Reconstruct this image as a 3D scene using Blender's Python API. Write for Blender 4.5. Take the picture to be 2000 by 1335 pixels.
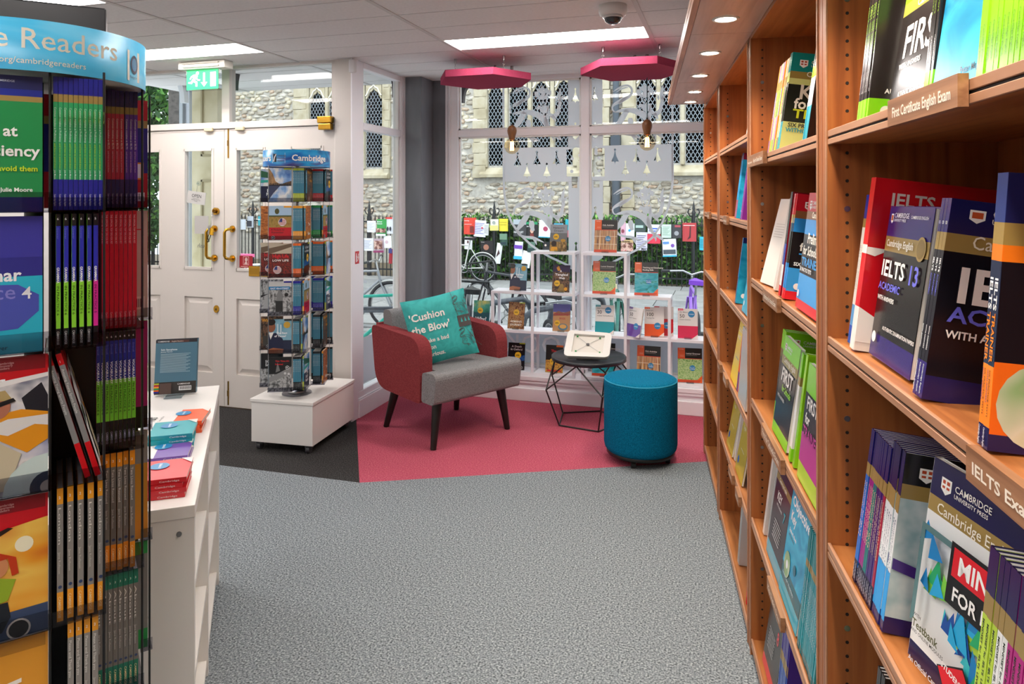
import bpy, math, random
from mathutils import Vector, Matrix, Euler
rnd = random.Random(7)
SC = bpy.context.scene
COL = SC.collection
for o in list(bpy.data.objects): bpy.data.objects.remove(o)

# ---------------------------------------------------------------- camera, sky, exposure
T = math.atan(420/1375.); ST, CT = math.sin(T), math.cos(T); HC = 1.5
cd = bpy.data.cameras.new('camera'); co = bpy.data.objects.new('camera', cd); COL.objects.link(co)
co.location = (0, 0, HC); co.rotation_euler = (math.pi/2, 0, T)
cd.sensor_width = 36; cd.lens = 36*1375/2000.; cd.shift_y = -282.5/2000.; cd.clip_start = .02; cd.clip_end = 200
SC.camera = co
W = bpy.data.worlds.new('World'); SC.world = W; W.use_nodes = True
bg = W.node_tree.nodes['Background']; bg.inputs[0].default_value = (.86, .93, 1, 1); bg.inputs[1].default_value = 2.0
SC.view_settings.view_transform = 'Standard'; SC.view_settings.look = 'None'
SC.view_settings.exposure = 0.5; SC.view_settings.gamma = 1; SC.view_settings.use_curve_mapping = False
SC.cycles.use_denoising = True; SC.cycles.max_bounces = 8; SC.cycles.diffuse_bounces = 4
SC.cycles.transparent_max_bounces = 16; SC.cycles.caustics_reflective = False; SC.cycles.caustics_refractive = False
SC.cycles.sample_clamp_indirect = 4
SUN = bpy.data.lights.new('sun', 'SUN'); SUN.energy = .9; SUN.angle = math.radians(25); SUN.color = (1, .96, .9)
so = bpy.data.objects.new('sun', SUN); COL.objects.link(so); so.rotation_euler = (math.radians(38), 0, math.radians(-20))
LP = 15      # strength of the ceiling light panels

# ---------------------------------------------------------------- materials
def lin(c): return c/12.92 if c <= .04045 else ((c+.055)/1.055)**2.4
def rgb(h):
    h = h.lstrip('#'); return tuple(lin(int(h[i:i+2], 16)/255) for i in (0, 2, 4))+(1,)
_m = {}
def mat(h, r=.5, metal=0, spec=.5, coat=0):
    k = (h, r, metal, spec, coat)
    if k in _m: return _m[k]
    m = bpy.data.materials.new('paint_'+h.strip('#')); m.use_nodes = True; b = m.node_tree.nodes['Principled BSDF']
    b.inputs['Base Color'].default_value = rgb(h); b.inputs['Roughness'].default_value = r
    b.inputs['Metallic'].default_value = metal; b.inputs['Specular IOR Level'].default_value = spec; b.inputs['Coat Weight'].default_value = coat
    m.diffuse_color = rgb(h); _m[k] = m; return m
def glow(h, s):
    k = ('glow', h, s)
    if k in _m: return _m[k]
    m = bpy.data.materials.new('glow'); m.use_nodes = True; b = m.node_tree.nodes['Principled BSDF']
    b.inputs['Base Color'].default_value = rgb(h); b.inputs['Emission Color'].default_value = rgb(h); b.inputs['Emission Strength'].default_value = s
    _m[k] = m; return m
def noisy(name, cols, scale=(1, 1, 1), detail=4, rough=.7, bump=0, bscale=None, dist=0, pos=None, spec=.3, wave=0, metal=0):
    """noise colour ramp in object space"""
    if name in _m: return _m[name]
    m = bpy.data.materials.new(name); m.use_nodes = True; nt = m.node_tree; N = nt.nodes; L = nt.links
    b = N['Principled BSDF']; tc = N.new('ShaderNodeTexCoord'); mp = N.new('ShaderNodeMapping')
    mp.inputs['Scale'].default_value = scale; L.new(tc.outputs['Object'], mp.inputs[0])
    n = N.new('ShaderNodeTexNoise'); n.inputs['Scale'].default_value = 1; n.inputs['Detail'].default_value = detail
    n.inputs['Distortion'].default_value = dist; L.new(mp.outputs[0], n.inputs[0])
    cr = N.new('ShaderNodeValToRGB'); e = cr.color_ramp.elements
    ps = pos or [.3+.4*i/(len(cols)-1) for i in range(len(cols))]
    while len(e) < len(cols): e.new(.5)
    for i, c in enumerate(cols): e[i].position = ps[i]; e[i].color = rgb(c)
    L.new(n.outputs[0], cr.inputs[0]); L.new(cr.outputs[0], b.inputs['Base Color'])
    b.inputs['Roughness'].default_value = rough; b.inputs['Specular IOR Level'].default_value = spec; b.inputs['Metallic'].default_value = metal
    if bump:
        n2 = N.new('ShaderNodeTexNoise'); n2.inputs['Scale'].default_value = bscale or 300; n2.inputs['Detail'].default_value = 2
        L.new(tc.outputs['Object'], n2.inputs[0]); bp = N.new('ShaderNodeBump'); bp.inputs['Strength'].default_value = bump
        bp.inputs['Distance'].default_value = .004; L.new(n2.outputs[0], bp.inputs['Height']); L.new(bp.outputs[0], b.inputs['Normal'])
    m.diffuse_color = rgb(cols[0]); _m[name] = m; return m
WOODV = noisy('wood_upright', ['#67351a', '#94542b', '#a26133', '#7c4320'], (38, 38, 1.6), 5, .38, pos=[.25, .45, .6, .8], dist=.4, spec=.4)
WOODH = noisy('wood_shelf', ['#763f1f', '#a16334', '#b57543', '#8b4f28'], (30, 2.0, 38), 5, .36, pos=[.25, .45, .6, .8], dist=.4, spec=.4)
WOODE = noisy('wood_edge', ['#96694c', '#b08265', '#a37558'], (20, 2.0, 20), 4, .4, spec=.4)
WOODC = noisy('wood_canopy', ['#9b837a', '#ac958b', '#b7a097', '#a28a81'], (30, 2.0, 30), 5, .33, dist=.4, spec=.4)
WOODL = noisy('wood_label', ['#7b5338', '#94684a', '#a87a58'], (60, 4, 90), 4, .45)
GREYC = noisy('carpet_grey', ['#3c4145', '#6f767b', '#8c9398', '#b9bfc2'], (150, 150, 150), 3, .95, .9, 260, pos=[.3, .43, .56, .72], spec=.05)
REDC = noisy('carpet_red', ['#8b3447', '#b14f63', '#be5f70', '#d39578'], (140, 140, 140), 3, .95, .8, 260, pos=[.28, .45, .62, .76], spec=.05)
DARKC = noisy('carpet_dark', ['#1c1b1b', '#353434', '#454343', '#6a6767'], (150, 150, 150), 3, .95, .9, 260, pos=[.3, .45, .6, .8], spec=.05)
CEIL = noisy('ceiling_board', ['#e2dedd', '#e9e5e4'], (60, 60, 60), 3, .9, .12, 400, spec=.1)
WALLW = mat('#dcd8d6', .5); WARMW = mat('#d8d0ca', .42); FRAMEW = mat('#f1eef3', .35)
WHITE = mat('#e9e7e4', .4); LAMW = mat('#e6e2de', .35); PAPER = mat('#e9e5df', .8, spec=.1)
PIER = noisy('pier_grey', ['#71747b', '#787b82'], (20, 20, 5), 2, .42)
BLACK = mat('#141414', .4); BRASS = mat('#c99a3a', .22, 1); STEEL = mat('#b8b8b8', .3, 1)
FABG = noisy('fabric_grey', ['#5c5b5c', '#8a8889', '#a19fa0'], (300, 300, 300), 4, .95, .6, 700, pos=[.3, .5, .7], spec=.1)
FABR = noisy('fabric_red', ['#6f2a2f', '#8f3d40', '#9d4a4b'], (300, 300, 300), 4, .95, .6, 700, pos=[.3, .5, .7], spec=.1)
FABB = noisy('fabric_blue', ['#02475f', '#03688b', '#0a7ea3'], (260, 260, 260), 4, .95, .6, 700, pos=[.3, .5, .7], spec=.1)
FABT = noisy('fabric_turquoise', ['#2f9c98', '#3fb5b0', '#2c918f'], (9, 9, 9), 4, .6, .2, 900, dist=1)
FABP = noisy('fabric_pink', ['#8e3049', '#983953', '#a0405c'], (300, 300, 300), 3, .9, .4, 700, spec=.1)
LEGB = mat('#17120f', .35)
def glassmat(name, tint, refl):
    m = bpy.data.materials.new(name); m.use_nodes = True; nt = m.node_tree; nt.nodes.clear(); N = nt.nodes; L = nt.links
    o = N.new('ShaderNodeOutputMaterial'); mx = N.new('ShaderNodeMixShader'); t = N.new('ShaderNodeBsdfTransparent'); g = N.new('ShaderNodeBsdfGlossy')
    lw = N.new('ShaderNodeLayerWeight'); lw.inputs[0].default_value = .5; pw = N.new('ShaderNodeMath'); pw.operation = 'POWER'; pw.inputs[1].default_value = 5; L.new(lw.outputs['Facing'], pw.inputs[0])
    f = N.new('ShaderNodeMath'); f.operation = 'MULTIPLY_ADD'; f.inputs[1].default_value = .6; f.inputs[2].default_value = refl; L.new(pw.outputs[0], f.inputs[0]); t.inputs[0].default_value = rgb(tint); g.inputs['Roughness'].default_value = .01
    L.new(f.outputs[0], mx.inputs[0]); L.new(t.outputs[0], mx.inputs[1]); L.new(g.outputs[0], mx.inputs[2]); L.new(mx.outputs[0], o.inputs[0])
    return m
GLASS = glassmat('window_glass', '#f6f9f9', .022); ACRY = glassmat('clear_acrylic', '#eef2f4', .03); ACRD = glassmat('smoked_acrylic', '#dcdce0', .02)
def frost():
    m = bpy.data.materials.new('frosted_film'); m.use_nodes = True; nt = m.node_tree; nt.nodes.clear(); N = nt.nodes; L = nt.links
    o = N.new('ShaderNodeOutputMaterial'); mx = N.new('ShaderNodeMixShader'); mx.inputs[0].default_value = .45
    d = N.new('ShaderNodeBsdfDiffuse'); d.inputs[0].default_value = rgb('#dfe2e6'); t = N.new('ShaderNodeBsdfTranslucent'); t.inputs[0].default_value = rgb('#c6cad0')
    L.new(d.outputs[0], mx.inputs[1]); L.new(t.outputs[0], mx.inputs[2]); L.new(mx.outputs[0], o.inputs[0]); return m
FROST = frost()

# ---------------------------------------------------------------- mesh helpers
class MB:
    def __init__(s): s.v = []; s.f = []; s.m = []; s.mats = []; s.sm = []
    def mi(s, m):
        if m not in s.mats: s.mats.append(m)
        return s.mats.index(m)
    def add(s, vs, fs, m, smooth=False):
        b = len(s.v); s.v += [tuple(v) for v in vs]; i = s.mi(m)
        for f in fs: s.f.append([b+k for k in f]); s.m.append(i); s.sm.append(smooth)
    def box(s, a, b, m, M=None):
        x0, y0, z0 = a; x1, y1, z1 = b
        vs = [(x0, y0, z0), (x1, y0, z0), (x1, y1, z0), (x0, y1, z0), (x0, y0, z1), (x1, y0, z1), (x1, y1, z1), (x0, y1, z1)]
        if M: vs = [M @ Vector(v) for v in vs]
        s.add(vs, [(3, 2, 1, 0), (4, 5, 6, 7), (0, 1, 5, 4), (1, 2, 6, 5), (2, 3, 7, 6), (3, 0, 4, 7)], m); return s
    def prism(s, pts, h0, h1, m, ax='z', M=None, smooth=False):
        n = len(pts)
        def p(a, b, h): return {'z': (a, b, h), 'y': (a, h, b), 'x': (h, a, b)}[ax]
        vs = [p(a, b, h0) for a, b in pts]+[p(a, b, h1) for a, b in pts]
        if M: vs = [M @ Vector(v) for v in vs]
        s.add(vs, [list(range(n))[::-1], list(range(n, 2*n))], m)
        s.add(vs, [(i, (i+1) % n, n+(i+1) % n, n+i) for i in range(n)], m, smooth); return s
    def cyl(s, a, b, r, m, n=10, r2=None, cap=True, smooth=True):
        a = Vector(a); b = Vector(b); d = (b-a)
        if d.length < 1e-6: return s
        d.normalize(); u = d.orthogonal().normalized(); w = d.cross(u); r2 = r if r2 is None else r2
        vs = [a+(u*math.cos(t)+w*math.sin(t))*r for t in [2*math.pi*i/n for i in range(n)]]+[b+(u*math.cos(t)+w*math.sin(t))*r2 for t in [2*math.pi*i/n for i in range(n)]]
        s.add(vs, [(i, (i+1) % n, n+(i+1) % n, n+i) for i in range(n)], m, smooth)
        if cap: s.add(vs, [list(range(n))[::-1], list(range(n, 2*n))], m)
        return s
    def tube(s, pts, r, m, n=8):
        P = [Vector(p) for p in pts]; rings = []
        u = None
        for i, p in enumerate(P):
            d = (P[min(i+1, len(P)-1)]-P[max(i-1, 0)]).normalized()
            if u is None: u = d.orthogonal().normalized()
            u = (u-d*u.dot(d)).normalized(); w = d.cross(u)
            rr = r[i] if isinstance(r, (list, tuple)) else r
            rings.append([p+(u*math.cos(2*math.pi*k/n)+w*math.sin(2*math.pi*k/n))*rr for k in range(n)])
        vs = [v for R in rings for v in R]; fs = []
        for i in range(len(P)-1):
            for k in range(n): fs.append((i*n+k, i*n+(k+1) % n, (i+1)*n+(k+1) % n, (i+1)*n+k))
        s.add(vs, fs, m, True); s.add(vs, [list(range(n))[::-1], [len(vs)-n+k for k in range(n)]], m); return s
    def lathe(s, prof, c, m, n=32, a0=0, a1=2*math.pi, smooth=True):
        full = abs(a1-a0-2*math.pi) < 1e-6; k = n if full else n+1; vs = []
        for r, z in prof:
            for i in range(k):
                t = a0+(a1-a0)*i/n; vs.append((c[0]+r*math.cos(t), c[1]+r*math.sin(t), c[2]+z))
        fs = []
        for j in range(len(prof)-1):
            for i in range(n): fs.append((j*k+i, j*k+(i+1) % k, (j+1)*k+(i+1) % k, (j+1)*k+i))
        s.add(vs, fs, m, smooth); return s
    def torus(s, c, R, r, m, ax='y', n=28, k=6):
        vs = []; fs = []
        for i in range(n):
            a = 2*math.pi*i/n
            for j in range(k):
                b = 2*math.pi*j/k; q = R+r*math.cos(b); u, v, w = q*math.cos(a), q*math.sin(a), r*math.sin(b)
                p = {'y': (u, w, v), 'z': (u, v, w), 'x': (w, u, v)}[ax]; vs.append((c[0]+p[0], c[1]+p[1], c[2]+p[2]))
                fs.append((i*k+j, ((i+1) % n)*k+j, ((i+1) % n)*k+(j+1) % k, i*k+(j+1) % k))
        s.add(vs, fs, m, True); return s
    def mesh(s, name):
        me = bpy.data.meshes.new(name); me.from_pydata(s.v, [], s.f)
        for m in s.mats: me.materials.append(m)
        me.polygons.foreach_set('material_index', s.m); me.polygons.foreach_set('use_smooth', s.sm); me.update(); return me
    def build(s, name, parent=None, bev=0, seg=2, **kw):
        o = bpy.data.objects.new(name, s.mesh(name)); COL.objects.link(o)
        if parent: o.parent = parent
        if bev:
            b = o.modifiers.new('b', 'BEVEL'); b.width = bev; b.segments = seg; b.limit_method = 'ANGLE'; b.harden_normals = False
        for k, v in kw.items(): o[k] = v
        return o
def link(name, me, parent=None, loc=None, rot=None):
    o = bpy.data.objects.new(name, me); COL.objects.link(o)
    if parent: o.parent = parent
    if loc is not None: o.location = loc
    if rot is not None: o.rotation_euler = rot
    return o
def thing(name, label, cat, loc=(0, 0, 0), rz=0, group=None):
    o = bpy.data.objects.new(name, None); COL.objects.link(o); o.empty_display_size = .05
    o.location = loc; o.rotation_euler = (0, 0, rz); o['label'] = label; o['category'] = cat
    if group: o['group'] = group
    return o
def tag(o, label, cat, group=None, kind=None):
    o['label'] = label; o['category'] = cat
    if group: o['group'] = group
    if kind: o['kind'] = kind
    return o
def copy_tree(o, parent=None):
    c = o.copy(); COL.objects.link(c); c.parent = parent
    for ch in [x for x in COL.objects if x.parent == o]: copy_tree(ch, c)
    return c
def struct(mb, name, parent=None, **kw):
    o = mb.build(name, parent, **kw)
    if not parent: o['kind'] = 'structure'
    return o
# points of the place from sight lines onto known planes
def onY(px, py, Y):
    r = (px-1000)/1375.; d = Y/(CT+r*ST); return Vector((-d*ST+r*d*CT, Y, HC-(py-385)*d/1375.))
def onZ(px, py, z):
    d = 1375.*(HC-z)/(py-385.); r = (px-1000)/1375.; return Vector((-d*ST+r*d*CT, d*CT+r*d*ST, z))
def cam(lat, d, z=0): return Vector((-d*ST+lat*CT, d*CT+lat*ST, z))
NTH = ['first', 'second', 'third', 'fourth', 'fifth', 'sixth', 'seventh', 'eighth', 'ninth', 'tenth', 'eleventh', 'twelfth', 'thirteenth', 'fourteenth', 'fifteenth', 'sixteenth', 'seventeenth', 'eighteenth', 'nineteenth', 'twentieth']

# ---------------------------------------------------------------- flat print
_tx = {}
def textgeo(st, bold):
    k = (st, bold)
    if k not in _tx:
        c = bpy.data.curves.new('t', 'FONT'); c.body = st; c.size = 1; c.resolution_u = 2; c.offset = .022 if bold else 0.004; c.space_line = .95
        o = bpy.data.objects.new('t', c); me = bpy.data.meshes.new_from_object(o)
        vs = [(v.co.x, v.co.y) for v in me.vertices]; fs = [tuple(p.vertices) for p in me.polygons]
        bpy.data.objects.remove(o); bpy.data.curves.remove(c); bpy.data.meshes.remove(me)
        w = max([v[0] for v in vs] or [1]); x0 = min([v[0] for v in vs] or [0]); _tx[k] = (vs, fs, w, x0)
    return _tx[k]
def M_(c, r=.35): return mat(c, r) if isinstance(c, str) else c
def clip(P):
    for ax, lim, sg in ((0, 0, 1), (0, 1, -1), (1, 0, 1), (1, 1, -1)):
        out = []
        for i in range(len(P)):
            a, b = P[i-1], P[i]; da, db = (a[ax]-lim)*sg, (b[ax]-lim)*sg
            if (da >= 0) != (db >= 0): u = da/(da-db); out.append((a[0]+(b[0]-a[0])*u, a[1]+(b[1]-a[1])*u))
            if db >= 0: out.append(b)
        P = out
        if len(P) < 3: return []
    return P
def art(mb, ops, w, h, fr, rough=.35, eps=.00025, clipit=True):
    """ops in unit coordinates (x 0..1 left to right, z 0..1 bottom to top); fr(x, z, layer) gives the 3D point"""
    for i, op in enumerate(ops):
        k = op[0]; e = eps*(i+1)
        if k == 'r': pts = [(op[1], op[2]), (op[3], op[2]), (op[3], op[4]), (op[1], op[4])]; c = op[5]
        elif k == 'c':
            sq = op[5] if len(op) > 5 else 1
            pts = [(op[1]+op[3]*math.cos(a)*1., op[2]+op[3]*sq*math.sin(a)*w/h) for a in [2*math.pi*j/20 for j in range(20)]]; c = op[4]
        elif k == 'p': pts = op[1]; c = op[2]
        elif k == 't':
            _, st, x, z, size, c = op[:6]; kw = op[6] if len(op) > 6 else {}
            vs, fs, tw, tx = textgeo(st, kw.get('b', 0)); S = size*w; ww = kw.get('w')   # w: fit width
            sx = S if not ww else ww*(h if kw.get('rot') in (-90, 90) else w)/tw
            al = kw.get('a', 'l'); off = {'l': 0, 'c': -tw*sx/2, 'r': -tw*sx}[al]; ro = math.radians(kw.get('rot', 0)); cr, sr = math.cos(ro), math.sin(ro)
            P = []
            for a, b in vs:
                a = a*sx+off; b = b*S; P.append(fr(x*w+(a*cr-b*sr)*(-1 if kw.get('mir') else 1), z*h+(a*sr+b*cr), e))
            mb.add(P, fs, M_(c, rough)); continue
        pts = clip(pts) if clipit else pts
        if len(pts) > 2: mb.add([fr(a*w, b*h, e) for a, b in pts], [tuple(range(len(pts)))], M_(c, rough))
# ---------------------------------------------------------------- books
KIND = {}
def kind(name, w, h, t, front, spine=None, back=None, fp=(), sp=(), bp=(), r=.28):
    KIND[name] = dict(w=w, h=h, t=t, front=front, spine=spine or front, back=back or spine or front, fp=fp, sp=sp, bp=bp, r=r, me=None)
def bands(bs):
    if isinstance(bs, str) or not isinstance(bs, (list, tuple)): bs = [(1, bs)]
    out = []; z = 1.
    for f, c in bs: out.append((z-f, z, c)); z -= f
    return out
def book(k, label, group, M, cat='book', name='book'):
    K = KIND[k]; w, h, t = K['w'], K['h'], K['t']
    if K['me'] is None:
        ct = min(.0009, t*.12); mb = MB(); R = K['r']
        for z0, z1, c in bands(K['front']): mb.box((0, 0, z0*h), (w, ct, z1*h), M_(c, R))
        for z0, z1, c in bands(K['back']): mb.box((0, t-ct, z0*h), (w, t, z1*h), M_(c, R))
        for z0, z1, c in bands(K['spine']): mb.box((-.0006, 0.0002, z0*h), (ct, t-.0002, z1*h), M_(c, R))
        cov = mb.mesh('book'); pb = MB(); n = max(1, min(4, int(t/.004)))
        for j in range(n):
            y0 = ct+(t-2*ct)*j/n; y1 = ct+(t-2*ct)*(j+1)/n; pb.box((ct, y0+.0001, .0015), (w-.0012-.0006*(j % 2), y1, h-.0012-.0004*(j % 2)), PAPER)
        pr = None; mp = MB()
        art(mp, K['fp'], w, h, lambda x, z, e: (x, -e, z), R)
        art(mp, K['sp'], t, h, lambda x, z, e: (-.0006-e, t-x, z), R)
        art(mp, K['bp'], w, h, lambda x, z, e: (w-x, t+e, z), R)
        if mp.f: pr = mp.mesh('cover_print')
        K['me'] = (cov, pb.mesh('page_block'), pr)
    cov, pb, pr = K['me']
    o = link(name, cov); o.matrix_world = M; tag(o, label, cat, group)
    link('page_block', pb, o)
    if pr: link('cover_print', pr, o)
    return o
SB = MB()
def stuffb(k, M):
    K = KIND[k]; w, h, t = K['w'], K['h'], K['t']; R = K['r']
    f = lambda v: M @ Vector(v)
    for z0, z1, c in bands(K['spine']): SB.box((-.0006, 0, z0*h), (w, t, z1*h), M_(c, R), M)
    SB.box((.002, .001, .002), (w+.0005, t-.001, h+.0005), PAPER, M)
    art(SB, K['sp'], t, h, lambda x, z, e: f((-.0006-e, t-x, z)), R)
def TM(loc, rz=0, rx=0, ry=0): return Matrix.LocRotScale(Vector(loc), Euler((math.radians(rx), math.radians(ry), rz), 'XYZ'), None)

# ================================================================ THE SETTING
ZC = 2.43
XL, XR, YB = -4.62, 1.1, -3.05      # room limits
# --- floor: three carpets
def poly_floor(name, pts, z0, z1, m, par=None):
    mb = MB(); mb.prism(pts, z0, z1, m); return struct(mb, name, par)
A = (-1.849, 3.307); B = (-2.40, 4.25); Cc = (-.05, 4.18); D = (-4.62, 3.27)
fl = poly_floor('floor', [(XL, YB), (XR, YB), (XR, 4.72), Cc, A, D], -.05, 0, GREYC)
poly_floor('red_carpet', [A, Cc, (XR, 4.72), (XR, 5.02), (-2.40, 5.02), B], -.05, 0, REDC, fl)
poly_floor('dark_carpet', [D, A, B, (-2.53, 4.23), (-2.53, 4.24), (XL, 4.24)], -.05, 0, DARKC, fl)
# --- ceiling of 1.2 x 0.3 m boards
cs = MB(); cs.box((XL, YB, ZC+.02), (XR, 5.25, ZC+.10), mat('#5a5654', .9)); ceil = struct(cs, 'ceiling')
cols_x = [-5.22, -4.02, -2.82, -1.62, -.42, .78]
LIGHTS = [(3, 12), (1, 11), (1, 7), (3, 4), (1, 2), (3, -1), (1, -4), (3, -7)]   # (column, row); seen panels first, then unseen ones added to brighten the room
tile = MB().box((.004, .004, 0), (1.196, .296, .02), CEIL).mesh('ceiling_tile')
tiles = {}
for ci, x in enumerate(cols_x):
    for r in range(-11, 17):
        y = .27+.3*r; x0 = max(x, XL); x1 = min(x+1.2, XR); y1 = min(y+.3, 5.24)
        if y < YB or x1-x0 < .1: continue
        if (ci, r) in LIGHTS: continue
        if x0 == x and x1 == x+1.2 and y1 == y+.3: me = tile
        else: me = MB().box((.004, .003, 0), (x1-x0-.004, y1-y-.003, .02), CEIL).mesh('ceiling_tile')
        link('ceiling_tile', me, ceil, (x0, y, ZC))
for x in cols_x[1:]:
    b = MB(); b.box((x-.012, YB, ZC-.004), (x+.012, 5.24, ZC+.006), mat('#cfcac8', .6)); struct(b, 'ceiling_bar', ceil)
GL = glow('#fff9f4', LP)
for n, (ci, r) in enumerate(LIGHTS):
    x = cols_x[ci]; y = .27+.3*r; vis = n < 3
    lab = ['flush ceiling light panel above the armchair corner, right one of the far pair', 'flush ceiling light panel by the doors behind the green exit sign', 'flush ceiling light panel at the upper left corner above the big book rack'][n] if vis else 'flush ceiling light panel behind the viewer in the %s ceiling slot' % NTH[n-3]
    t = thing('ceiling_light', lab, 'ceiling light', (x, y, ZC), 0, 'flush ceiling light panels')
    MB().box((.012, .012, .006), (1.188, .288, .012), GL).build('diffuser', t)
    f = MB()
    for a, b in (((.004, .003), (1.196, .014)), ((.004, .286), (1.196, .297)), ((.004, .003), (.016, .297)), ((1.184, .003), (1.196, .297))): f.box((a[0], a[1], 0), (b[0], b[1], .018), mat('#e6e3e0', .5))
    f.build('light_frame', t)
# --- walls
def wallbox(name, a, b, m=None): return struct(MB().box(a, b, m or WALLW), name)
wallbox('wall_back', (XL-.1, YB-.1, 0), (XR+.1, YB, 2.53)); wallbox('wall_left', (XL-.1, YB, 0), (XL, 4.30, 2.53)); wallbox('wall_right', (XR, YB, 0), (XR+.1, 5.4, 2.53))
wallbox('wall_door_side', (XL, 4.21, 0), (-4.36, 4.29, 2.43), WARMW)
# column between doors and side window
struct(MB().box((-2.53, 4.19, 0), (-2.405, 4.30, 2.43), WARMW), 'trim_1', bev=.004)
struct(MB().box((-2.405, 4.185, 0), (-2.395, 4.27, 2.43), FRAMEW), 'trim_2')
# side window wall X=-2.4
X0 = -2.40
fr = MB(); Y0, Y1 = 4.27, 4.99
fr.box((X0-.07, Y0, 0), (X0, Y1, .175), FRAMEW)
fr.box((X0-.07, Y0, .175), (X0, 4.35, ZC), FRAMEW); fr.box((X0-.07, 4.93, .175), (X0, Y1, ZC), FRAMEW)
fr.box((X0-.06, 4.35, 1.965), (X0+.005, 4.93, 2.015), FRAMEW); fr.box((X0-.06, 4.35, 2.39), (X0, 4.93, ZC), FRAMEW)
fr.box((X0-.055, 4.35, .175), (X0-.012, 4.37, ZC), WHITE); fr.box((X0-.055, 4.91, .175), (X0-.012, 4.93, ZC), WHITE)
w2 = struct(fr, 'window_2', bev=.004)
for z0, z1 in ((.175, 1.965), (2.015, 2.39)): MB().box((X0-.04, 4.36, z0), (X0-.034, 4.92, z1), GLASS).build('pane', w2)
c = MB()
for i, (y, wd) in enumerate(((4.945, .012), (4.962, .008), (4.978, .012))): c.box((X0, y, .13), (X0+.006+.004*i, y+wd, ZC), FRAMEW)
struct(c, 'trim_3')
struct(MB().box((X0, 4.27, 0), (X0+.014, 5.0, .12), FRAMEW).box((X0, 4.27, .12), (X0+.009, 5.0, .132), FRAMEW), 'baseboard_side', bev=.003)
# frosted strip with mirrored lettering low on the side pane
f = MB(); f.box((X0-.0335, 4.37, .2), (X0-.0325, 4.91, .52), FROST); struct(f, 'frosted_film', w2)
# dark grey pier in the corner
p = MB(); p.box((-2.48, 4.98, 0), (-2.25, 5.3, 2.43), PIER); p.box((-2.25, 5.2, 0), (-2.13, 5.3, 2.43), PIER); struct(p, 'wall_pier', bev=.003)
# riser, sill and front window
YW = 5.2; XA, XB = -2.13, XR
r = MB(); r.box((-2.25, 5.0, 0), (XB, 5.3, .15), FRAMEW); struct(r, 'wall_front')
r = MB(); r.box((-2.25, 4.985, .15), (XB, 5.3, .185), FRAMEW); r.box((-2.25, 4.99, .128), (XB, 5.0, .15), FRAMEW); struct(r, 'windowsill', bev=.006)
struct(MB().box((-2.25, 4.982, 0), (XB, 5.0, .095), FRAMEW), 'baseboard_front', bev=.004)
fr = MB()
fr.box((XA, YW, .15), (-2.035, YW+.08, ZC), FRAMEW); fr.box((-1.05, YW, .18), (-.985, YW+.08, ZC), FRAMEW)
fr.box((.02, YW, .18), (.085, YW+.08, ZC), FRAMEW)
fr.box((-2.04, YW+.005, 1.975), (XB, YW+.075, 2.03), FRAMEW); fr.box((-2.04, YW, 2.40), (XB, YW+.08, ZC+.02), FRAMEW); fr.box((-2.04, YW, .185), (XB, YW+.08, .215), FRAMEW)
w1 = struct(fr, 'window_1', bev=.005, seg=2)
bd = MB()
for x0, x1 in ((-2.035, -1.05), (-.985, .02), (.085, XB)):
    for z0, z1 in ((.215, 1.975), (2.03, 2.40)):
        MB().box((x0, YW+.04, z0), (x1, YW+.046, z1), GLASS).build('pane', w1)
        for a in (((x0, z0), (x0+.014, z1)), ((x1-.014, z0), (x1, z1)), ((x0, z0), (x1, z0+.012)), ((x0, z1-.012), (x1, z1))): bd.box((a[0][0], YW+.02, a[0][1]), (a[1][0], YW+.042, a[1][1]), WHITE)
bd.build('glazing_bead', w1)
c = MB(); c.box((-2.14, YW-.008, .185), (-2.12, YW+.02, ZC), FRAMEW); c.box((-2.112, YW-.012, .185), (-2.095, YW+.02, ZC), FRAMEW); struct(c, 'trim_4', bev=.002)
# crest in frosted film on the panes (real film shapes, a fraction of a millimetre off the glass)
YF = YW+.0385
def film(mb, pts, holes=(), lay=0, f=lambda x, y: (x, y)):
    c = bpy.data.curves.new('f', 'CURVE'); c.dimensions = '2D'; c.fill_mode = 'BOTH'
    for P in [pts]+list(holes):
        s = c.splines.new('POLY'); s.points.add(len(P)-1); s.use_cyclic_u = True
        for i, q in enumerate(P):
            w = onY(*f(*q), YF); s.points[i].co = (w.x, w.z, 0, 1)
    o = bpy.data.objects.new('f', c); me = bpy.data.meshes.new_from_object(o)
    mb.add([(v.co.x, YF-.00015*lay, v.co.y) for v in me.vertices], [tuple(p.vertices) for p in me.polygons], FROST)
    bpy.data.objects.remove(o); bpy.data.curves.remove(c); bpy.data.meshes.remove(me)
fb = lambda x, y: (970+x/6.067, 140+y/6.067)
fc = lambda x, y: (1140+x/6.068, 140+y/6.068)
fd = lambda x, y: (970+x/6.678, 340+y/6.678)
fe = lambda x, y: (1140+x/6.674, 340+y/6.674)
def ermine(x, y, s=1): return [(x+a*s/6.067, y+b*s/6.067) for a, b in [(0, 0), (15, 17), (4, 33), (8, 60), (16, 95), (30, 125), (46, 160), (13, 157), (3, 172), (0, 197), (-3, 172), (-13, 157), (-46, 160), (-30, 125), (-16, 95), (-8, 60), (-4, 33), (-15, 17)]]
cr = MB()
eL = [ermine(*fb(247, 950)), ermine(*fb(477, 935)), ermine(*fb(710, 930)), ermine(*fb(360, 1078)), ermine(*fb(594, 1075))]
bookL = [fb(828, 925), fb(905, 912), fb(930, 895), fb(1003, 905), fb(1003, 1240), fb(830, 1240)]
bookL2 = [fb(888, 1245), fb(960, 1245), fb(960, 1335+25), fb(888, 1335+25)]
film(cr, [fb(90, 903), fb(1006, 887), fb(1006, 1303), fb(90, 1303)], eL+[bookL, [fb(888, 1245), fb(960, 1245), fb(960, 1300), fb(888, 1300)]])
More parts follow.
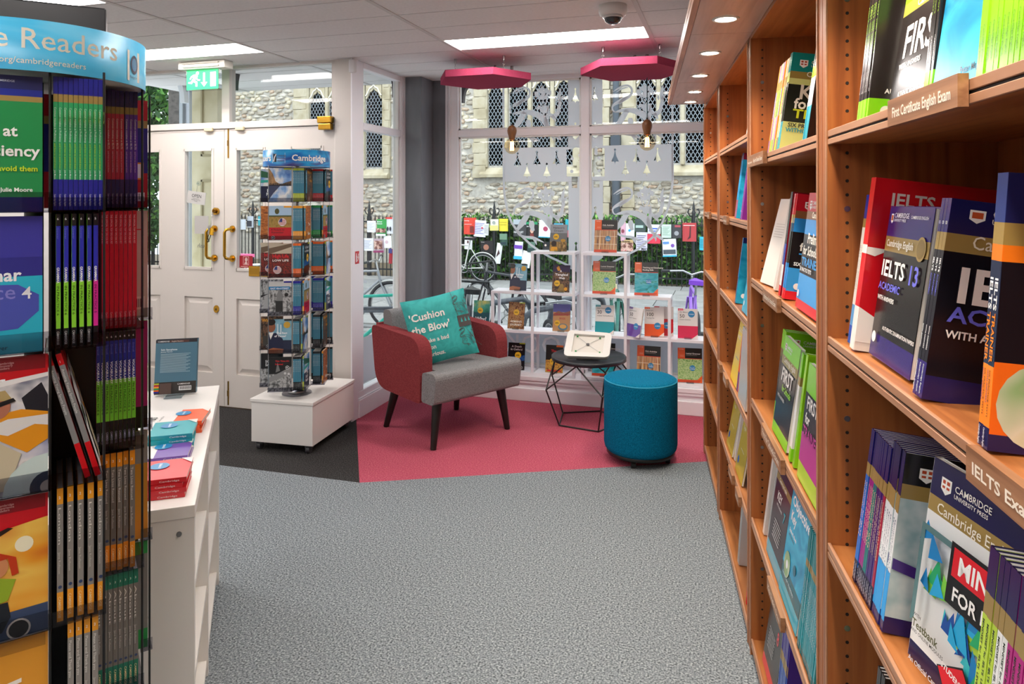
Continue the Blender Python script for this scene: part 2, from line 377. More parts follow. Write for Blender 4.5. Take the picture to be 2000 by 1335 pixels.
film(cr, [fb(845, 60), fb(920, 40), fb(1006, 40), fb(1006, 640), fb(845, 645)], [ermine(*fb(933, 190)), [fb(933, 598), fb(948, 615), fb(933, 636), fb(918, 615)]])
film(cr, [fb(845, 745), fb(1006, 738), fb(1006, 890), fb(845, 893)], [[fb(930, 745), fb(975, 762), fb(932, 805), fb(890, 765)]])
film(cr, [fd(937, 95), fd(1108, 95), fd(1108, 1310), fd(1080, 1295), fd(937, 1220)], [[fd(980, 100), fd(1052, 100), fd(1052, 180), fd(980, 180)], [fd(1035, 880), fd(1055, 900), fd(1040, 925), fd(1050, 985), fd(1035, 1090), fd(1022, 985), fd(1030, 925), fd(1015, 900)]])
for x, y in ((895, 1028), (890, 1180), (985, 990)): film(cr, [fb(x+20*math.cos(a), y+20*math.sin(a)) for a in [i*.52 for i in range(12)]], (), 2)
eR = [ermine(*fc(371, 905)), ermine(*fc(625, 905)), ermine(*fc(875, 895)), ermine(*fc(495, 1050)), ermine(*fc(748, 1045))]
film(cr, [fc(66, 880), fc(1060, 855), fc(1060, 1290), fc(66, 1292)], eR+[[fc(78, 910), fc(125, 905), fc(150, 884), fc(175, 905), fc(248, 905), fc(248, 1240), fc(78, 1242)]])
film(cr, [fc(75, 100), fc(140, 85), fc(222, 95), fc(222, 618), fc(70, 625)], [ermine(*fc(127, 175)), [fc(135, 590), fc(150, 605), fc(135, 620), fc(120, 605)]])
film(cr, [fc(66, 735), fc(228, 735), fc(228, 875), fc(66, 880)], [[fc(85, 745), fc(185, 745), fc(140, 790)]])
film(cr, [fe(66, 82), fe(252, 82), fe(252, 1085), fe(66, 1220)], [[fe(130, 90), fe(205, 90), fe(205, 172), fe(130, 172)], [fe(152, 410), fe(172, 435), fe(158, 470), fe(172, 530), fe(200, 590), fe(105, 590), fe(135, 530), fe(146, 470), fe(132, 435)]])
for x, y in ((180, 1020), (183, 1172)): film(cr, [fc(x+18*math.cos(a), y+18*math.sin(a)) for a in [i*.52 for i in range(12)]], (), 2)
film(cr, [fc(132, 905), fc(148, 895), fc(164, 905), fc(164, 980), fc(148, 992), fc(132, 980)], (), 2)
def ribbon(pts, k=1):
    P = [Vector(p[:2]) for p in pts]; Lp = []; Rp = []
    for i, p in enumerate(P):
        d = (P[min(i+1, len(P)-1)]-P[max(i-1, 0)]).normalized(); n = Vector((-d.y, d.x))*pts[i][2]/2*k
        Lp.append(tuple(p+n)); Rp.append(tuple(p-n))
    return Lp+Rp[::-1]
def smooth(pts, n=4):
    out = []
    for i in range(len(pts)-1):
        p0 = pts[max(i-1, 0)]; p1 = pts[i]; p2 = pts[i+1]; p3 = pts[min(i+2, len(pts)-1)]
        for j in range(n):
            t = j/n; out.append(tuple(.5*((2*b)+(-a+c_)*t+(2*a-5*b+4*c_-d)*t*t+(-a+3*b-3*c_+d)*t**3) for a, b, c_, d in zip(p0, p1, p2, p3)))
    return out+[tuple(pts[-1])]
LION = [ribbon(smooth(r_)) for r_ in [
    [(215, 505, 10), (175, 490, 16), (160, 450, 18), (175, 420, 26), (220, 390, 40), (285, 355, 46), (350, 325, 32), (388, 280, 26), (388, 225, 26), (350, 190, 24), (290, 192, 22), (225, 225, 20), (170, 262, 5)],
    [(205, 268, 5), (250, 240, 14), (300, 218, 18), (345, 210, 10)], [(240, 400, 30), (300, 350, 34), (345, 312, 5)],
    [(190, 505, 8), (250, 488, 34), (330, 478, 50), (420, 488, 66), (500, 520, 74), (555, 560, 84), (580, 610, 66), (610, 660, 30)],
    [(340, 480, 50), (300, 540, 66), (262, 600, 66), (225, 650, 44), (205, 690, 30), (240, 740, 26), (300, 760, 26), (380, 770, 34), (440, 790, 30), (520, 825, 6)],
    [(375, 570, 40), (376, 610, 66), (382, 650, 50), (395, 690, 36)], [(400, 770, 40), (420, 810, 30), (436, 855, 5)],
    [(610, 400, 20), (612, 450, 26), (608, 510, 40), (590, 570, 60), (600, 640, 50), (640, 720, 36), (700, 760, 34), (745, 790, 30), (772, 815, 5)], [(650, 750, 34), (672, 790, 22), (672, 820, 4)],
    [(632, 480, 6), (645, 515, 40), (690, 520, 52), (728, 480, 46), (740, 420, 40), (752, 370, 40), (742, 310, 40), (748, 250, 34), (766, 185, 4)], [(745, 350, 30), (775, 310, 24), (810, 285, 5)],
    [(655, 520, 40), (685, 555, 34), (705, 590, 5)], [(700, 300, 8), (705, 330, 26), (708, 360, 6)]]]
FACE = [(540, 153), (556, 188), (575, 203), (603, 178), (612, 215), (646, 222), (648, 265), (632, 288), (612, 262), (604, 320), (590, 385), (550, 412), (512, 385), (496, 330), (484, 290), (465, 312), (445, 265), (455, 235), (484, 232), (476, 190), (508, 208), (526, 188)]
FH = [[(498, 242), (532, 262), (512, 296)], [(566, 294), (580, 252), (602, 246)], [(510, 322), (530, 334), (548, 336), (586, 322), (578, 370), (548, 404), (520, 376)]]
CHEST = [(490, 398), (530, 412), (578, 400), (618, 425), (606, 500), (574, 488), (562, 532), (546, 488), (520, 480), (508, 440), (478, 456), (466, 440)]
def lion(g):
    film(cr, FACE, FH, 1, g); film(cr, CHEST, (), 2, g); film(cr, [(530, 348), (565, 348), (550, 392)], (), 3, g)
    for i, q in enumerate(LION): film(cr, q, (), 3+i, g)
lion(fb); lion(lambda x, y: (fb(x, y)[0]+199.5, fb(x, y)[1]-4)); lion(lambda x, y: (fb(x, y)[0]+6.5, fb(x, y)[1]+197)); lion(lambda x, y: (fb(x, y)[0]+200, fb(x, y)[1]+196))
BL = [(983, 155), (984, 355), (985.7, 385), (991, 412), (1000, 436), (1015, 457), (1037, 478), (1054, 490), (1075, 502), (1114, 520), (1145, 540)]
BR = [(1313, 150), (1314, 352), (1312, 370), (1306, 403), (1293, 436), (1275, 463), (1245, 487), (1200, 510), (1145, 540)]
film(cr, ribbon([(a, b, 4.2) for a, b in BL]), (), 4); film(cr, ribbon([(a, b, 4.2) for a, b in BR]), (), 4)
film(cr, ribbon([(983, 160, 3), (1109, 154, 3)]), (), 5); film(cr, ribbon([(1176, 154, 3), (1313, 148, 3)]), (), 5)
cr.build('frosted_crest', w1)
# low frosted strip with the shop's mirrored lettering
st = MB()
for x0, x1 in ((-2.03, -1.055), (-.98, .015)): st.box((x0, YF-.001, .216), (x1, YF, .50), FROST)
st.build('frosted_strip', w1)
le = MB(); a = onY(1112, 700, YF)
art(le, [('t', 'BOOKS', 0, 0, .2, '#ffffff', {'mir': 1})], 1, 1, lambda x, z, e: (-1.09+x, YF-.0015-e, .30+z)); le.build('mirrored_lettering', w1)

# --- doors
YD = 4.21
def door(name, x0, x1, hinge):
    t = MB(); z0, z1 = .008, 1.985; th = .045; ft = FR = WARMW; y0, y1 = YD, YD+th
    g = [(x0+.10, x0+.345), (x1-.345, x1-.10)] if hinge == 'l' else [(x0+.10, x0+.33), (x1-.34, x1-.10)]
    zb, zt = .99, 1.84       # glass
    pb, pt = .24, .78        # lower panel
    t.box((x0, y0, z0), (x1, y1, pb), ft); t.box((x0, y0, pt), (x1, y1, zb), ft); t.box((x0, y0, zt), (x1, y1, z1), ft)
    for a, b in ((x0, g[0][0]), (g[0][1], g[1][0]), (g[1][1], x1)): t.box((a, y0, pb), (b, y1, pt), ft); t.box((a, y0, zb), (b, y1, zt), ft)
    o = struct(t, name)
    for a, b in g:
        q = MB(); q.box((a, y0+.018, pb), (b, y1-.01, pt), ft)
        i = .045; vs = [(a+.006, y0+.018, pb+.006), (b-.006, y0+.018, pb+.006), (b-.006, y0+.018, pt-.006), (a+.006, y0+.018, pt-.006), (a+i, y0+.004, pb+i), (b-i, y0+.004, pb+i), (b-i, y0+.004, pt-i), (a+i, y0+.004, pt-i)]
        q.add(vs, [(4, 5, 6, 7), (0, 1, 5, 4), (1, 2, 6, 5), (2, 3, 7, 6), (3, 0, 4, 7)], ft); q.build('door_panel', o)
        MB().box((a, y0+.02, zb), (b, y0+.026, zt), GLASS).build('pane', o)
        m = MB()
        for u, v in (((a-.012, zb-.012), (a+.006, zt+.012)), ((b-.006, zb-.012), (b+.012, zt+.012)), ((a, zb-.012), (b, zb+.006)), ((a, zt-.006), (b, zt+.012))): m.box((u[0], y0-.005, u[1]), (v[0], y0+.02, v[1]), ft)
        m.build('glazing_bead', o)
    return o, g
dl, gl = door('door_1', -4.345, -3.437, 'l'); dr, gr = door('door_2', -3.433, -2.54, 'r')
fr = MB(); fr.box((-4.37, YD-.01, 1.99), (-2.53, YD+.06, 2.035), WARMW); fr.box((-4.37, YD-.01, 2.41), (-2.53, YD+.06, 2.45), WARMW)
for a, b in ((-4.37, -4.345), (-3.45, -3.385), (-2.56, -2.53)): fr.box((a, YD-.01, 2.03), (b, YD+.06, 2.42), WARMW)
fr.box((-4.37, YD-.01, 0), (-4.347, YD+.06, 2.0), WARMW); fr.box((-2.538, YD-.012, 0), (-2.53, YD+.06, 2.0), WARMW)
tr = struct(fr, 'window_3', bev=.003)
for a, b in ((-4.345, -3.45), (-3.385, -2.56)):
    MB().box((a, YD+.02, 2.035), (b, YD+.026, 2.41), GLASS).build('pane', tr)
struct(MB().box((-4.37, YD, -.02), (-2.53, YD+.10, .006), mat('#4b3a2a', .6)), 'trim_threshold')
def pull(x, par):
    h = MB(); z0, z1 = 1.065, 1.275; y = YD
    h.tube([(x, y-.003, z0), (x, y-.045, z0), (x-.012, y-.062, z0+.006), (x-.02, y-.066, z0+.022), (x-.02, y-.066, z1-.022), (x-.012, y-.062, z1-.006), (x, y-.045, z1), (x, y-.003, z1)], .0105, BRASS, 12)
    for z in (z0, z1): h.cyl((x, y-.012, z), (x, y, z), .024, BRASS, 20); h.cyl((x, y-.018, z), (x, y-.012, z), .016, BRASS, 20)
    h.build('pull_handle', par)
pull(-3.515, dl); pull(-3.36, dr)
k = MB(); k.cyl((-3.5, YD-.018, 1.40), (-3.5, YD, 1.40), .026, BRASS, 20); k.cyl((-3.5, YD-.03, 1.40), (-3.5, YD-.018, 1.40), .014, mat('#7a5520', .3, 1), 14); k.build('upper_lock', dl)
k = MB(); k.prism([(-3.5+.022*math.cos(a), .70+.027*math.sin(a)) for a in [i*.4488 for i in range(14)]], YD-.008, YD, BRASS, 'y'); k.box((-3.503, YD-.0095, .69), (-3.497, YD-.008, .705), BLACK); k.build('keyhole_plate', dl)
for z0, z1 in ((1.78, 1.99), (.02, .19)): MB().box((-3.405, YD-.004, z0), (-3.395, YD, z1), BRASS).box((-3.404, YD-.01, (z0+z1)/2-.02), (-3.396, YD-.004, (z0+z1)/2+.02), mat('#8d6a2a', .3, 1)).build('flush_bolt', dr)
MB().box((-3.225, YD-.006, .945), (-3.06, YD, 1.015), BRASS).box((-3.215, YD-.010, .958), (-3.07, YD-.006, 1.003), mat('#b58b3a', .35, 1)).build('letter_flap', dr)
for x in (-3.555, -3.29): tag(MB().box((x-.035, YD-.028, 1.972), (x+.035, YD-.006, 2.0), mat('#d8cba8', .4)).build('alarm_sensor', bev=.006), 'cream plastic alarm contact on the door head, %s' % ('over the left leaf' if x < -3.4 else 'over the right leaf'), 'sensor', 'alarm contacts above the doors')
tag(MB().box((-2.645, YD-.055, 2.0), (-2.54, YD-.012, 2.045), BRASS).box((-2.64, YD-.05, 1.955), (-2.545, YD-.012, 1.996), BRASS).build('door_closer', bev=.004), 'brass door closer block at the top corner of the right door', 'door closer')
cb = MB(); cb.tube([(-4.3, YD-.012, 1.975), (-3.9, YD-.012, 1.985), (-3.56, YD-.014, 1.988), (-3.1, YD-.014, 1.988), (-2.62, YD-.014, 1.99)], .0018, mat('#6b6560', .5), 5); tag(cb.build('cable'), 'thin cable running along the head of the doors', 'cable')
# keys hanging from the lock
kt = thing('key_bunch', 'bunch of keys with yellow leather fob hanging from the upper door lock', 'keys', (-3.5, YD-.03, 1.40))
ch = MB()
for i in range(9): ch.torus((-.004*i*.6+.0, -.012, -.012-.0125*i), .006, .0013, STEEL, 'y' if i % 2 else 'x', 10, 5)
ch.build('chain', kt); MB().prism([(-.03, -.165), (.012, -.170), (.014, -.125), (-.024, -.122)], -.03, -.018, mat('#e0a81e', .5), 'y').build('fob', kt, bev=.003)
MB().prism([(-.022, -.118), (-.005, -.118), (-.012, -.165), (-.03, -.16)], -.036, -.033, STEEL, 'y').cyl((-.01, -.036, -.11), (-.01, -.033, -.11), .012, STEEL, 12).build('key', kt)
MB().tube([(-.02, -.03, -.165), (-.026, -.03, -.19), (-.014, -.03, -.215)], .003, BLACK, 6).tube([(.0, -.03, -.165), (-.012, -.03, -.195), (-.026, -.03, -.22)], .003, BLACK, 6).build('cord', kt)
# notices on the panes
xg = gl[1]
t = thing('open_card', 'white card reading OPEN hung askew from a suction hook on the left door pane', 'sign', ((xg[0]+xg[1])/2-.01, YD+.012, 1.60))
mb = MB(); R = Matrix.Rotation(math.radians(7), 4, 'Y'); mb.box((-.085, -.001, -.15), (.075, .001, -.06), mat('#c3c0be', .6), R); mb.build('card', t)
mp = MB(); art(mp, [('t', 'OPEN', .5, .52, .21, '#222222', {'a': 'c'}), ('t', 'Opening hours', .5, .38, .06, '#444444', {'a': 'c'}), ('t', 'Monday to Saturday', .5, .28, .06, '#444444', {'a': 'c'}), ('t', 'Sunday', .5, .18, .06, '#444444', {'a': 'c'})], .16, .09, lambda x, z, e: R @ Vector((-.085+x, -.0012-e, -.15+z))); mp.build('lettering', t)
MB().cyl((0, -.001, 0), (0, .008, 0), .016, ACRY, 16).cyl((0, -.012, 0), (0, 0, 0), .006, ACRY, 10).tube([(0, -.008, -.01), (-.006, -.008, -.04), (-.012, -.003, -.062)], .001, STEEL, 5).build('suction_hook', t)
n = MB(); n.box((xg[0]+.075, YD+.0165, 1.235), (xg[0]+.195, YD+.0185, 1.365), mat('#b9b5b3', .7)); tag(n.build('paper_notice'), 'square grey notice on the left door pane below the card, printed side outwards', 'notice')
mp = MB(); art(mp, [('t', 'Push', 0, 0, .045, '#555555', {'mir': 1})], 1, 1, lambda x, z, e: (xg[0]+.185+x, YD+.017-e, 1.135+z)); mp.build('push_lettering', dl)
s = thing('red_sticker', 'dark red square sticker with a portrait emblem low on the right door pane', 'sticker', (gr[0][0]+.012, YD+.0185, 1.0))
MB().box((0, 0, 0), (.11, .0012, .085), mat('#a01a26', .4)).build('film', s)
mp = MB(); art(mp, [('r', .28, .22, .72, .94, '#d9b8b4'), ('r', .31, .25, .69, .91, '#a01a26'), ('c', .52, .68, .11, '#d9b8b4', 1.2), ('p', [(.36, .28), (.64, .28), (.58, .5), (.44, .5)], '#d9b8b4'), ('r', .1, .08, .65, .12, '#d9b8b4')], .11, .085, lambda x, z, e: (x, -e, z)); mp.build('emblem', s)
fs = thing('fire_extinguisher_sign', 'small red fire extinguisher sticker on the white frame beside the side window', 'sign', (-2.3945, 4.215, 1.05))
Mz = Matrix.Rotation(math.pi/2, 4, 'Z')
MB().box((0, .008, 0), (.001, .062, .085), mat('#c5222b', .4)).build('film', fs)
mp = MB(); art(mp, [('r', .2, .15, .42, .7, '#ffffff'), ('c', .31, .78, .1, '#ffffff'), ('p', [(.52, .2), (.62, .2), (.86, .5), (.8, .6)], '#ffffff'), ('p', [(.52, .45), (.62, .45), (.86, .75), (.8, .85)], '#ffffff')], .054, .085, lambda x, z, e: (.001+e, .008+x, z)); mp.build('pictogram', fs)
# fire exit sign under the ceiling
ex = thing('exit_sign', 'green running man emergency exit sign hung under the ceiling by the doors', 'sign', (-3.62, 4.0, 2.43))
MB().box((0, -.03, -.052), (.38, .06, 0), mat('#e8e4da', .4)).box((.04, -.045, -.044), (.34, -.03, -.034), mat('#e8e4da', .4)).box((.04, -.045, -.02), (.34, -.03, -.012), mat('#e8e4da', .4)).build('lamp_housing', ex, bev=.005)
MB().box((.035, .003, -.20), (.325, .012, -.05), ACRY).box((.045, 0, -.19), (.305, .004, -.055), glow('#00b45e', .55)).build('sign_plate', ex)
mp = MB(); WH = glow('#ffffff', .75)
art(mp, [('r', .76, .14, .93, .86, WH), ('p', [(.56, .14), (.66, .36), (.59, .36), (.59, .84), (.53, .84), (.53, .36), (.46, .36)], WH), ('c', .35, .83, .045, WH),
         ('p', [(.22, .76), (.30, .78), (.36, .70), (.34, .56), (.41, .50), (.44, .52), (.42, .44), (.35, .47), (.30, .55), (.27, .47), (.35, .40), (.35, .16), (.29, .16), (.29, .33), (.21, .40), (.17, .30), (.06, .33), (.06, .40), (.14, .40), (.20, .56), (.23, .66), (.17, .62), (.13, .52), (.10, .55), (.14, .68)], WH)],
    .26, .135, lambda x, z, e: (.045+x, -e, -.19+z)); mp.build('pictogram', ex)
# alarm box on the column head
tag(MB().box((-2.41, 4.16, 2.33), (-2.36, 4.19, 2.42), mat('#e2dfe0', .4)).build('motion_sensor', bev=.008), 'small white alarm sensor at the top of the white column', 'sensor')

# ================================================================ CEILING THINGS
def baffle(lat, d, a0, label):
    c = cam(lat, d, 2.28); t = thing('acoustic_baffle', label, 'ceiling baffle', c, 0, 'pink hexagonal ceiling baffles')
    pts = [(.33*math.cos(math.radians(a0+60*k)+T), .33*math.sin(math.radians(a0+60*k)+T)) for k in range(6)]
    MB().prism(pts, 0, .045, FABP).build('felt_panel', t, bev=.003)
    for k in range(3):
        a = math.radians(a0+60*k*2-30)+T; x, y = .2*math.cos(a), .2*math.sin(a); h = MB()
        h.cyl((x, y, .12), (x, y, .15), .009, STEEL, 10)
        for j in range(5): h.torus((x, y, .05+.0155*j), .006, .0016, STEEL, 'y' if j % 2 else 'x', 10, 5)
        h.build('chain', t)
baffle(-.185, 4.78, -19, 'pink hexagonal felt baffle hanging over the armchair corner, left of the two')
baffle(.757, 4.42, -14, 'pink hexagonal felt baffle hanging nearer the bookcase, right of the two')
BULBG = glassmat('bulb_glass', '#f6e8d0', .05); FIL = glow('#ffb060', 28); HW = noisy('holder_wood', ['#5b3a22', '#7a4f2e'], (60, 60, 12), 3, .45)
for px_, d, zc, lab in ((1000, 5.0, 1.864, 'left filament bulb pendant with turned wooden holder before the window'), (1264, 4.6, 1.861, 'right filament bulb pendant with turned wooden holder before the window')):
    p = cam(d*(px_-1000)/1375, d, zc); t = thing('pendant_bulb', lab, 'pendant lamp', p, 0, 'bare bulb pendants')
    MB().lathe([(.006, .148), (.018, .143), (.030, .128), (.0335, .108), (.031, .09), (.025, .07), (.022, .05), (.021, .046), (0, .046)], (0, 0, 0), HW, 24).build('lamp_holder', t)
    MB().lathe([(.0, -.057), (.02, -.054), (.04, -.040), (.054, -.015), (.057, .003), (.050, .026), (.036, .043), (.022, .052)], (0, 0, 0), BULBG, 28).build('glass_globe', t)
    f = MB()
    for k in range(8):
        a = k*math.pi/4; x, y = .013*math.cos(a), .013*math.sin(a); f.cyl((x, y, -.033), (x*.8, y*.8, .03), .0017, FIL, 5)
    f.cyl((0, 0, -.03), (0, 0, .05), .004, mat('#c9b79a', .3), 6); f.build('filament', t)
    MB().cyl((0, 0, .146), (0, 0, ZC-zc), .003, mat('#245a62', .6), 6).cyl((0, 0, .146), (0, 0, .158), .007, BLACK, 10).cyl((0, 0, ZC-zc-.03), (0, 0, ZC-zc), .012, STEEL, 12).build('cord', t)
t = thing('dome_camera', 'white dome security camera on the ceiling with a smoked lens', 'camera', cam(.49, 3.42, ZC))
MB().lathe([(0, 0), (.068, 0), (.069, -.03), (.064, -.045), (.052, -.05), (.046, -.05)], (0, 0, 0), mat('#e3dfdc', .4), 32).build('camera_housing', t)
MB().lathe([(.046, -.048), (.045, -.06), (.036, -.078), (.02, -.089), (0, -.092)], (0, 0, 0), mat('#2a2c30', .08, 0, .8), 28).lathe([(.046, -.05), (.05, -.058), (.044, -.062)], (0, 0, 0), mat('#d5d2cf', .3), 28).build('dome', t)

# ================================================================ ARMCHAIR
ac = (-1.757, 4.273); fw = Vector((.848, -.53, 0)); rz = math.atan2(-.53, .848)
t = thing('armchair', 'low armchair with grey seat, dusky red arms and black tapered legs', 'chair', (ac[0], ac[1], 0), rz)
# local: +x forward, +y = the sitter's left (towards the window), -y side faces the camera
def rounded(pts, r, n=4):
    out = []
    for i, p in enumerate(pts):
        p = Vector(p); a = Vector(pts[i-1]); b = Vector(pts[(i+1) % len(pts)]); rr = r[i] if isinstance(r, (list, tuple)) else r
        if rr <= 0: out.append(tuple(p)); continue
        da = (a-p).normalized(); db = (b-p).normalized(); A_ = p+da*rr; B_ = p+db*rr
        for k in range(n+1):
            u = k/n; out.append(tuple(A_*(1-u)**2+p*2*u*(1-u)+B_*u*u))
    return out
seat = MB(); seat.prism(rounded([(-.22, .275), (.35, .27), (.36, .46), (-.22, .445)], [.03, .02, .05, .02], 5), -.335, .335, FABG, 'y', smooth=False)
# middle block narrower than the arms behind the front
seat = MB(); seat.prism(rounded([(-.24, .275), (.34, .275), (.365, .46), (-.24, .43)], [.03, .02, .05, .02], 6), -.25, .25, FABG, 'y'); 
seat.prism(rounded([(.215, .275), (.345, .275), (.372, .464), (.225, .452)], [.02, .03, .055, .02], 6), -.335, .335, FABG, 'y')
seat.build('seat', t, bev=.022, seg=4)
bk = MB(); bk.prism(rounded([(-.30, .30), (-.17, .30), (-.235, .76), (-.335, .76)], [.04, .02, .04, .04], 6), -.27, .27, FABG, 'y'); bk.build('backrest', t, bev=.025, seg=4)
for s, nm in ((-1, 0), (1, 1)):
    y0, y1 = (-.345, -.255) if s < 0 else (.255, .345)
    MB().prism(rounded([(-.30, .27), (.215, .262), (.215, .645), (-.36, .665)], [.13, .03, .12, .05], 8), y0, y1, FABR, 'y').build('armrest', t, bev=.014, seg=3)
MB().prism(rounded([(-.335, .30), (-.30, .29), (-.335, .67), (-.375, .67)], .012), -.30, .30, FABR, 'y').build('outer_back', t, bev=.01)
for x, y, fx, fy in ((.255, -.245, .29, -.30), (.255, .245, .29, .28), (-.20, -.245, -.265, -.29), (-.2, .245, -.265, .28)):
    MB().cyl((x, y, .285), (fx, fy, 0), .032, LEGB, 14, r2=.018).build('leg', t)
# cushion
cw = .43
cu = thing('cushion', 'turquoise cushion printed Cushion the Blow leaning on the armchair back', 'cushion', (0, 0, 0))
vs = []; n = 16; mb = MB()
for side in (1, -1):
    vs = []; fs = []
    for i in range(n+1):
        for j in range(n+1):
            u, v = i/n*2-1, j/n*2-1; pin = 1-.06*(1-u*u)*0; e = (1-u**4)*(1-v**4)
            x = u*cw/2*(1-.05*(1-v*v)**1*1*(abs(u))); z = v*cw/2*(1-.05*(1-u*u)*abs(v)); y = -side*(.055*e**.6 if e > 0 else 0)
            vs.append((x, y+.003*math.sin(9*u+4*v)*e, z))
    for i in range(n):
        for j in range(n):
            q = (i*(n+1)+j, (i+1)*(n+1)+j, (i+1)*(n+1)+j+1, i*(n+1)+j+1); fs.append(q if side > 0 else q[::-1])
    mb.add(vs, fs, FABT, True)
mb.build('cushion_cover', cu)
def cf(x, z, e):
    u, v = x/cw*2-1, z/cw*2-1; q = max(0, (1-u**4)*(1-v**4)); return (x-cw/2, -.055*q**.6-.003*math.sin(9*u+4*v)*q*0-.004-e, z-cw/2)
BRN = mat('#4f4a48', .8)
mp = MB()
art(mp, [('t', "'Cushion", .06, .66, .15, '#f2efe9', {'b': 1}), ('t', "the Blow'", .06, .48, .15, '#f2efe9', {'b': 1}), ('t', 'To make a bad', .06, .32, .085, '#e9e7e2', {'b': 1}), ('t', 'situation', .06, .22, .085, '#e9e7e2', {'b': 1}), ('t', 'less serious.', .06, .12, .085, '#e9e7e2', {'b': 1})], cw, cw, cf)
gr_ = MB()
for i in range(6): mp.add([cf(cw*(.76+.035*i), cw*(.43+0*i), .0002), cf(cw*(.76+.035*(i+1)), cw*.43, .0002), cf(cw*(.76+.035*(i+1)), cw*.60, .0002), cf(cw*(.76+.035*i), cw*.60, .0002)], [(0, 1, 2, 3)], BRN)
def crib(pts, m): mp.add([cf(x*cw, z*cw, .0004) for x, z in pts], [(i, i+1, len(pts)-2-i, len(pts)-1-i) for i in range(len(pts)//2-1)], m)
crib(ribbon([(.76+.0*i, .985-.98*i/12, .006) for i in range(3)]+[(.76+.003*i*i, .80-.07*i, .006) for i in range(11)]), BRN)
for (ox, oz, s) in ((.745, .62, .24), (.735, .13, .24)):
    for q in LION: 
        P = [(ox+s*(x-150)/640, oz+s*1.25*(1-(y-150)/720)) for x, y in q]; L_ = len(P)//2
        edge = [(x, z, .005) for x, z in P]+[(P[0][0], P[0][1], .005)]
        crib(ribbon([e_ for e_ in edge if e_[0] < .985]), BRN) if sum(1 for e_ in edge if e_[0] < .985) > 3 else None
for x in (.82, .88, .94): mp.add([cf(cw*x, cw*.57, .0005), cf(cw*(x-.018), cw*.50, .0005), cf(cw*(x+.018), cw*.50, .0005)], [(0, 1, 2)], mat('#3fb5b0', .6))
mp.build('cushion_print', cu)
# place: faces the sitter's front-left, leaning back in the corner by the near arm
a = onZ(822, 703, .47)
cu.rotation_mode = 'XYZ'; cu.location = (-1.76, 4.18, .665); cu.rotation_euler = (math.radians(-16), math.radians(-10), math.radians(38))

# ================================================================ SIDE TABLE, TABLET STAND, POUF
ct = cam(.515, 4.72); t = thing('side_table', 'small round black side table on a geometric wire frame', 'table', (ct.x, ct.y, 0), T)
tp = MB(); tp.lathe([(0, .430), (.236, .430), (.240, .440), (.246, .440), (.250, .436), (.250, .416), (.244, .414), (0, .414)], (0, 0, 0), mat('#23262b', .35), 56); tp.build('tabletop', t)
fr = MB(); q = lambda r, a, z: (r*math.cos(math.radians(a)), r*math.sin(math.radians(a)), z)
for k in range(5):
    a = -153+72*k
    fr.cyl(q(.23, a, .006), q(.23, a+72, .006), .005, BLACK, 8); fr.cyl(q(.23, a, .006), q(.33, a, .25), .005, BLACK, 8)
    fr.cyl(q(.33, a, .25), q(.225, a+36, .414), .005, BLACK, 8); fr.cyl(q(.33, a, .25), q(.225, a-36, .414), .005, BLACK, 8)
fr.build('wire_frame', t)
tt = thing('tablet_stand', 'white empty tablet enclosure tilted on the black side table', 'tablet stand', (ct.x+.0, ct.y-.03, .434), math.radians(8))
Rt = Matrix.Translation((0, -.02, .012)) @ Matrix.Rotation(math.radians(-52), 4, 'X')
w_, h_ = .158, .112
out = rounded([(-w_, 0), (w_*.9, 0), (w_, 2*h_*.92), (-w_*.88, 2*h_)], .035, 6)
inn = [(-w_*.68, h_*.32), (w_*.62, h_*.30), (w_*.70, h_*1.62), (-w_*.60, h_*1.70)]
fm = MB()
N_ = len(out)
def ring(mb, outer, inner, z0, z1, m, Mx):
    # outer ring bridged to a rectangle through resampled rays
    c0 = Vector((sum(p[0] for p in inner)/4, sum(p[1] for p in inner)/4)); O = []; I = []
    def hit(poly, a):
        d = Vector((math.cos(a), math.sin(a))); best = None
        for i in range(len(poly)):
            p = Vector(poly[i])-c0; r = Vector(poly[(i+1) % len(poly)])-c0; e = r-p; den = d.x*e.y-d.y*e.x
            if abs(den) < 1e-9: continue
            tt_ = (p.x*e.y-p.y*e.x)/den; u = (p.x*d.y-p.y*d.x)/den
            if tt_ > 0 and -1e-6 <= u <= 1+1e-6: best = tt_ if best is None else max(best, tt_)
        return c0+d*best
    n = 72; angs = sorted([2*math.pi*i/n for i in range(n)]+[math.atan2(p[1]-c0.y, p[0]-c0.x) % (2*math.pi) for p in inner])
    for a in angs: O.append(hit(outer, a)); I.append(hit(inner, a))
    n = len(angs); vs = [Mx @ Vector((p.x, p.y, z)) for z in (z0, z1) for p in O]+[Mx @ Vector((p.x, p.y, z)) for z in (z0, z1) for p in I]
    fs = []
    for i in range(n):
        j = (i+1) % n; fs += [(i, j, n+j, n+i), (2*n+j, 2*n+i, 3*n+i, 3*n+j), (n+i, n+j, 3*n+j, 3*n+i), (j, i, 2*n+i, 2*n+j)]
    mb.add(vs, fs, m)
Rt = Matrix.Translation((0, -.075, .012)) @ Matrix.Rotation(math.radians(38), 4, 'X')
ring(fm, out, inn, 0, .016, mat('#dedbd6', .35), Rt); fm.build('surround', tt)
bp = MB(); bp.prism(rounded([(-w_*.95, .008), (w_*.86, .008), (w_*.95, 1.8*h_), (-w_*.84, 1.93*h_)], .03, 5), -.022, -.001, mat('#d6d1c8', .5), 'z', Rt); bp.build('back_shell', tt)
cl = MB(); c_ = Vector((0, h_*.98)); pts4 = [(-w_*.50, h_*.45), (w_*.50, h_*.40), (w_*.50, h_*1.5), (-w_*.46, h_*1.58)]
for p in pts4: cl.cyl(Rt @ Vector((c_.x, c_.y, .006)), Rt @ Vector((p[0], p[1], .006)), .0012, STEEL, 5)
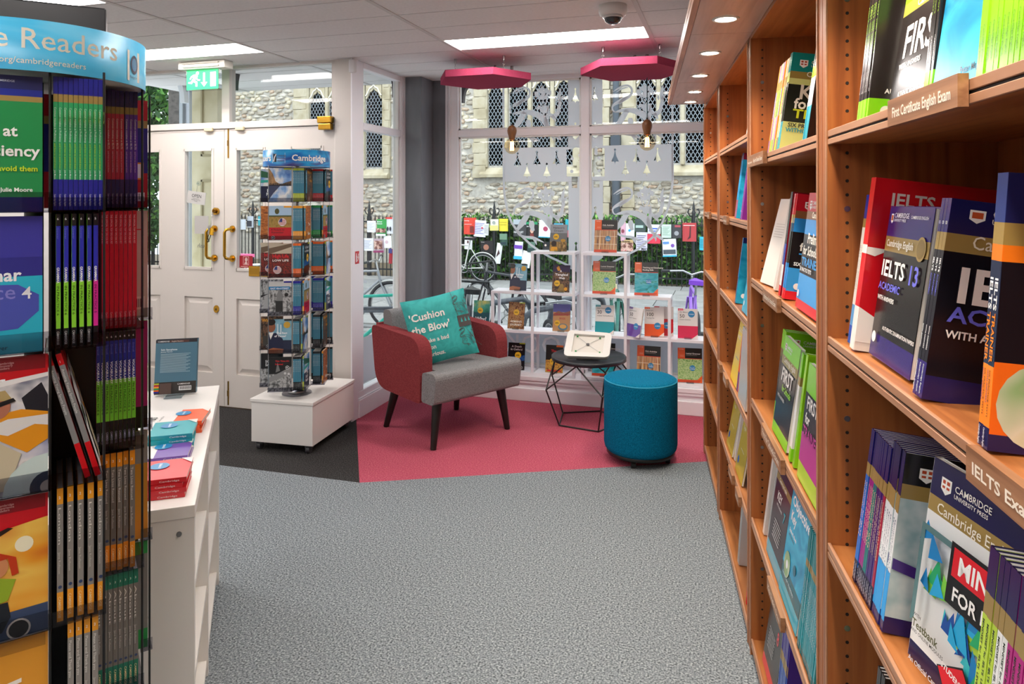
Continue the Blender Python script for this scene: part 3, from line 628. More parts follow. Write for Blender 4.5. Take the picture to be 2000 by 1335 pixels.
for a in range(4): cl.box((c_.x-.012+.006*a, c_.y-.008, .003), (c_.x-.009+.006*a, c_.y+.008, .008), mat('#555', .3) if 0 else mat('#555555', .3), Rt)
cl.cyl(Rt @ Vector((c_.x, c_.y, 0)), Rt @ Vector((c_.x, c_.y, .01)), .009, mat('#777777', .3, 1), 12); cl.build('clamp_wires', tt)
g = MB()
for p in pts4: g.cyl(Rt @ Vector((p[0]-.005, p[1], .006)), Rt @ Vector((p[0]+.005, p[1], .006)), .0055, mat('#17903f', .5), 10)
g.build('corner_grips', tt)
MB().box((-.07, -.02, 0), (.07, .13, .008), mat('#c9c6c0', .4)).box((-.03, .06, .008), (.03, .075, .09), mat('#c9c6c0', .4)).build('foot', tt)

pc = cam(.738, 4.045); t = thing('pouf', 'round teal felt pouf on black castors beside the wire table', 'pouf', (pc.x, pc.y, 0), T)
MB().lathe([(0, .468), (.16, .470), (.196, .466), (.2045, .459), (.2055, .456), (.2075, .455), (.208, .44), (.208, .10), (.203, .075), (.190, .06), (0, .06)], (0, 0, 0), FABB, 64).build('upholstery', t)
MB().lathe([(.202, .4615), (.2072, .459), (.2085, .4565), (.2065, .4535)], (0, 0, 0), mat('#0b7f9f', .8), 64).build('piping', t)
MB().lathe([(.19, .064), (.193, .058), (.193, .044), (0, .042)], (0, 0, 0), BLACK, 48).build('base', t)
for k in range(4):
    a = math.radians(-115+90*k); x, y = .155*math.cos(a), .155*math.sin(a)
    MB().cyl((x-.012, y, .021), (x+.012, y, .021), .021, BLACK, 14).box((x-.010, y-.01, .02), (x+.010, y+.012, .044), BLACK).build('castor', t)

# ================================================================ TROLLEY UNDER THE SMALL RACK
P = [(-2.704, 3.545), (-2.307, 3.545), (-2.361, 4.082)]
# box 0.40 x 0.56, near face towards the camera
t = thing('display_plinth', 'white box trolley on castors under the small revolving book rack', 'trolley', (-2.705, 3.55, 0), math.radians(4))
MB().box((0, 0, .05), (.40, .54, .285), LAMW).build('plinth_box', t, bev=.002)
MB().box((-.006, -.006, .287), (.406, .546, .306), LAMW).build('plinth_top', t, bev=.002)
for x, y in ((.04, .03), (.36, .03), (.36, .50), (.04, .50)):
    MB().cyl((x-.012, y, .022), (x+.012, y, .022), .022, mat('#3a3a3e', .4), 14).box((x-.02, y-.012, .03), (x+.02, y+.02, .05), mat('#77777a', .4, 1)).build('castor', t)

# ================================================================ BOOK COVERS
NV, GD, CB = '#1b1a4e', '#9c8148', '#141318'
def sp_txt(segs): return segs
SKY = noisy('print_sky', ['#2b5fae', '#7ea6d6', '#e6e4e0', '#8fa7c0'], (14, 14, 10), 4, .3, spec=.5)
ROCK = noisy('print_rock', ['#2c241d', '#8a6a48', '#c09060'], (30, 30, 20), 4, .3, spec=.5)
DUNE = noisy('print_dune', ['#5a2a10', '#b5652a', '#d8914a'], (20, 20, 60), 3, .3, dist=2, spec=.5)
GREEN = noisy('print_leaf', ['#2f6b33', '#7fb060', '#c9d9a0', '#4b8a55'], (60, 60, 60), 4, .3, dist=3, spec=.5)
TEALP = noisy('print_teal', ['#0e7d7a', '#1fa3b5', '#57b7c7', '#0f8a6b'], (16, 16, 30), 3, .3, dist=1, spec=.5)
SHELFP = noisy('print_bookrows', ['#2c2038', '#b87f42', '#dcc49a', '#8f3a32', '#cf9a50'], (260, 260, 6), 0, .3, spec=.5)
BWP = noisy('print_bw', ['#1d1d1d', '#6a6a6a', '#bdbdbd', '#3a3a3a'], (50, 50, 40), 4, .3, spec=.5)
DARKP = noisy('print_dark', ['#17120f', '#3a2a22', '#7d5a40', '#1c1510'], (50, 50, 50), 4, .3, spec=.5)
REDP = noisy('print_redbrown', ['#3a0f10', '#8a2a22', '#2a1c18', '#b03a2a'], (60, 60, 60), 4, .3, spec=.5)
NIGHT = noisy('print_night', ['#0c1030', '#152a6a', '#2c63a8', '#101838'], (30, 30, 30), 4, .3, spec=.5)
CITY = noisy('print_city', ['#23201c', '#a06a2a', '#e0b050', '#3a2c20'], (120, 120, 60), 4, .3, spec=.5)
GLEAM = noisy('print_cyan', ['#0e86b5', '#1f9fc9', '#2fb3d9', '#1590bf'], (10, 10, 14), 3, .25, dist=1, spec=.5)
TEALB = '#3f8199'
# small readers of the mid rack: 130 x 198 mm
W1, H1, T1 = .129, .198, .0085
def rspine(c, alt=TEALB): return [(.07, c), (.68, alt), (.25, c)]
def rtxt(t_='Readers'): return [('t', t_, .25, .88, .5, '#e8eef0', {'rot': -90, 'w': .33}), ('t', 'Cambridge', .25, .22, .42, '#dfe6ea', {'rot': -90, 'w': .17})]
def rback(c): return [('r', .06, .06, .94, .2, c), ('r', .62, .04, .92, .16, '#e9e9e9')]+[('r', .64+.03*i, .06, .655+.03*i, .14, '#222222') for i in range(8)]+[('r', .1, .8-.05*i, .6, .81-.05*i, '#cfe0e6') for i in range(7)]
for i, c in enumerate(['#b4c02f', '#c3202b', '#f0a22a', '#1f9b4d', '#ea6a1f', '#23209a', '#131316', '#1d6fb0']):
    kind('reader%d' % i, W1, H1, T1, [(.07, c), (.68, TEALB), (.25, c)], rspine(c), [(.05, c), (.75, TEALB), (.20, c)], [('t', 'Readers', .1, .8, .16, '#e8eef0', {'b': 1})], rtxt(), rback(c))
AUD = lambda x, z, c='#f2f2f2': [('c', x, z, .085, c), ('c', x, z, .07, '#222222'), ('p', [(x-.04, z-.012), (x-.01, z-.012), (x+.015, z-.03), (x+.015, z+.03), (x-.01, z+.012), (x-.04, z+.012)], c)]
FLAG = lambda x, z: [('c', x, z, .18, '#e9e6e4')]+[('r', x-.16+.01*abs(i-2.5), z-.085+.03*i, x+.16-.01*abs(i-2.5), z-.072+.03*i, '#b3262c') for i in range(6)]+[('p', [(x-.15, z), (x, z), (x, z+.115), (x-.09, z+.095)], '#2b3a7a')]
cov = {
 'black_pearls': ([(.52, SKY), (.48, '#10173a')], [('p', [(0, .75), (1, .68), (1, .8), (0, .95)], '#1c5a3a'), ('p', [(0, .58), (1, .62), (1, .7), (0, .66)], '#2aa89a'), ('t', 'The', .4, .41, .2, '#f4f4f4', {'b': 1}), ('t', 'Black', .28, .30, .2, '#f4f4f4', {'b': 1}), ('t', 'Pearls', .25, .19, .2, '#f4f4f4', {'b': 1})]),
 'dirty_money': ([(1, SKY)], [('p', [(0, .5), (0, 1), (.18, .82), (.3, .6), (.55, .5)], ROCK), ('p', [(1, .5), (1, .62), (.75, .57), (.5, .5)], '#5b4634'), ('r', 0, .47, 1, .5, '#2a2a38'), ('p', [(0, .47), (.5, .47), (.2, .25), (0, .05)], '#39405c'), ('r', .66, .95, 1, 1, '#b4c02f'), ('t', 'DIRTY MONEY', .04, .47, .16, '#16161c', {'b': 1, 'w': .93})]),
 'nowhere': ([(1, DUNE)], [('t', 'The', .5, .40, .18, '#f4f4f4', {'b': 1}), ('t', 'Now', .38, .12, .2, '#f4f4f4', {'b': 1})]),
 'picture': ([(.30, '#a9c4dc'), (.34, noisy('print_field', ['#7d6a35', '#a98a4a', '#8a5a3a'], (40, 40, 40), 4, .3)), (.36, '#c01a28')], [('c', .36, .84, .1, '#4c4a22', 1.3), ('r', 0, .68, 1, .72, '#4a5530'), ('r', .66, .95, 1, 1, '#f0a22a'), ('t', 'A Picture to', .1, .27, .12, '#1b1416'), ('t', 'Remember', .12, .19, .12, '#1b1416')]+FLAG(.6, .52)+AUD(.2, .06)),
 'high_life': ([(.3, '#c2b49e'), (.7, REDP)], [('p', [(0, .68), (0, .86), (1, 1), (1, .9)], '#6d5a48'), ('t', 'High Life', .16, .58, .21, '#d8202a', {'b': 1, 'w': .72}), ('t', 'LOW LIFE', .16, .47, .13, '#f2efe9', {'b': 1, 'w': .72})]+FLAG(.38, .22)),
 'east_street': ([(1, BWP)], [('r', 0, .84, 1, 1, '#c7c7c5'), ('p', [(.35, .12), (.62, .12), (.62, .6), (.45, .78), (.35, .6)], '#7b7b7b'), ('r', .3, .1, .62, .42, '#2b2b2b'), ('r', 0, .75, .93, .845, '#1a78ae'), ('t', 'EAST 43rd STREET', .07, .77, .09, '#f4f4f4', {'b': 1, 'w': .82}), ('r', .66, .955, 1, 1, '#23209a')]+AUD(.78, .6, '#2a2a2a')),
 'belt': ([(1, BWP)], [('p', [(.1, .1), (.9, .1), (.8, .9), (.3, .9)], '#a9a9a9'), ('p', [(0, .52), (.7, .62), (.9, .55), (.9, .49), (.3, .55), (0, .45)], '#111111'), ('t', 'De', .5, .36, .22, '#c8262c', {'b': 1})]),
 'best_times': ([(.62, noisy('print_bluehaze', ['#5f9bb8', '#86b3c4', '#3f7fa5'], (8, 8, 8), 2, .3)), (.38, '#1c2440')], [('r', .36, .55, .42, .86, '#c4d6dc'), ('r', .5, .55, .56, .84, '#c4d6dc'), ('c', .1, .78, .19, '#8a5236', 1.3), ('c', .1, .92, .19, '#1c130f', .8), ('p', [(0, 0), (0, .56), (.3, .6), (.62, .42), (.68, 0)], '#161d3c'), ('p', [(0, .6), (.22, .62), (.08, .4)], '#e4e2de'), ('p', [(0, 0), (.62, 0), (.66, .12), (.2, .16), (0, .12)], '#9b5c3c'), ('c', .8, .83, .15, '#c49a34'), ('t', 'The Best', .33, .565, .135, '#f5f5f5', {'b': 1}), ('t', 'of Times?', .25, .475, .135, '#f5f5f5', {'b': 1}), ('r', .68, .955, 1, 1, '#131316')]),
 'windows_mind': ([(1, DARKP)], [('t', 'Windows', .04, .84, .2, '#e09a2a', {'b': 1}), ('t', 'of', .5, .72, .19, '#e09a2a', {'b': 1}), ('t', 'Mind', .46, .59, .2, '#e09a2a', {'b': 1}), ('r', .1, .12, .45, .42, '#3d3a36')]+AUD(.32, .09)),
 'solo_sax': ([(.46, '#111114'), (.54, BWP)], [('t', 'SOLO', .2, .72, .17, '#e9e9e9', {'b': 1}), ('t', 'SAXOPHONE', .2, .62, .17, '#e9e9e9', {'b': 1})]),
 'personal': ([(.5, '#141415'), (.5, BWP)], [('p', [(.0, .25), (1, .5), (1, .72), (.5, .55), (0, .4)], '#8c8c8c'), ('p', [(.3, .55), (.38, .85), (.5, .6)], '#777777'), ('c', .72, .52, .055, '#cfcfcf'), ('c', .88, .5, .055, '#cfcfcf'), ('t', 'This Time it\'s', .28, .86, .1, '#d8202a', {'b': 1, 'w': .62}), ('t', 'Personal', .28, .77, .1, '#d8202a', {'b': 1})]+AUD(.82, .69)),
 'why': ([(.45, noisy('print_green2', ['#1f6b5a', '#4aa08a', '#c9c06a'], (14, 14, 14), 3, .3)), (.55, '#17505a')], [('c', .42, .62, .17, '#e3b32c'), ('t', '20%', .3, .59, .12, '#2a2418', {'b': 1}), ('t', 'Why?', .15, .24, .3, '#f4f4f4', {'b': 1})]),
 'armans': ([(1, noisy('print_brown2', ['#3a1c1c', '#8a5a3a', '#b58a5a', '#2a1a2a'], (60, 60, 40), 4, .3))], [('c', .5, .62, .17, '#e3b32c'), ('t', '20%', .38, .59, .12, '#2a2418', {'b': 1}), ('t', "ARMAN'S", .16, .24, .16, '#f2efe4', {'b': 1, 'w': .7}), ('t', 'JOURNEY', .16, .12, .16, '#f2efe4', {'b': 1, 'w': .7}), ('r', .66, .955, 1, 1, '#b4c02f')]),
 'dragons': ([(.3, '#5a5aa0'), (.7, '#b98a5f')], [('p', [(0, .62), (.3, .74), (.6, .68), (1, .76), (1, .6), (0, .55)], '#8a5a4a'), ('t', "DRAGONS'", .06, .58, .16, '#a3202e', {'b': 1, 'w': .86}), ('t', 'EGGS', .38, .44, .14, '#a3202e', {'b': 1}), ('c', .6, .16, .28, '#56788a', .7), ('c', .6, .18, .2, '#d8a45a', .6), ('c', .26, .3, .16, '#e3b32c'), ('t', '20%', .14, .27, .12, '#2a2418', {'b': 1})]),
 'tangled': ([(.25, '#2a1440'), (.75, DARKP)], [('p', [(.2, .9), (.35, .98), (.45, .8), (.3, .78)], '#c98a2a'), ('t', 'A', .42, .74, .16, '#f4f4f4', {'b': 1}), ('t', 'Tangled', .14, .61, .17, '#f4f4f4', {'b': 1, 'w': .75}), ('t', 'Web', .38, .48, .17, '#f4f4f4', {'b': 1}), ('c', .28, .32, .17, '#e3b32c'), ('t', '20%', .16, .29, .12, '#2a2418', {'b': 1}), ('c', .8, .12, .1, '#e09a2a')]+[('p', [(.3+.06*i, .0), (.33+.06*i, .0), (.5+.02*i, .3), (.48+.02*i, .3)], '#a98a4a') for i in range(8)]),
 'nelson': ([(.32, '#8f959c'), (.33, '#6a6e70'), (.35, noisy('print_town', ['#2c2418', '#8a7048', '#c7a566'], (60, 60, 30), 4, .3))], [('t', "Nelson's", .16, .84, .16, '#1c1c22', {'w': .66}), ('t', 'Dream', .22, .73, .16, '#1c1c22', {'w': .54}), ('c', .36, .54, .17, '#e3b32c'), ('t', '20%', .24, .51, .12, '#2a2418', {'b': 1}), ('c', .25, .28, .16, '#2c1d18'), ('p', [(.05, 0), (.5, 0), (.44, .16), (.1, .16)], '#d89a2a'), ('c', .78, .4, .15, '#b58a34', .6)]),
 'oxford': ([(1, '#0d0d12')], [('p', [(0, .3), (1, .35), (1, .55), (.5, .5), (0, .46)], NIGHT), ('t', 'A Death', .2, .83, .16, '#f2f2f2', {'w': .6}), ('t', 'in Oxford', .14, .72, .16, '#f2f2f2', {'w': .7}), ('c', .6, .54, .19, '#e3b32c'), ('t', '20%', .47, .51, .13, '#2a2418', {'b': 1}), ('r', .66, .955, 1, 1, '#b4c02f')]+AUD(.82, .09)),
 'blood': ([(.55, '#17130f'), (.45, CITY)], [('r', .6, .93, 1, 1, '#ea6a1f'), ('t', 'The', .3, .74, .2, '#d8202a', {'b': 1}), ('c', .42, .4, .19, '#e3b32c'), ('t', '20%', .28, .37, .13, '#2a2418', {'b': 1}), ('r', .1, .04, .9, .09, '#c8262c')]),
}
for k, (fr_, pr_) in cov.items():
    c = {'black_pearls': '#b4c02f', 'dirty_money': '#b4c02f', 'nowhere': '#f0a22a', 'picture': '#f0a22a', 'high_life': '#ea6a1f', 'east_street': '#23209a', 'belt': '#23209a'}.get(k, '#131316')
    kind(k, W1, H1, T1, fr_, rspine(c), [(.05, c), (.75, TEALB), (.20, c)], pr_, rtxt(), rback(c))
# teacher handbooks with black/orange heads 152 x 228
def hb(name, title, body, extra=(), w=.165, h=.235, tri=1):
    kind(name, w, h, .012, [(.30, '#17120f'), (.02, '#c9402a'), (.60, body), (.08, '#cf4a2c')], '#cf4a2c', '#d9d5cf',
         [('r', 0, .70, .3, 1, '#e2602c'), ('t', 'Cambridge', .05, .95, .045, '#f4e9e0'), ('r', .1, .78, .26, .785, '#f0c9b0'), ('r', .1, .75, .26, .755, '#f0c9b0')]+[('t', title[0], .34, .82, .085, '#f2efe9', {'b': 1})]+([('t', title[1], .34, .75, .085, '#f2efe9', {'b': 1})] if len(title) > 1 else [('r', .34, .78, .8, .786, '#b9b3ac')])
         +list(extra)+[('c', .6, .42, .12, '#2b82b8'), ('t', 'Buy 1 get 1', .6, .43, .045, '#f2f7fa', {'a': 'c'}), ('t', '1/2 PRICE', .6, .38, .05, '#f2f7fa', {'a': 'c', 'b': 1})]+([('p', [(1, .08), (1, .22), (.8, .08)], '#e2602c'), ('p', [(1, 0), (1, .12), (.86, 0)], '#e2602c')] if tri else []))
hb('clil', ['CLIL Activities'], SHELFP, [('r', .24, .08, .26, .68, '#e6d9bd'), ('r', .86, .08, .88, .68, '#e6d9bd'), ('r', 0, .24, 1, .255, '#e6d9bd'), ('r', 0, .48, 1, .495, '#e6d9bd')], tri=0)
hb('lexical', ['Lexical Grammar'], GREEN); hb('reading', ['Teaching and Developing', 'Reading Skills'], TEALP)
def num(name, au, n, ti, c):
    kind(name, .135, .205, .012, [(.58 if name[-1] not in 'fd' else .42, '#e4dfdc'), (.42 if name[-1] not in 'fd' else .58, c)], c, [(.58, '#e4dfdc'), (.42, c)],
      [('r', 0, .93, .27, 1, c), ('t', 'Cambridge', .03, .95, .05, '#ffffff'), ('t', au, .08, .86, .085, '#3a3634'), ('t', n, .08, .69, .26, '#26221f'), ('t', ti, .08, .61, .075, '#3a3634'), ('p', [(1, 0), (1, .14), (.72, 0)], '#e9dcd6')]
      +([('c', .66, .36, .17, '#2b82b8'), ('t', '1/2 PRICE', .66, .34, .06, '#ffffff', {'a': 'c', 'b': 1})] if n == '100' or name in ('nred', 'npurple', 'n30f') else [('c', .68, .82, .17, '#2b82b8'), ('t', '1/2 PRICE', .68, .80, .06, '#ffffff', {'a': 'c', 'b': 1})]),
      [('t', 'Cambridge', .3, .3, .5, '#f4f4f4', {'rot': -90, 'w': .22})], [('r', .1, .86, .6, .88, '#b3202c'), ('r', .1, .8, .7, .81, '#666666'), ('r', .1, .76, .7, .77, '#666666'), ('r', .1, .7, .7, .71, '#666666')])
num('n30', "Scott Thornbury's", '30', 'Language Teaching Methods', '#1e9ba6'); num('n100', "Penny Ur's", '100', 'Teaching Tips', '#ee5a24'); num('n50', "Alan Maley's", '50', 'Creative Activities', '#d92a55'); num('n30f', "Scott Thornbury's", '30', 'Language Teaching Methods', '#1e9ba6'); num('npurple', "Jack Richards'", '50', 'Tips for Teachers', '#6f4aa0'); num('nred', "Carol Read's", '101', 'Tips', '#d0202c')

# ================================================================ REVOLVING RACKS
def rackframe(t, R, z0, z1, tiers, pitch, kh, mt, mat_p, back):
    """pole, base disc, wire uprights and pocket trays"""
    f = MB(); f.cyl((0, 0, z0), (0, 0, z1), .012, STEEL if back else BLACK, 12); f.build('pole', t)
    return f
def header(t, R, z0, z1, m, ops_fn, inner):
    MB().lathe([(R, 0), (R, z1-z0), (R-.002, z1-z0), (R-.002, 0), (R, 0)], (0, 0, z0), m, 72).build('header_band', t)
    mp = MB(); ops_fn(mp); mp.build('header_print', t)
    MB().lathe([(0, .004), (R-.003, .004), (R-.003, 0), (0, 0)], (0, 0, z0+.01), inner, 48).build('header_tray', t)
def rack(name, label, ctr, th, z0, ztops, bh, mtray, blk, layout, prefix):
    """th: rack turn; layout per tier gives u, n offsets of stacks. Local frame u=(cos th, sin th) right, n towards camera."""
    t = thing(name, label, 'book rack', (ctr.x, ctr.y, 0), T+th)       # local +x = u, local -y = n
    return t
def tray(t, *a):
    mb = MB(); pocket(mb, *a); return mb.build('pocket_tray', t)
def pocket(mb, x0, x1, y0, y1, z, m, hh=.05):
    mb.box((x0-.004, y0-.003, z-.004), (x1+.004, y1+.003, z-.001), m)
    mb.box((x0-.004, y0-.003, z-.004), (x1+.004, y0-.001, z+hh*.45), m)
def place(t, x, y, z, rz=0, rx=0, ry=0):
    return Matrix.LocRotScale(t.location, t.rotation_euler, None) @ Matrix.LocRotScale(Vector((x, y, z)), Euler((math.radians(rx), math.radians(ry), math.radians(rz)), 'XYZ'), None)

# ---- small rack on the trolley
mc = cam(4.30*(580-1000)/1375, 4.30); th = math.radians(6)
t = thing('book_rack', 'small revolving rack of readers with blue and purple header on the white trolley', 'book rack', (mc.x, mc.y, 0), T+th)
MB().cyl((0, 0, .31), (0, 0, 1.72), .014, STEEL, 14).build('pole', t)
MB().lathe([(0, .006), (.085, .006), (.09, 0), (0, 0)], (0, 0, .307), ACRD, 32).lathe([(.018, .03), (.05, .02), (.055, .004), (.018, .004)], (0, 0, .307), STEEL, 24).build('base_plate', t)
R = .197; HB_ = noisy('header_blue', ['#2b2470', '#1f6fb8', '#2b9ad0', '#3a2470'], (3.2, 3.2, 10), 2, .3, pos=[.35, .5, .6, .72], dist=1.5, spec=.4)
def hp(mp):
    def fr_(x, z, e):
        a = -math.pi/2+(x/R); return ((R+e)*math.cos(a), (R+e)*math.sin(a), 1.682+z)
    art(mp, [('r', -.115, .018, -.03, .078, '#e4dfd8'), ('r', -.108, .024, -.085, .072, '#1a1a1e'), ('p', [(-.102, .024), (-.095, .05), (-.085, .068), (-.088, .072), (-.1, .055), (-.108, .03)], '#e4dfd8')]+[('t', s_, -.079, .057-.015*i, .0125, '#56524e') for i, s_ in enumerate(('Cambridge', 'Discovery', 'Readers'))]+[('t', 'Cambridge', .008, .032, .05, '#f2efe9', {'b': 1})], 1, 1, fr_, eps=.0002, clipit=False)
    art(mp, [('t', 'Readers', -.29, .032, .05, '#f2efe9', {'b': 1})], 1, 1, fr_, eps=.0002)
MB().lathe([(R, 0), (R, .097), (R-.002, .097), (R-.002, 0), (R, 0)], (0, 0, 1.682), HB_, 72).build('header_band', t)
mp = MB(); hp(mp); mp.build('header_print', t)
MB().lathe([(0, .002), (R-.003, .002), (R-.003, 0), (0, 0)], (0, 0, 1.69), mat('#d9d9dc', .5), 40).build('header_tray', t)
zt = [1.672, 1.449, 1.228, 1.006, .783, .560]
SPC = [0, 2, 4, 5, 6, 6]; SP2 = [1, 3, 4, 5, 6, 6]
F2 = ['dirty_money', 'picture', 'high_life', 'east_street', 'best_times', 'personal']; F1 = ['black_pearls', 'nowhere', 'high_life', 'belt', 'windows_mind', 'solo_sax']
NA = [7, 6, 5, 5, 4, 5]; NB = [7, 5, 7, 7, 5, 5]
sid = ['dirty_money', 'black_pearls', 'windows_mind', 'nowhere', 'oxford', 'picture']
ORD = ['top', 'second', 'third', 'fourth', 'fifth', 'bottom']
desc2 = ['titled Dirty Money with a mountain lake cover', 'titled A Picture to Remember with a poppy field cover', 'titled High Life Low Life with a red and black cover', 'titled East 43rd Street with a grey city cover', 'titled The Best of Times with a man in navy', "titled This Time it's Personal"]
desc1 = ['with a green bay and The Black Pearls cover', 'with an orange dune cover', 'with a dark red High Life cover at the left edge', 'with a grey karate belt cover', 'with orange Windows of Mind title', 'titled Solo Saxophone']
cname = ['lime', 'red', 'yellow', 'green', 'orange', 'navy', 'black']
tr_ = MB()
for i, z in enumerate(zt):
    zb = z-H1; g_ = 'readers in the small revolving rack, %s tier' % ORD[i]
    book(F2[i], 'reader %s, %s tier, small rack' % (desc2[i], ORD[i]), g_, place(t, -.131, -.158, zb, 0, -2))
    book(F1[i], 'reader %s, %s tier, small rack' % (desc1[i], ORD[i]), g_, place(t, -.205, -.04, zb-.002, 0, -2))
    a = SPC[i]; b = SP2[i]
    for k in range(NA[i]):
        stuffb('reader%d' % a, place(t, .006+(k+1)*.0092, -.152, zb, 90))
    book(sid[(i+2) % 6], 'reader seen edge on beside the middle stack, %s tier, small rack' % ORD[i], g_, place(t, .012+(NA[i]+1)*.0092+.002, -.148, zb, 86))
    for k in range(NB[i]):
        stuffb('reader%d' % b, place(t, .098+(k+1)*.0088, -.02, zb+.001, 90))
    book(sid[(i+4) % 6], 'reader seen edge on beside the right stack, %s tier, small rack' % ORD[i], g_, place(t, .104+(NB[i]+1)*.0088+.002, -.015, zb, 85))
    o = book('reader%d' % b, 'teal back cover with %s foot at right, %s tier of the small rack' % (cname[b], ORD[i]), g_, place(t, .198, .10, zb+.001, 180))
    tray(t, -.133, 0, -.163, -.146, zb, ACRD); tray(t, .0, .08, -.158, -.02, zb, ACRD); tray(t, .09, .165, -.026, .08, zb, ACRD); tray(t, -.207, -.14, -.045, -.02, zb, ACRD); tray(t, .16, .20, .085, .108, zb, ACRD)
tag(SB.build('thin_readers'), 'thin teal readers packed spine out in the middle and right stacks of the small rack', 'books', None, 'stuff')
fw_ = MB()
for x, y in ((-.135, -.15), (.002, -.15), (.086, -.03), (.18, .09), (-.21, -.03)):
    fw_.cyl((x, y, .355), (x, y, 1.69), .002, STEEL, 6)
fw_.build('wire_uprights', t)

# ---- big rack at the left, close to the camera
bc = cam(-.925, 1.362); th = math.radians(33)
t = thing('book_rack', 'tall black revolving book rack with light blue header, close at the left edge', 'book rack', (bc.x, bc.y, 0), T+th)
MB().cyl((0, 0, .02), (0, 0, 1.75), .016, BLACK, 14).build('pole', t)
MB().lathe([(0, .03), (.16, .03), (.17, .02), (.17, 0), (0, 0)], (0, 0, 0), BLACK, 40).build('base_plate', t)
R = .192; HB2 = noisy('header_lightblue', ['#2f9bc9', '#48aed6', '#7cc4df', '#3aa2cf'], (5, 5, 12), 3, .35, pos=[.3, .5, .66, .8], dist=1.2, spec=.4)
MB().lathe([(R, 0), (R, .088), (R-.002, .088), (R-.002, 0), (R, 0)], (0, 0, 1.716), HB2, 96).build('header_band', t)
mp = MB()
def fr_(x, z, e):
    a = -math.pi/2+(x/R); return ((R+e)*math.cos(a), (R+e)*math.sin(a), 1.716+z)
CRM = '#e2dccc'
art(mp, [('t', 'Active Readers', .145, .038, .05, CRM, {'a': 'r'}), ('t', 'cambridge.org/cambridgereaders', .083, .012, .0145, CRM, {'a': 'r'}),
  ('r', .172, .008, .215, .066, '#e6e0d2'), ('c', .194, .04, .013, '#2c3550', 1.4), ('c', .194, .04, .009, '#3f7fae', 1.4), ('t', 'Recycle', .178, .013, .008, '#333333')], 1, 1, fr_, eps=.0002, clipit=False)
mp.build('header_print', t)
MB().lathe([(0, .004), (R-.003, .004), (R-.003, 0), (0, 0)], (0, 0, 1.722), mat('#c9c5be', .5), 48).build('header_tray', t)
HB = .2345
kind('mistakes_green', .175, HB, .0072, [(.10, '#20265c'), (.05, '#1d2c8c'), (.04, GD), (.70, '#1f8a4c'), (.11, '#1b2a78')], [(.13, '#22268c'), (.06, GD), (.58, '#2c9c62'), (.23, '#22268c')], None,
  [('t', 'UNIVERSITY of CAMBRIDGE', .43, .95, .028, '#c9cfe0'), ('t', 'ESOL Examinations', .43, .925, .024, '#c9cfe0'), ('t', 'Common', .5, .66, .17, '#c3d92c', {'b': 1, 'a': 'r'}), ('t', 'mistakes', .62, .555, .17, '#c3d92c', {'b': 1, 'a': 'r'}), ('t', 'at', .68, .555, .15, '#f2f2ee', {'b': 1}), ('t', 'Proficiency', .98, .41, .15, '#f2f2ee', {'b': 1, 'a': 'r'}), ('t', '... and how to avoid them', .96, .30, .072, '#c3d92c', {'b': 1, 'a': 'r'}), ('t', 'Julie Moore', .92, .15, .055, '#f2f2ee', {'b': 1, 'a': 'r'}), ('t', 'for Proficiency.', .36, .06, .035, '#dfe4f2', {'b': 1})],
  [('t', 'Common mistakes at Proficiency', .22, .77, .6, '#e4f2ea', {'rot': -90, 'w': .26}), ('t', 'and how to avoid them', .22, .50, .5, '#c3d92c', {'rot': -90, 'w': .19}), ('t', 'Julie Moore', .22, .30, .5, '#f2f2ee', {'rot': -90, 'w': .07}), ('t', 'Cambridge English', .22, .12, .5, '#f2f2ee', {'rot': -90, 'w': .09})])
for nm, c in (('mistakes_red', '#c22a4a'), ('mistakes_purple', '#5a2d9a')):
    kind(nm, .175, HB, .0072, [(.13, '#22205c'), (.06, GD), (.81, c)], [(.14, '#201a5c'), (.06, GD), (.56, c), (.24, '#201a5c')], None, (), [('t', 'Common mistakes at IELTS', .22, .76, .6, '#f0e0e8', {'rot': -90, 'w': .26}), ('t', 'and how to avoid them', .22, .48, .5, '#e0b0d0', {'rot': -90, 'w': .18}), ('t', 'Cambridge English', .22, .12, .5, '#d0c8e8', {'rot': -90, 'w': .09})])
kind('corpus_back', .19, HB, .009, [(1, '#22205c')], '#22205c', [(.19, '#b51d2b'), (.07, GD), (.42, '#1d2370'), (.32, '#a81a2a')], (), (), [('r', .60, .26, .96, .42, '#e49a2c'), ('r', .63, .275, .93, .405, '#e2dcd4'), ('c', .78, .37, .09, '#1a1a1a', .6), ('c', .78, .37, .06, '#e2dcd4', .6), ('c', .78, .37, .025, '#1a1a1a'), ('r', .78, .06, .97, .14, '#e2dcd4')]+[('r', .80+.022*i, .075, .808+.022*i, .13, '#222222') for i in range(7)])
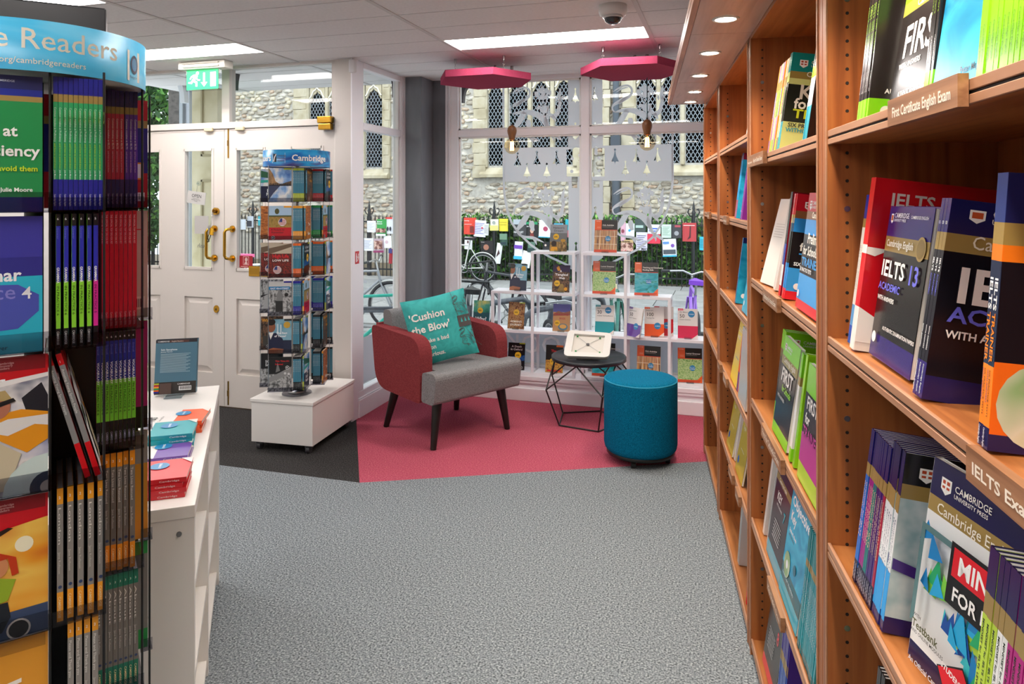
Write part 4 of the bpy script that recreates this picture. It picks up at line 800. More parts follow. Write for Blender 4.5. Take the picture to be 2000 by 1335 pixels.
kind('grammar6', .175, HB, .0072, [(.3, '#3b3a9a'), (.14, '#2f2f86'), (.56, '#2ab5cf')], [(.09, CB), (.42, '#2a2fa8'), (.35, '#8ed83a'), (.14, CB)], [(.80, '#8ee02c'), (.20, CB)],
  [('p', [(0, .14), (.8, .18), (.97, .3), (.97, .42), (.8, .5), (.4, .51), (0, .51)], '#4a55b0'), ('t', 'Grammar', .83, .53, .17, '#f4f4f8', {'b': 1, 'a': 'r'}), ('t', 'Practice', .78, .40, .2, '#8a86d0', {'a': 'r'}), ('t', '4', .83, .395, .17, '#f4f4f8', {}), ('t', 'Roger Gower', .72, .035, .06, '#16305a', {'a': 'r'})],
  [('t', '6', .2, .955, .8, '#ffffff', {'rot': 0}), ('t', 'Gower', .22, .90, .6, '#6f78d8', {'rot': -90, 'w': .09}), ('t', 'GRAMMAR', .2, .60, .75, '#ffffff', {'rot': -90, 'w': .12, 'b': 1}), ('t', 'IN PRACTICE 6', .2, .46, .7, '#1c3c10', {'rot': -90, 'w': .22}), ('t', 'CAMBRIDGE', .2, .12, .7, '#e4e4e4', {'rot': -90, 'w': .1})])
kind('grammar5', .175, HB, .0072, '#e0309a', [(.09, CB), (.42, '#2a2fa8'), (.35, '#e0309a'), (.14, CB)], None, (), [('t', '5', .2, .955, .8, '#ffffff'), ('t', 'GRAMMAR', .2, .60, .75, '#ffffff', {'rot': -90, 'w': .12, 'b': 1}), ('t', 'IN PRACTICE 5', .2, .46, .7, '#3c1030', {'rot': -90, 'w': .22})])
kind('toptips', .175, HB, .0075, '#c41e33', '#cc2036', '#b9b2ab', (), [('t', 'THE OFFICIAL TOP TIPS FOR PET', .2, .97, .6, '#f6dfe0', {'rot': -90, 'w': .25}), ('t', 'Cambridge ESOL', .2, .14, .6, '#f6dfe0', {'rot': -90, 'w': .12})], [('r', .55, .82, .95, .83, '#b3202c'), ('r', .8, .08, .97, .2, '#d8d2cc')]+[('r', .82+.02*i, .1, .828+.02*i, .18, '#222222') for i in range(7)])
kind('vocab6', .175, HB, .0072, '#8ed83a', [(.07, CB), (.33, '#22309a'), (.35, '#7ccf3a'), (.25, CB)], [(.80, '#a2176a'), (.20, CB)], (), [('t', '6', .2, .955, .8, '#ffffff'), ('t', 'Driscoll', .22, .90, .6, '#8088d8', {'rot': -90, 'w': .08}), ('t', 'VOCABULARY', .2, .755, .75, '#ffffff', {'rot': -90, 'w': .19, 'b': 1}), ('t', 'IN PRACTICE 6', .2, .555, .7, '#1c3c10', {'rot': -90, 'w': .24}), ('t', 'CAMBRIDGE', .2, .16, .7, '#a4a4c4', {'rot': -90, 'w': .1})])
GRB = '#8b8783'
SKI = [('p', [(0, .72), (0, .64), (.3, .72), (.6, .79), (1, .84), (1, .87), (.6, .83), (.3, .76)], '#f2efec'), ('p', [(0, 0), (0, .64), (.3, .72), (.6, .79), (1, .84), (1, 0)], noisy('print_snow', ['#8a93b8', '#c9c8d6', '#e8e4e2', '#5a5f7a'], (14, 14, 14), 3, .3)), ('p', [(.0, .5), (.15, .56), (.3, .5), (.45, .6), (.4, .4), (.1, .38)], '#17181c'), ('p', [(.8, .7), (.95, .8), (1, .7), (1, .5), (.85, .56)], '#20222a'),
  ('p', [(.5, .5), (.62, .6), (.8, .62), (1, .58), (1, .38), (.84, .3), (.66, .4)], '#ea9a1e'), ('p', [(.36, .46), (.5, .5), (.7, .44), (.9, .5), (1, .48), (1, .56), (.7, .56)], '#e6e2de'), ('c', .62, .655, .1, '#b8745a', 1.1), ('p', [(.5, .7), (.56, .76), (.68, .77), (.74, .69), (.62, .7)], '#b8a06a'), ('p', [(.48, .655), (.74, .71), (.76, .685), (.54, .63)], '#1a1a1c'), ('p', [(.3, .3), (.6, .42), (.8, .3), (.7, .05), (.35, .02)], '#cfc2a4'), ('c', 1, .0, .34, '#cfe0dc'), ('c', 1, .03, .14, '#3a4a5c'), ('c', 1, .03, .06, '#b9b3ac')]
RDL = lambda l: [('r', .43, .90, .98, 1, '#8f1420'), ('r', .5, .915, .6, .965, '#1c1c20'), ('p', [(.515, .918), (.53, .945), (.585, .96), (.545, .935), (.54, .918)], '#f0eeea')]+[('t', s_, .62, .955-.018*i, .028, '#e8b0b0') for i, s_ in enumerate(l)]
kind('skier', .19, HB, .009, [(1, '#d2141f')], [(.09, '#d2141f'), (.63, '#8b8b8b'), (.28, '#d2141f')], [(.28, '#c01a28'), (.72, GRB)], RDL(('Cambridge', 'Discovery', 'Readers'))+[('t', 'Amazing Young', .68, .80, .13, '#ffffff', {'b': 1, 'a': 'r'}), ('t', 'People', .56, .74, .13, '#ffffff', {'b': 1, 'a': 'r'})][:2]+SKI, [('t', '1', .2, .93, .7, '#ffffff'), ('t', 'Amazing Young Sports People', .22, .88, .6, '#e8e8e8', {'rot': -90, 'w': .36})])
GIRL = [('p', [(0, .0), (0, .62), (.3, .7), (.6, .78), (1, .83), (1, 0)], noisy('print_sunset', ['#c9541e', '#e89a2c', '#f3c65a', '#d8722a'], (5, 5, 12), 2, .3)), ('c', .82, .66, .07, '#f7efd0'), ('p', [(0, .6), (.4, .72), (.7, .8), (.74, .79), (.3, .6), (.25, .3), (.3, 0), (0, 0)], '#2a1a12'), ('p', [(.25, 0), (1, 0), (1, .2), (.3, .18)], '#3a4a6a'), ('p', [(.42, .33), (.56, .47), (.76, .42), (.7, .28), (.46, .24)], '#96b02a'), ('c', .62, .53, .085, '#d08a5c', 1.15), ('p', [(.5, .5), (.53, .6), (.64, .63), (.76, .58), (.78, .46), (.73, .45), (.7, .58), (.58, .57), (.56, .44), (.51, .4)], '#c43a14'), ('p', [(.46, .26), (.7, .27), (.72, .16), (.66, .06), (.6, .06), (.62, .16), (.5, .2)], '#1a2028'), ('p', [(.3, .33), (.44, .36), (.6, .28), (.6, .25), (.4, .29)], '#c98a5c'), ('c', .78, .06, .09, '#e6ded0'), ('c', .78, .06, .075, '#2a2a2a')]
kind('girl', .19, HB, .009, [(1, '#cf1624')], [(.09, '#cf1624'), (.63, GRB), (.28, '#cf1624')], [(1, GRB)], RDL(('Cambridge', 'Experience', 'Readers'))+[('t', 'Hounds', .62, .74, .16, '#f2efec', {'b': 1, 'a': 'r'})]+GIRL)
kind('orange_reader', .19, HB, .009, [(.4, '#e09a2a'), (.6, '#2a2420')], [(.1, '#e8a22c'), (.9, GRB)], [(1, GRB)], [('r', .43, .90, .98, 1, '#b57a1c'), ('t', 'and', .52, .66, .17, '#1c1610', {'b': 1, 'a': 'r'}), ('p', [(0, .5), (.4, .62), (.8, .68), (.8, .71), (.4, .66), (0, .55)], '#f4efe4'), ('c', .7, .35, .14, '#3a1a24'), ('p', [(.55, .0), (.6, .35), (.85, .35), (.9, 0)], '#c01a44')])
def gsp(ti): return [('t', '2', .25, .92, .7, '#ffffff'), ('t', ti, .22, .86, .6, '#e4e0dc', {'rot': -90, 'w': .28}), ('t', 'Jane Rollason', .22, .52, .5, '#cfcac6', {'rot': -90, 'w': .16}), ('c', .5, .26, .3, '#2a3f6a'), ('t', 'CAMBRIDGE', .22, .19, .6, '#f8e4b0', {'rot': -90, 'w': .16})]
kind('grey2', .165, HB, .0095, [(.1, '#f0a22a'), (.68, GRB), (.22, '#f0a22a')], [(.12, '#f0a22a'), (.66, GRB), (.22, '#f0a22a')], None, [('r', .1, .7-.04*i, .8, .705-.04*i, '#b9b4b0') for i in range(8)], gsp('London'))
kind('grey2b', .165, HB, .0095, [(.1, '#d98a20'), (.68, GRB), (.22, '#d98a20')], [(.12, '#e8921c'), (.66, '#77726e'), (.22, '#e8921c')], [(.30, GRB), (.7, '#c98a2a')], (), gsp('Two Lives Rescued'))
kind('green3', .165, HB, .0085, [(.1, '#12725a'), (.68, '#6f6a67'), (.22, '#12725a')], [(.12, '#12725a'), (.66, '#77726e'), (.22, '#12725a')], [(.12, '#1c8a3a'), (.7, '#77736f'), (.18, '#1c8a3a')], (), [('t', '3', .25, .92, .7, '#e8f4ee')]+gsp('About')[1:])
kind('grey2c', .165, HB, .0095, [(.1, '#f0a22a'), (.9, '#8f8b87')], [(.12, '#f0a22a'), (.88, '#8f8b87')], None, [('r', .1, .7-.04*i, .8, .705-.04*i, '#b9b4b0') for i in range(8)], gsp('Please and Thank you'))
zt = [1.712-.2415*k for k in range(7)]
tr_ = MB()
def run(kd, n, x0, y, zb, lab, g_, gap=.0004, ry=0, jit=.0):
    tt_ = KIND[kd]['t']+gap
    for k in range(n):
        book(kd, lab % NTH[k], g_, place(t, x0+(k+1)*tt_, y+rnd.uniform(-jit, jit), zb, 90, 0, 0) if not ry else place(t, x0+(k+1)*tt_, y, zb, 90, ry, 0))
gN = 'books in the big revolving rack, %s tier'
FR = ['mistakes_green', 'grammar6', 'skier', 'girl', 'orange_reader', 'grey2', 'grey2']
FD = ['green book reading Common mistakes at Proficiency facing out', 'blue Grammar Practice 4 book facing out', 'red Discovery reader with a skier in orange facing out', 'red Experience reader with a red haired girl at sunset facing out', 'orange Discovery reader facing out']
for i, z in enumerate(zt):
    zb = z-HB; zc_ = zb; K = KIND[FR[i]]
    if i < 5:
        xr = .016 if K['w'] < .18 else .024
        book(FR[i], '%s on the big rack' % FD[i], gN % (ORD+['x'])[i], place(t, xr-K['w'], -.176, zb-.003, 0, -1.5))
    tray(t, -.155, .024, -.182, -.160, zb, ACRD, .07)
tier = ['top', 'second', 'third', 'fourth', 'fifth', 'sixth']
run('mistakes_green', 10, .031, -.173, zt[0]-HB, 'green and blue grammar book, %s from left in the top tier of the big rack', gN % 'top', .0004)
run('mistakes_red', 5, .113, -.030, zt[0]-HB+.002, 'dark red grammar book, %s from left, right stack, top tier of the big rack', gN % 'top', .0004)
run('mistakes_purple', 3, .1525, -.030, zt[0]-HB+.002, 'purple grammar book, %s from left, right stack, top tier of the big rack', gN % 'top', .0004)
book('corpus_back', 'blue and red back cover with barcode, top tier of the big rack', gN % 'top', place(t, .205, .10, zt[0]-HB, 180))
run('grammar6', 5, .031, -.172, zt[1]-HB, 'lime green Grammar in Practice 6 book, %s from left, second tier of big rack', gN % 'second', .0045)
run('grammar5', 1, .092, -.172, zt[1]-HB, 'pink Grammar in Practice 5 book, %s and only one, second tier of big rack', gN % 'second')
run('toptips', 8, .109, -.030, zt[1]-HB+.002, 'red Top Tips book, %s from left, right stack, second tier of the big rack', gN % 'second', .0006)
book('toptips', 'pale back cover of a Top Tips book at the right of the big rack', gN % 'second', place(t, .205, .10, zt[1]-HB, 180))
for k in range(2):
    book('skier', 'red and grey reader leaning across an empty pocket, %s of the two' % ['left', 'right'][k], gN % 'third', place(t, .088+.016*k, -.168, zt[2]-HB+.004, 90, -15))
run('vocab6', 9, .102, -.036, zt[2]-HB+.002, 'lime green Vocabulary in Practice 6 book, %s from left, third tier of big rack', gN % 'third', .0005)
book('vocab6', 'magenta back cover with black foot at the right of the big rack, third tier', gN % 'third', place(t, .205, .10, zt[2]-HB, 180))
run('grey2', 5, .031, -.170, zt[3]-HB, 'grey and orange reader, %s from left, fourth tier of the big rack', gN % 'fourth', .006, jit=.004)
run('grey2b', 6, .104, -.034, zt[3]-HB+.002, 'darker grey and orange reader, %s from left, right stack, fourth tier', gN % 'fourth', .0015, jit=.004)
book('grey2b', 'grey back cover with orange foot at the right of the big rack', gN % 'fourth', place(t, .205, .10, zt[3]-HB, 180))
run('grey2c', 4, .05, -.168, zt[4]-HB, 'light grey reader with orange head, %s from left, fifth tier of the big rack', gN % 'fifth', .003)
run('green3', 8, .104, -.034, zt[4]-HB+.002, 'grey and dark green reader, %s from left, right stack, fifth tier of big rack', gN % 'fifth', .0005)
book('green3', 'grey back cover with green head at the right of the big rack', gN % 'fifth', place(t, .205, .10, zt[4]-HB, 180))
for z in zt[:6]:
    zb = z-HB
    tray(t, .028, .108, -.178, -.01, zb, ACRD); tray(t, .110, .182, -.04, .12, zb+.002, ACRD); tray(t, .195, .21, .085, .115, zb, ACRD)
bb = MB(); bb.box((.029, -.004, .3), (.108, 0, 1.70), BLACK); bb.box((.026, -.170, .3), (.029, 0, 1.70), BLACK); bb.box((.1085, -.02, .3), (.1105, .125, 1.70), BLACK); bb.box((.11, .125, .3), (.19, .128, 1.7), BLACK); bb.build('pocket_backs', t)
fw_ = MB()
for x, y in ((.027, -.178), (.1085, -.178), (.110, -.03), (.183, -.036), (.21, .1), (-.16, -.17)): fw_.cyl((x, y, .25), (x, y, 1.725), .0022, BLACK, 6)
fw_.build('wire_uprights', t)

# black screen behind the header
s = thing('flat_screen', 'black flat screen standing behind the light blue rack header', 'screen', cam(-1.14, 1.78, 0), T+math.radians(27))
MB().box((-.45, -.02, 1.5), (.10, .02, 1.985), mat('#17161a', .3)).build('screen_case', s, bev=.004)
MB().cyl((0, .035, .768), (0, .035, 1.6), .015, BLACK, 12).lathe([(0, .02), (.09, .015), (.09, 0), (0, 0)], (0, .035, .766), BLACK, 28).build('screen_stand', s)

# ================================================================ WHITE SHELF UNIT WITH STACKS
ur = T+math.radians(19.8); uo = cam(-.758, 1.684); ZT = .765
t = thing('display_unit', 'white low shelf unit with stacks of paperbacks on top, beside the big rack', 'shelf unit', (uo.x, uo.y, 0), ur)
LU = 1.14; WU = .42
MB().box((-WU, 0, ZT-.03), (0, LU, ZT), LAMW).build('worktop', t, bev=.0015)
MB().box((-WU, .002, 0), (-.002, .03, ZT-.03), LAMW).cyl((-.035, -.0015, .70), (-.035, .004, .70), .006, mat('#8f8f8f', .4, 1), 14).build('end_panel', t)
MB().box((-WU, LU-.03, 0), (-.002, LU-.002, ZT-.03), LAMW).build('end_panel', t)
MB().box((-WU, LU*.5-.012, 0), (-.006, LU*.5+.012, ZT-.03), LAMW).build('divider', t)
MB().box((-.27, .03, .0), (-.255, LU-.03, ZT-.03), LAMW).build('back_panel', t)
for z in (.05, .285, .52):
    for a, b in ((.03, LU*.5-.012), (LU*.5+.012, LU-.03)): MB().box((-.255, a, z-.02), (-.01, b, z), LAMW).build('shelf', t)
xd = Vector((math.cos(ur), math.sin(ur), 0)); yd = Vector((-math.sin(ur), math.cos(ur), 0))
def flat(p, z, da=0):
    c, s = math.cos(da), math.sin(da); X = yd*c+xd*s; Zv = -(xd*c-yd*s)
    M = Matrix.Identity(4)
    for i, v in enumerate((X, Vector((0, 0, -1)), Zv)): M.col[i][:3] = v
    # local origin is the bottom of the spine, back cover down: thickness runs down from the origin
    M.col[3][:3] = (p.x, p.y, z); return M
for kd, px_, py_, n, lab in (('nred', 361, 970, 4, 'red'), ('npurple', 371, 905, 2, 'purple'), ('n30f', 377, 878, 4, 'teal'), ('n100', 392, 845, 3, 'orange')):
    p = onZ(px_, py_, ZT); g_ = '%s and white paperbacks piled on the white unit' % lab
    for k in range(n):
        q = p+xd*rnd.uniform(-.006, .004)+yd*rnd.uniform(-.003, .003)
        book(kd, '%s and white paperback lying on the white unit, %s from the pile bottom' % (lab, NTH[k]), g_, flat(q, ZT+.0122*(k+1)+.0003, math.radians(rnd.uniform(-3, 3) if k < n-1 else (8 if lab == 'orange' else 2))))
kind('solo_back', .143, .198, .013, '#456f84', '#456f84', [(.06, '#2c2a30'), (.72, '#4b7388'), (.22, '#35312f')], (), (),
     [('t', 'CAMBRIDGE', .05, .955, .05, '#f2f2f2'), ('r', .34, .945, .8, .985, '#5a3a34'), ('t', 'English Readers', .38, .955, .045, '#e9d9d0'), ('t', 'Solo Saxophone', .13, .80, .06, '#dfe9ee', {'b': 1}), ('t', 'Jeremy Harmer', .13, .765, .045, '#dfe9ee')]+[('r', .13, .73-.022*i, .85-.05*(i % 3), .737-.022*i, '#a9c3cf') for i in range(16)]
     +[('r', .0, .18-.03*i, .12, .205-.03*i, c) for i, c in enumerate(['#b4c02f', '#c3202b', '#f0a22a', '#1f9b4d', '#ea6a1f', '#23209a'])]+[('r', .14, .01, .42, .2, '#57443f'), ('t', 'CAMBRIDGE', .56, .165, .055, '#f2f2f2'), ('r', .6, .06, .9, .14, '#e9e9e9')]+[('r', .63+.03*i, .075, .645+.03*i, .13, '#222222') for i in range(9)])
p = onZ(383, 768, ZT+.001)
ang = T+math.radians(14)+math.pi
for k in range(2):
    v = Vector((-math.sin(ang-math.pi), math.cos(ang-math.pi), 0))
    M = Matrix.LocRotScale(p+v*(.004+.0135*(1-k))+Vector((0, 0, .004)), Euler((math.radians(10), 0, ang), 'XYZ'), None)
    book('solo_back', ['blue grey reader behind another, standing on the far end of the white unit', 'blue grey reader standing with its back cover forward on the white unit'][k], 'readers standing on the white unit', M)
s = thing('book_stand', 'clear acrylic easel holding the blue grey readers on the white unit', 'book stand', p+Vector((-.07*math.cos(ang-math.pi), -.07*math.sin(ang-math.pi), 0)), ang-math.pi)
def easel(s, w=.06, h=.11):
    b = MB(); b.box((-w/2, -.055, 0), (w/2, .06, .0025), ACRY); b.box((-w/2, -.055, .0), (w/2, -.052, .018), ACRY)
    R_ = Matrix.Rotation(math.radians(-13), 4, 'X') @ Matrix.Translation((0, .03, 0)); b.box((-w/2, 0, 0), (w/2, .003, h), ACRY, R_); return b.build('easel', s)
easel(s)
p = onZ(277, 778, ZT+.001)
book('reader6', 'teal and black reader standing at the far left of the white unit behind the rack', 'readers standing on the white unit', Matrix.LocRotScale(p+Vector((0, 0, .001)), Euler((0, 0, T+math.radians(200)), 'XYZ'), None))

# ================================================================ WINDOW DISPLAY CUBES
UY0, UY1 = 5.01, 5.19
MW = mat('#f3f1f6', .35)
def cubes(name, label, xs, tops):
    t = thing(name, label, 'display shelf', (xs[0], UY0, .185)); w = .02; z0 = .185; x0 = xs[0]
    for i, x in enumerate(xs):
        h = max([tops[j] for j in (i-1, i) if 0 <= j < len(tops)])-z0
        for y in (0, UY1-UY0-w): MB().box((x-x0-w/2, y, 0), (x-x0+w/2, y+w, h), MW).build('post', t)
    for i, tp_ in enumerate(tops):
        for zz in (.205, .512, .80, 1.10):
            if zz <= tp_+.01: MB().box((xs[i]-x0+w/2, 0, zz-z0-.018), (xs[i+1]-x0-w/2, UY1-UY0, zz-z0), MW).build('shelf_board', t)
    b = MB()
    for i, x in enumerate(xs):
        for zz in (.512, .80, 1.10):
            h = max([tops[j] for j in (i-1, i) if 0 <= j < len(tops)])
            if zz <= h+.01: b.box((x-x0-w/2, w, zz-z0-.02), (x-x0+w/2, UY1-UY0-w, zz-z0), MW)
    b.build('side_rail', t); return t
cubes('window_shelf', 'white stepped cube shelving in the left half of the shop window', [-2.0, -1.685, -1.375, -1.065], [.512, .80, 1.10])
cubes('window_shelf', 'white stepped cube shelving in the right half of the shop window by the bookcase', [-1.0, -.69, -.385, -.075], [1.10, .80, .512])
WB = [('nelson', 1073, 1.10, 'titled Nelsons Dream on the top left cube'), ('clil', 1160, 1.10, 'orange and black with bookshelf picture on the top right cube'),
      ('best_times', 995, .80, 'showing a man in a blue haze on the second level at the left'), ('tangled', 1078, .80, 'dark, titled A Tangled Web, second level under the left top cube'),
      ('lexical', 1157, .80, 'green spiral plant cover on the second level beside the window mullion'), ('reading', 1239, .80, 'teal and orange on the second level at the right'),
      ('why', 923, .512, 'green with Why? title behind the armchair arm'), ('armans', 991, .512, 'brown with 20% disc on the third level at the left'), ('dragons', 1079, .512, 'sand coloured Dragons Eggs on the third level'),
      ('n30', 1162, .512, 'white and teal with a large 30 on the third level'), ('npurple', 1222, .512, 'white and purple turned sideways on the third level'), ('n100', 1259, .512, 'white and orange with a large 100 on the third level'), ('n50', 1324, .512, 'white and pink with a large 50 beside the bookcase'),
      ('oxford', 991, .205, 'black with A Death in Oxford title on the sill'), ('blood', 1065, .205, 'black with city lights on the sill behind the wire table'),
      ('reading', 1156, .205, 'teal and orange on the sill behind the side table'), ('clil', 1243, .205, 'orange and black with bookshelf picture on the sill behind the pouf'), ('lexical', 1324, .205, 'green plant cover on the sill at the right next to the bookcase')]
for kd, px_, z, lab in WB:
    K = KIND[kd]; y = 5.05; X = onY(px_, 600, y).x; rzz = math.radians(rnd.uniform(-3, 6))
    if kd == 'npurple': rzz = math.radians(-38)
    M = Matrix.LocRotScale(Vector((X, y, z+.004)), Euler((math.radians(-11), 0, rzz), 'XYZ'), None)
    book(kd, 'display book %s' % lab, 'books on the window shelving', M)
    s = thing('book_stand', 'clear acrylic easel under the display book %s' % ' '.join(lab.split()[:9]), 'book stand', (X+K['w']/2*math.cos(rzz), y+.012, z+.0005), rzz, 'acrylic book stands')
    b = MB(); w = .05; b.box((-w/2, -.022, 0), (w/2, .10, .002), ACRY); b.box((-w/2, -.024, 0), (w/2, -.0215, .016), ACRY)
    R_ = Matrix.Translation((0, .022, 0)) @ Matrix.Rotation(math.radians(-11), 4, 'X'); b.box((-w/2, 0, 0), (w/2, .0025, .10), ACRY, R_); b.build('easel', s)
book('nred', 'display book white and orange standing behind the 100 book', 'books on the window shelving', Matrix.LocRotScale(Vector((onY(1277, 600, 5.10).x, 5.10, .516)), Euler((math.radians(-8), 0, 0)), None))

# ================================================================ THE BOOKCASE
al = math.radians(6.28); RV = Vector((math.cos(al), math.sin(al), 0)); EV = Vector((math.sin(al), -math.cos(al), 0)); P0 = Vector((.073, 2.459, 0))
def bp(s, q, z=0): return P0+EV*s+RV*q+Vector((0, 0, z))
# local frame of the bookcase thing: x = depth (RV), y = away from the camera (-EV)
bc_ = thing('bookcase', 'long walnut bookcase with adjustable shelves along the right wall', 'bookcase', P0, al)
PAN = [(-1.865, -1.823), (-1.055, -.961), (-.048, .022), (.929, 1.006), (1.93, 2.006), (2.92, 2.96)]
DQ = .30; ZTOP = 2.02
HOLE = mat('#1c0f08', .8); 
for i, (a, b) in enumerate(PAN):
    m = (a+b)/2
    for u, v in (((a, m-.0008), (m+.0008, b)) if b-a > .05 else ((a, b),)):
        MB().box((0, -v, 0), (DQ, -u, ZTOP+.01), WOODV).build('side_panel', bc_, bev=.0012, seg=1)
    mb = MB()
    n = 0
    z = .10
    while z < 2.0:
        if n % 15 == 7: mb.cyl((.035, -b-.0012, z), (.035, -b, z), .0055, STEEL, 10)
        else: mb.cyl((.035, -b-.0006, z), (.035, -b, z), .0032, HOLE, 8)
        z += .0265; n += 1
    mb.build('peg_holes', bc_, kind='stuff')
    if i < len(PAN)-1: MB().box((-.003, -b+.0001, 0), (-.0005, -b+.006, ZTOP), WOODE).box((-.003, -a-.006, 0), (-.0005, -a, ZTOP), WOODE).build('edge_strip', bc_)
ZA = [.055, .453, .843, 1.236, 1.627]; ZB = [.05, .417, .74, 1.078, 1.416, 1.718]
bays = [(PAN[i][1], PAN[i+1][0]) for i in range(5)]
SH = {}
for i, (a, b) in enumerate(bays):
    zs = ZB if i < 2 else ZA
    for j, z in enumerate(zs):
        mb = MB(); mb.box((.006, -b, z-.026), (DQ-.01, -a, z-.004), WOODH)
        mb.box((.0, -b+.001, z-.0125), (.006, -a-.001, z), WOODE).box((.0, -b+.001, z-.027), (.006, -a-.001, z-.0165), WOODE).box((.003, -b+.001, z-.017), (.007, -a-.001, z-.012), HOLE)
        SH[i, j] = mb.build('shelf', bc_, bev=.0008, seg=1)
MB().box((.0, -PAN[-1][1], ZTOP), (DQ, -PAN[0][0], ZTOP+.025), WOODH).build('top_board', bc_)
MB().box((DQ-.008, -PAN[-1][1], 0), (DQ, -PAN[0][0], ZTOP), WOODV).build('back_board', bc_)
MB().box((.012, -PAN[-1][1], 0), (.025, -PAN[0][0], .03), WOODE).build('plinth', bc_)
# canopy with downlights
cn = thing('canopy', 'wood veneered canopy with recessed downlights over the bookcase front', 'canopy', P0, al)
ys = [-2.96, -2.0, -1.03, -.06, .93, 1.72]
for a, b in zip(ys[:-1], ys[1:]): MB().box((-.195, a+.001, 2.032), (.0, b-.001, 2.066), WOODC).build('soffit_panel', cn, bev=.001, seg=1)
f = MB(); f.box((-.213, -2.96, 2.03), (-.196, 1.72, 2.052), WOODE); f.box((-.213, -2.96, 2.056), (-.196, 1.72, 2.078), WOODE); f.box((-.209, -2.96, 2.05), (-.197, 1.72, 2.058), HOLE); f.build('fascia', cn)
f = MB(); f.box((-.196, -2.96, 2.068), (.3, 1.72, 2.078), WOODC); f.build('canopy_lid', cn)
DLM = glow('#fff3dc', 30)
for n_, p in enumerate([(-.004, 2.195), (-.06, 2.694), (-.113, 3.181), (-.155, 3.66), (-.195, 4.04), (.05, 1.70), (.105, 1.20), (.16, .70), (.215, .2), (.27, -.3)]):
    v = Vector((p[0], p[1], 0))-P0; x, y = v.dot(RV), -v.dot(EV)
    MB().cyl((x, y, 2.0305), (x, y, 2.031), .031, DLM, 24).lathe([(.031, .0), (.038, .0), (.040, .003), (.031, .003)], (x, y, 2.0285), mat('#e9e6e2', .3), 28).build('downlight', cn)
    L = bpy.data.lights.new('downlight_lamp', 'SPOT'); L.energy = 17; L.spot_size = math.radians(118); L.spot_blend = .7; L.color = (1, .88, .72); L.shadow_soft_size = .03
    lo = bpy.data.objects.new('downlight_lamp', L); COL.objects.link(lo); lo.location = (p[0], p[1], 2.02)
# wooden shelf labels
def slabel(i, j, s, w, text):
    z = (ZB if i < 2 else ZA)[j]; mb = MB(); mb.box((-.012, -s-w, z-.030), (-.001, -s, z+.006), WOODL)
    art(mb, [('t', text, .5, .3, .085 if len(text) > 12 else .11, '#e9dccb', {'a': 'c', 'b': 1, 'w': .84 if len(text) > 9 else .6})], w, .036, lambda x, zz, e: (-.012-e, -s-x, z-.030+zz))
    mb.build('shelf_label', SH[i, j])
slabel(3, 4, 1.383, .222, 'First Certificate English Exam'); slabel(3, 3, 1.625, .16, 'IELTS Exams')
slabel(2, 4, .135, .2, 'Key for Schools Exam'); slabel(2, 4, .024, .11, 'Young Learners'); slabel(2, 3, .33, .22, 'Preliminary for Schools Exam'); slabel(2, 2, .30, .3, 'First for Schools Exam'); slabel(2, 1, .40, .2, 'Key English Exam'); slabel(2, 0+1-1, .0+.5, .2, 'Objective') if 0 else None
slabel(1, 4, -.70, .12, 'Vocabulary'); slabel(1, 2, -.95, .10, 'Writing'); slabel(1, 2, -.72, .12, 'Collocations'); slabel(1, 1, -.52, .12, 'Grammar'); slabel(0, 4, -1.5, .12, 'Skills'); slabel(1, 0+1, -.3, .1, 'Idioms')

# ---- books for the bookcase
SILV = '#c9c4c0'
def sch(name, w, h, t, f, s, fp=(), sp=(), b=None): kind(name, w, h, t, f, s, b or s, fp, sp, r=.2)
XH = lambda c1=NV: [('p', [(.1, .93), (.2, .93), (.2, .875), (.15, .85), (.1, .875)], '#f0ece8'), ('r', .115, .88, .185, .92, '#b3452c'), ('r', .143, .86, .157, .925, '#f0ece8'), ('r', .11, .893, .19, .903, '#f0ece8'), ('t', 'CAMBRIDGE', .24, .895, .06, '#f0ece8'), ('t', 'UNIVERSITY PRESS', .24, .865, .038, '#f0ece8')]
sch('first_black', .21, .285, .0085, [(.17, '#7ac81e'), (.08, '#8f8a3a'), (.63, '#25201f'), (.12, '#7ac81e')], [(.17, '#8ed62c'), (.08, '#9c8148'), (.63, '#1f1b1a'), (.12, '#8ed62c')], XH()+[('t', 'Cambridge English', .2, .765, .075, '#f0e8d4'), ('t', 'FIRST', .2, .50, .27, '#ece6e2', {'b': 1, 'w': .7}), ('t', 'WITH ANSWERS', .2, .43, .055, '#ece6e2', {'b': 1}), ('t', 'AUTHENTIC EXAMINATION PAPERS', .1, .15, .05, '#ece6e2', {'b': 1}), ('c', .12, .05, .04, '#f0ece8')], [('t', 'FIRST with answers', .22, .68, .55, '#a9d94a', {'rot': -90, 'w': .3}), ('t', 'CAMBRIDGE', .22, .28, .5, '#e9e9e9', {'rot': -90, 'w': .12})])
sch('first_face', .19, .245, .0085, [(.30, '#7ac81e'), (.08, '#8f8a3a'), (.62, '#25201f')], '#1f1b1a', [('t', 'Cambridge English', .3, .635, .1, '#f0e8d4'), ('t', 'FIRST', .14, .34, .36, '#ece6e2', {'b': 1, 'w': .82}), ('t', 'WITH ANSWERS', .12, .27, .06, '#ece6e2', {'b': 1}), ('t', 'AUTHENTIC EXAMINATION PAPERS', .2, .09, .06, '#ece6e2', {'b': 1, 'w': .7}), ('c', .1, .04, .04, '#f0ece8')])
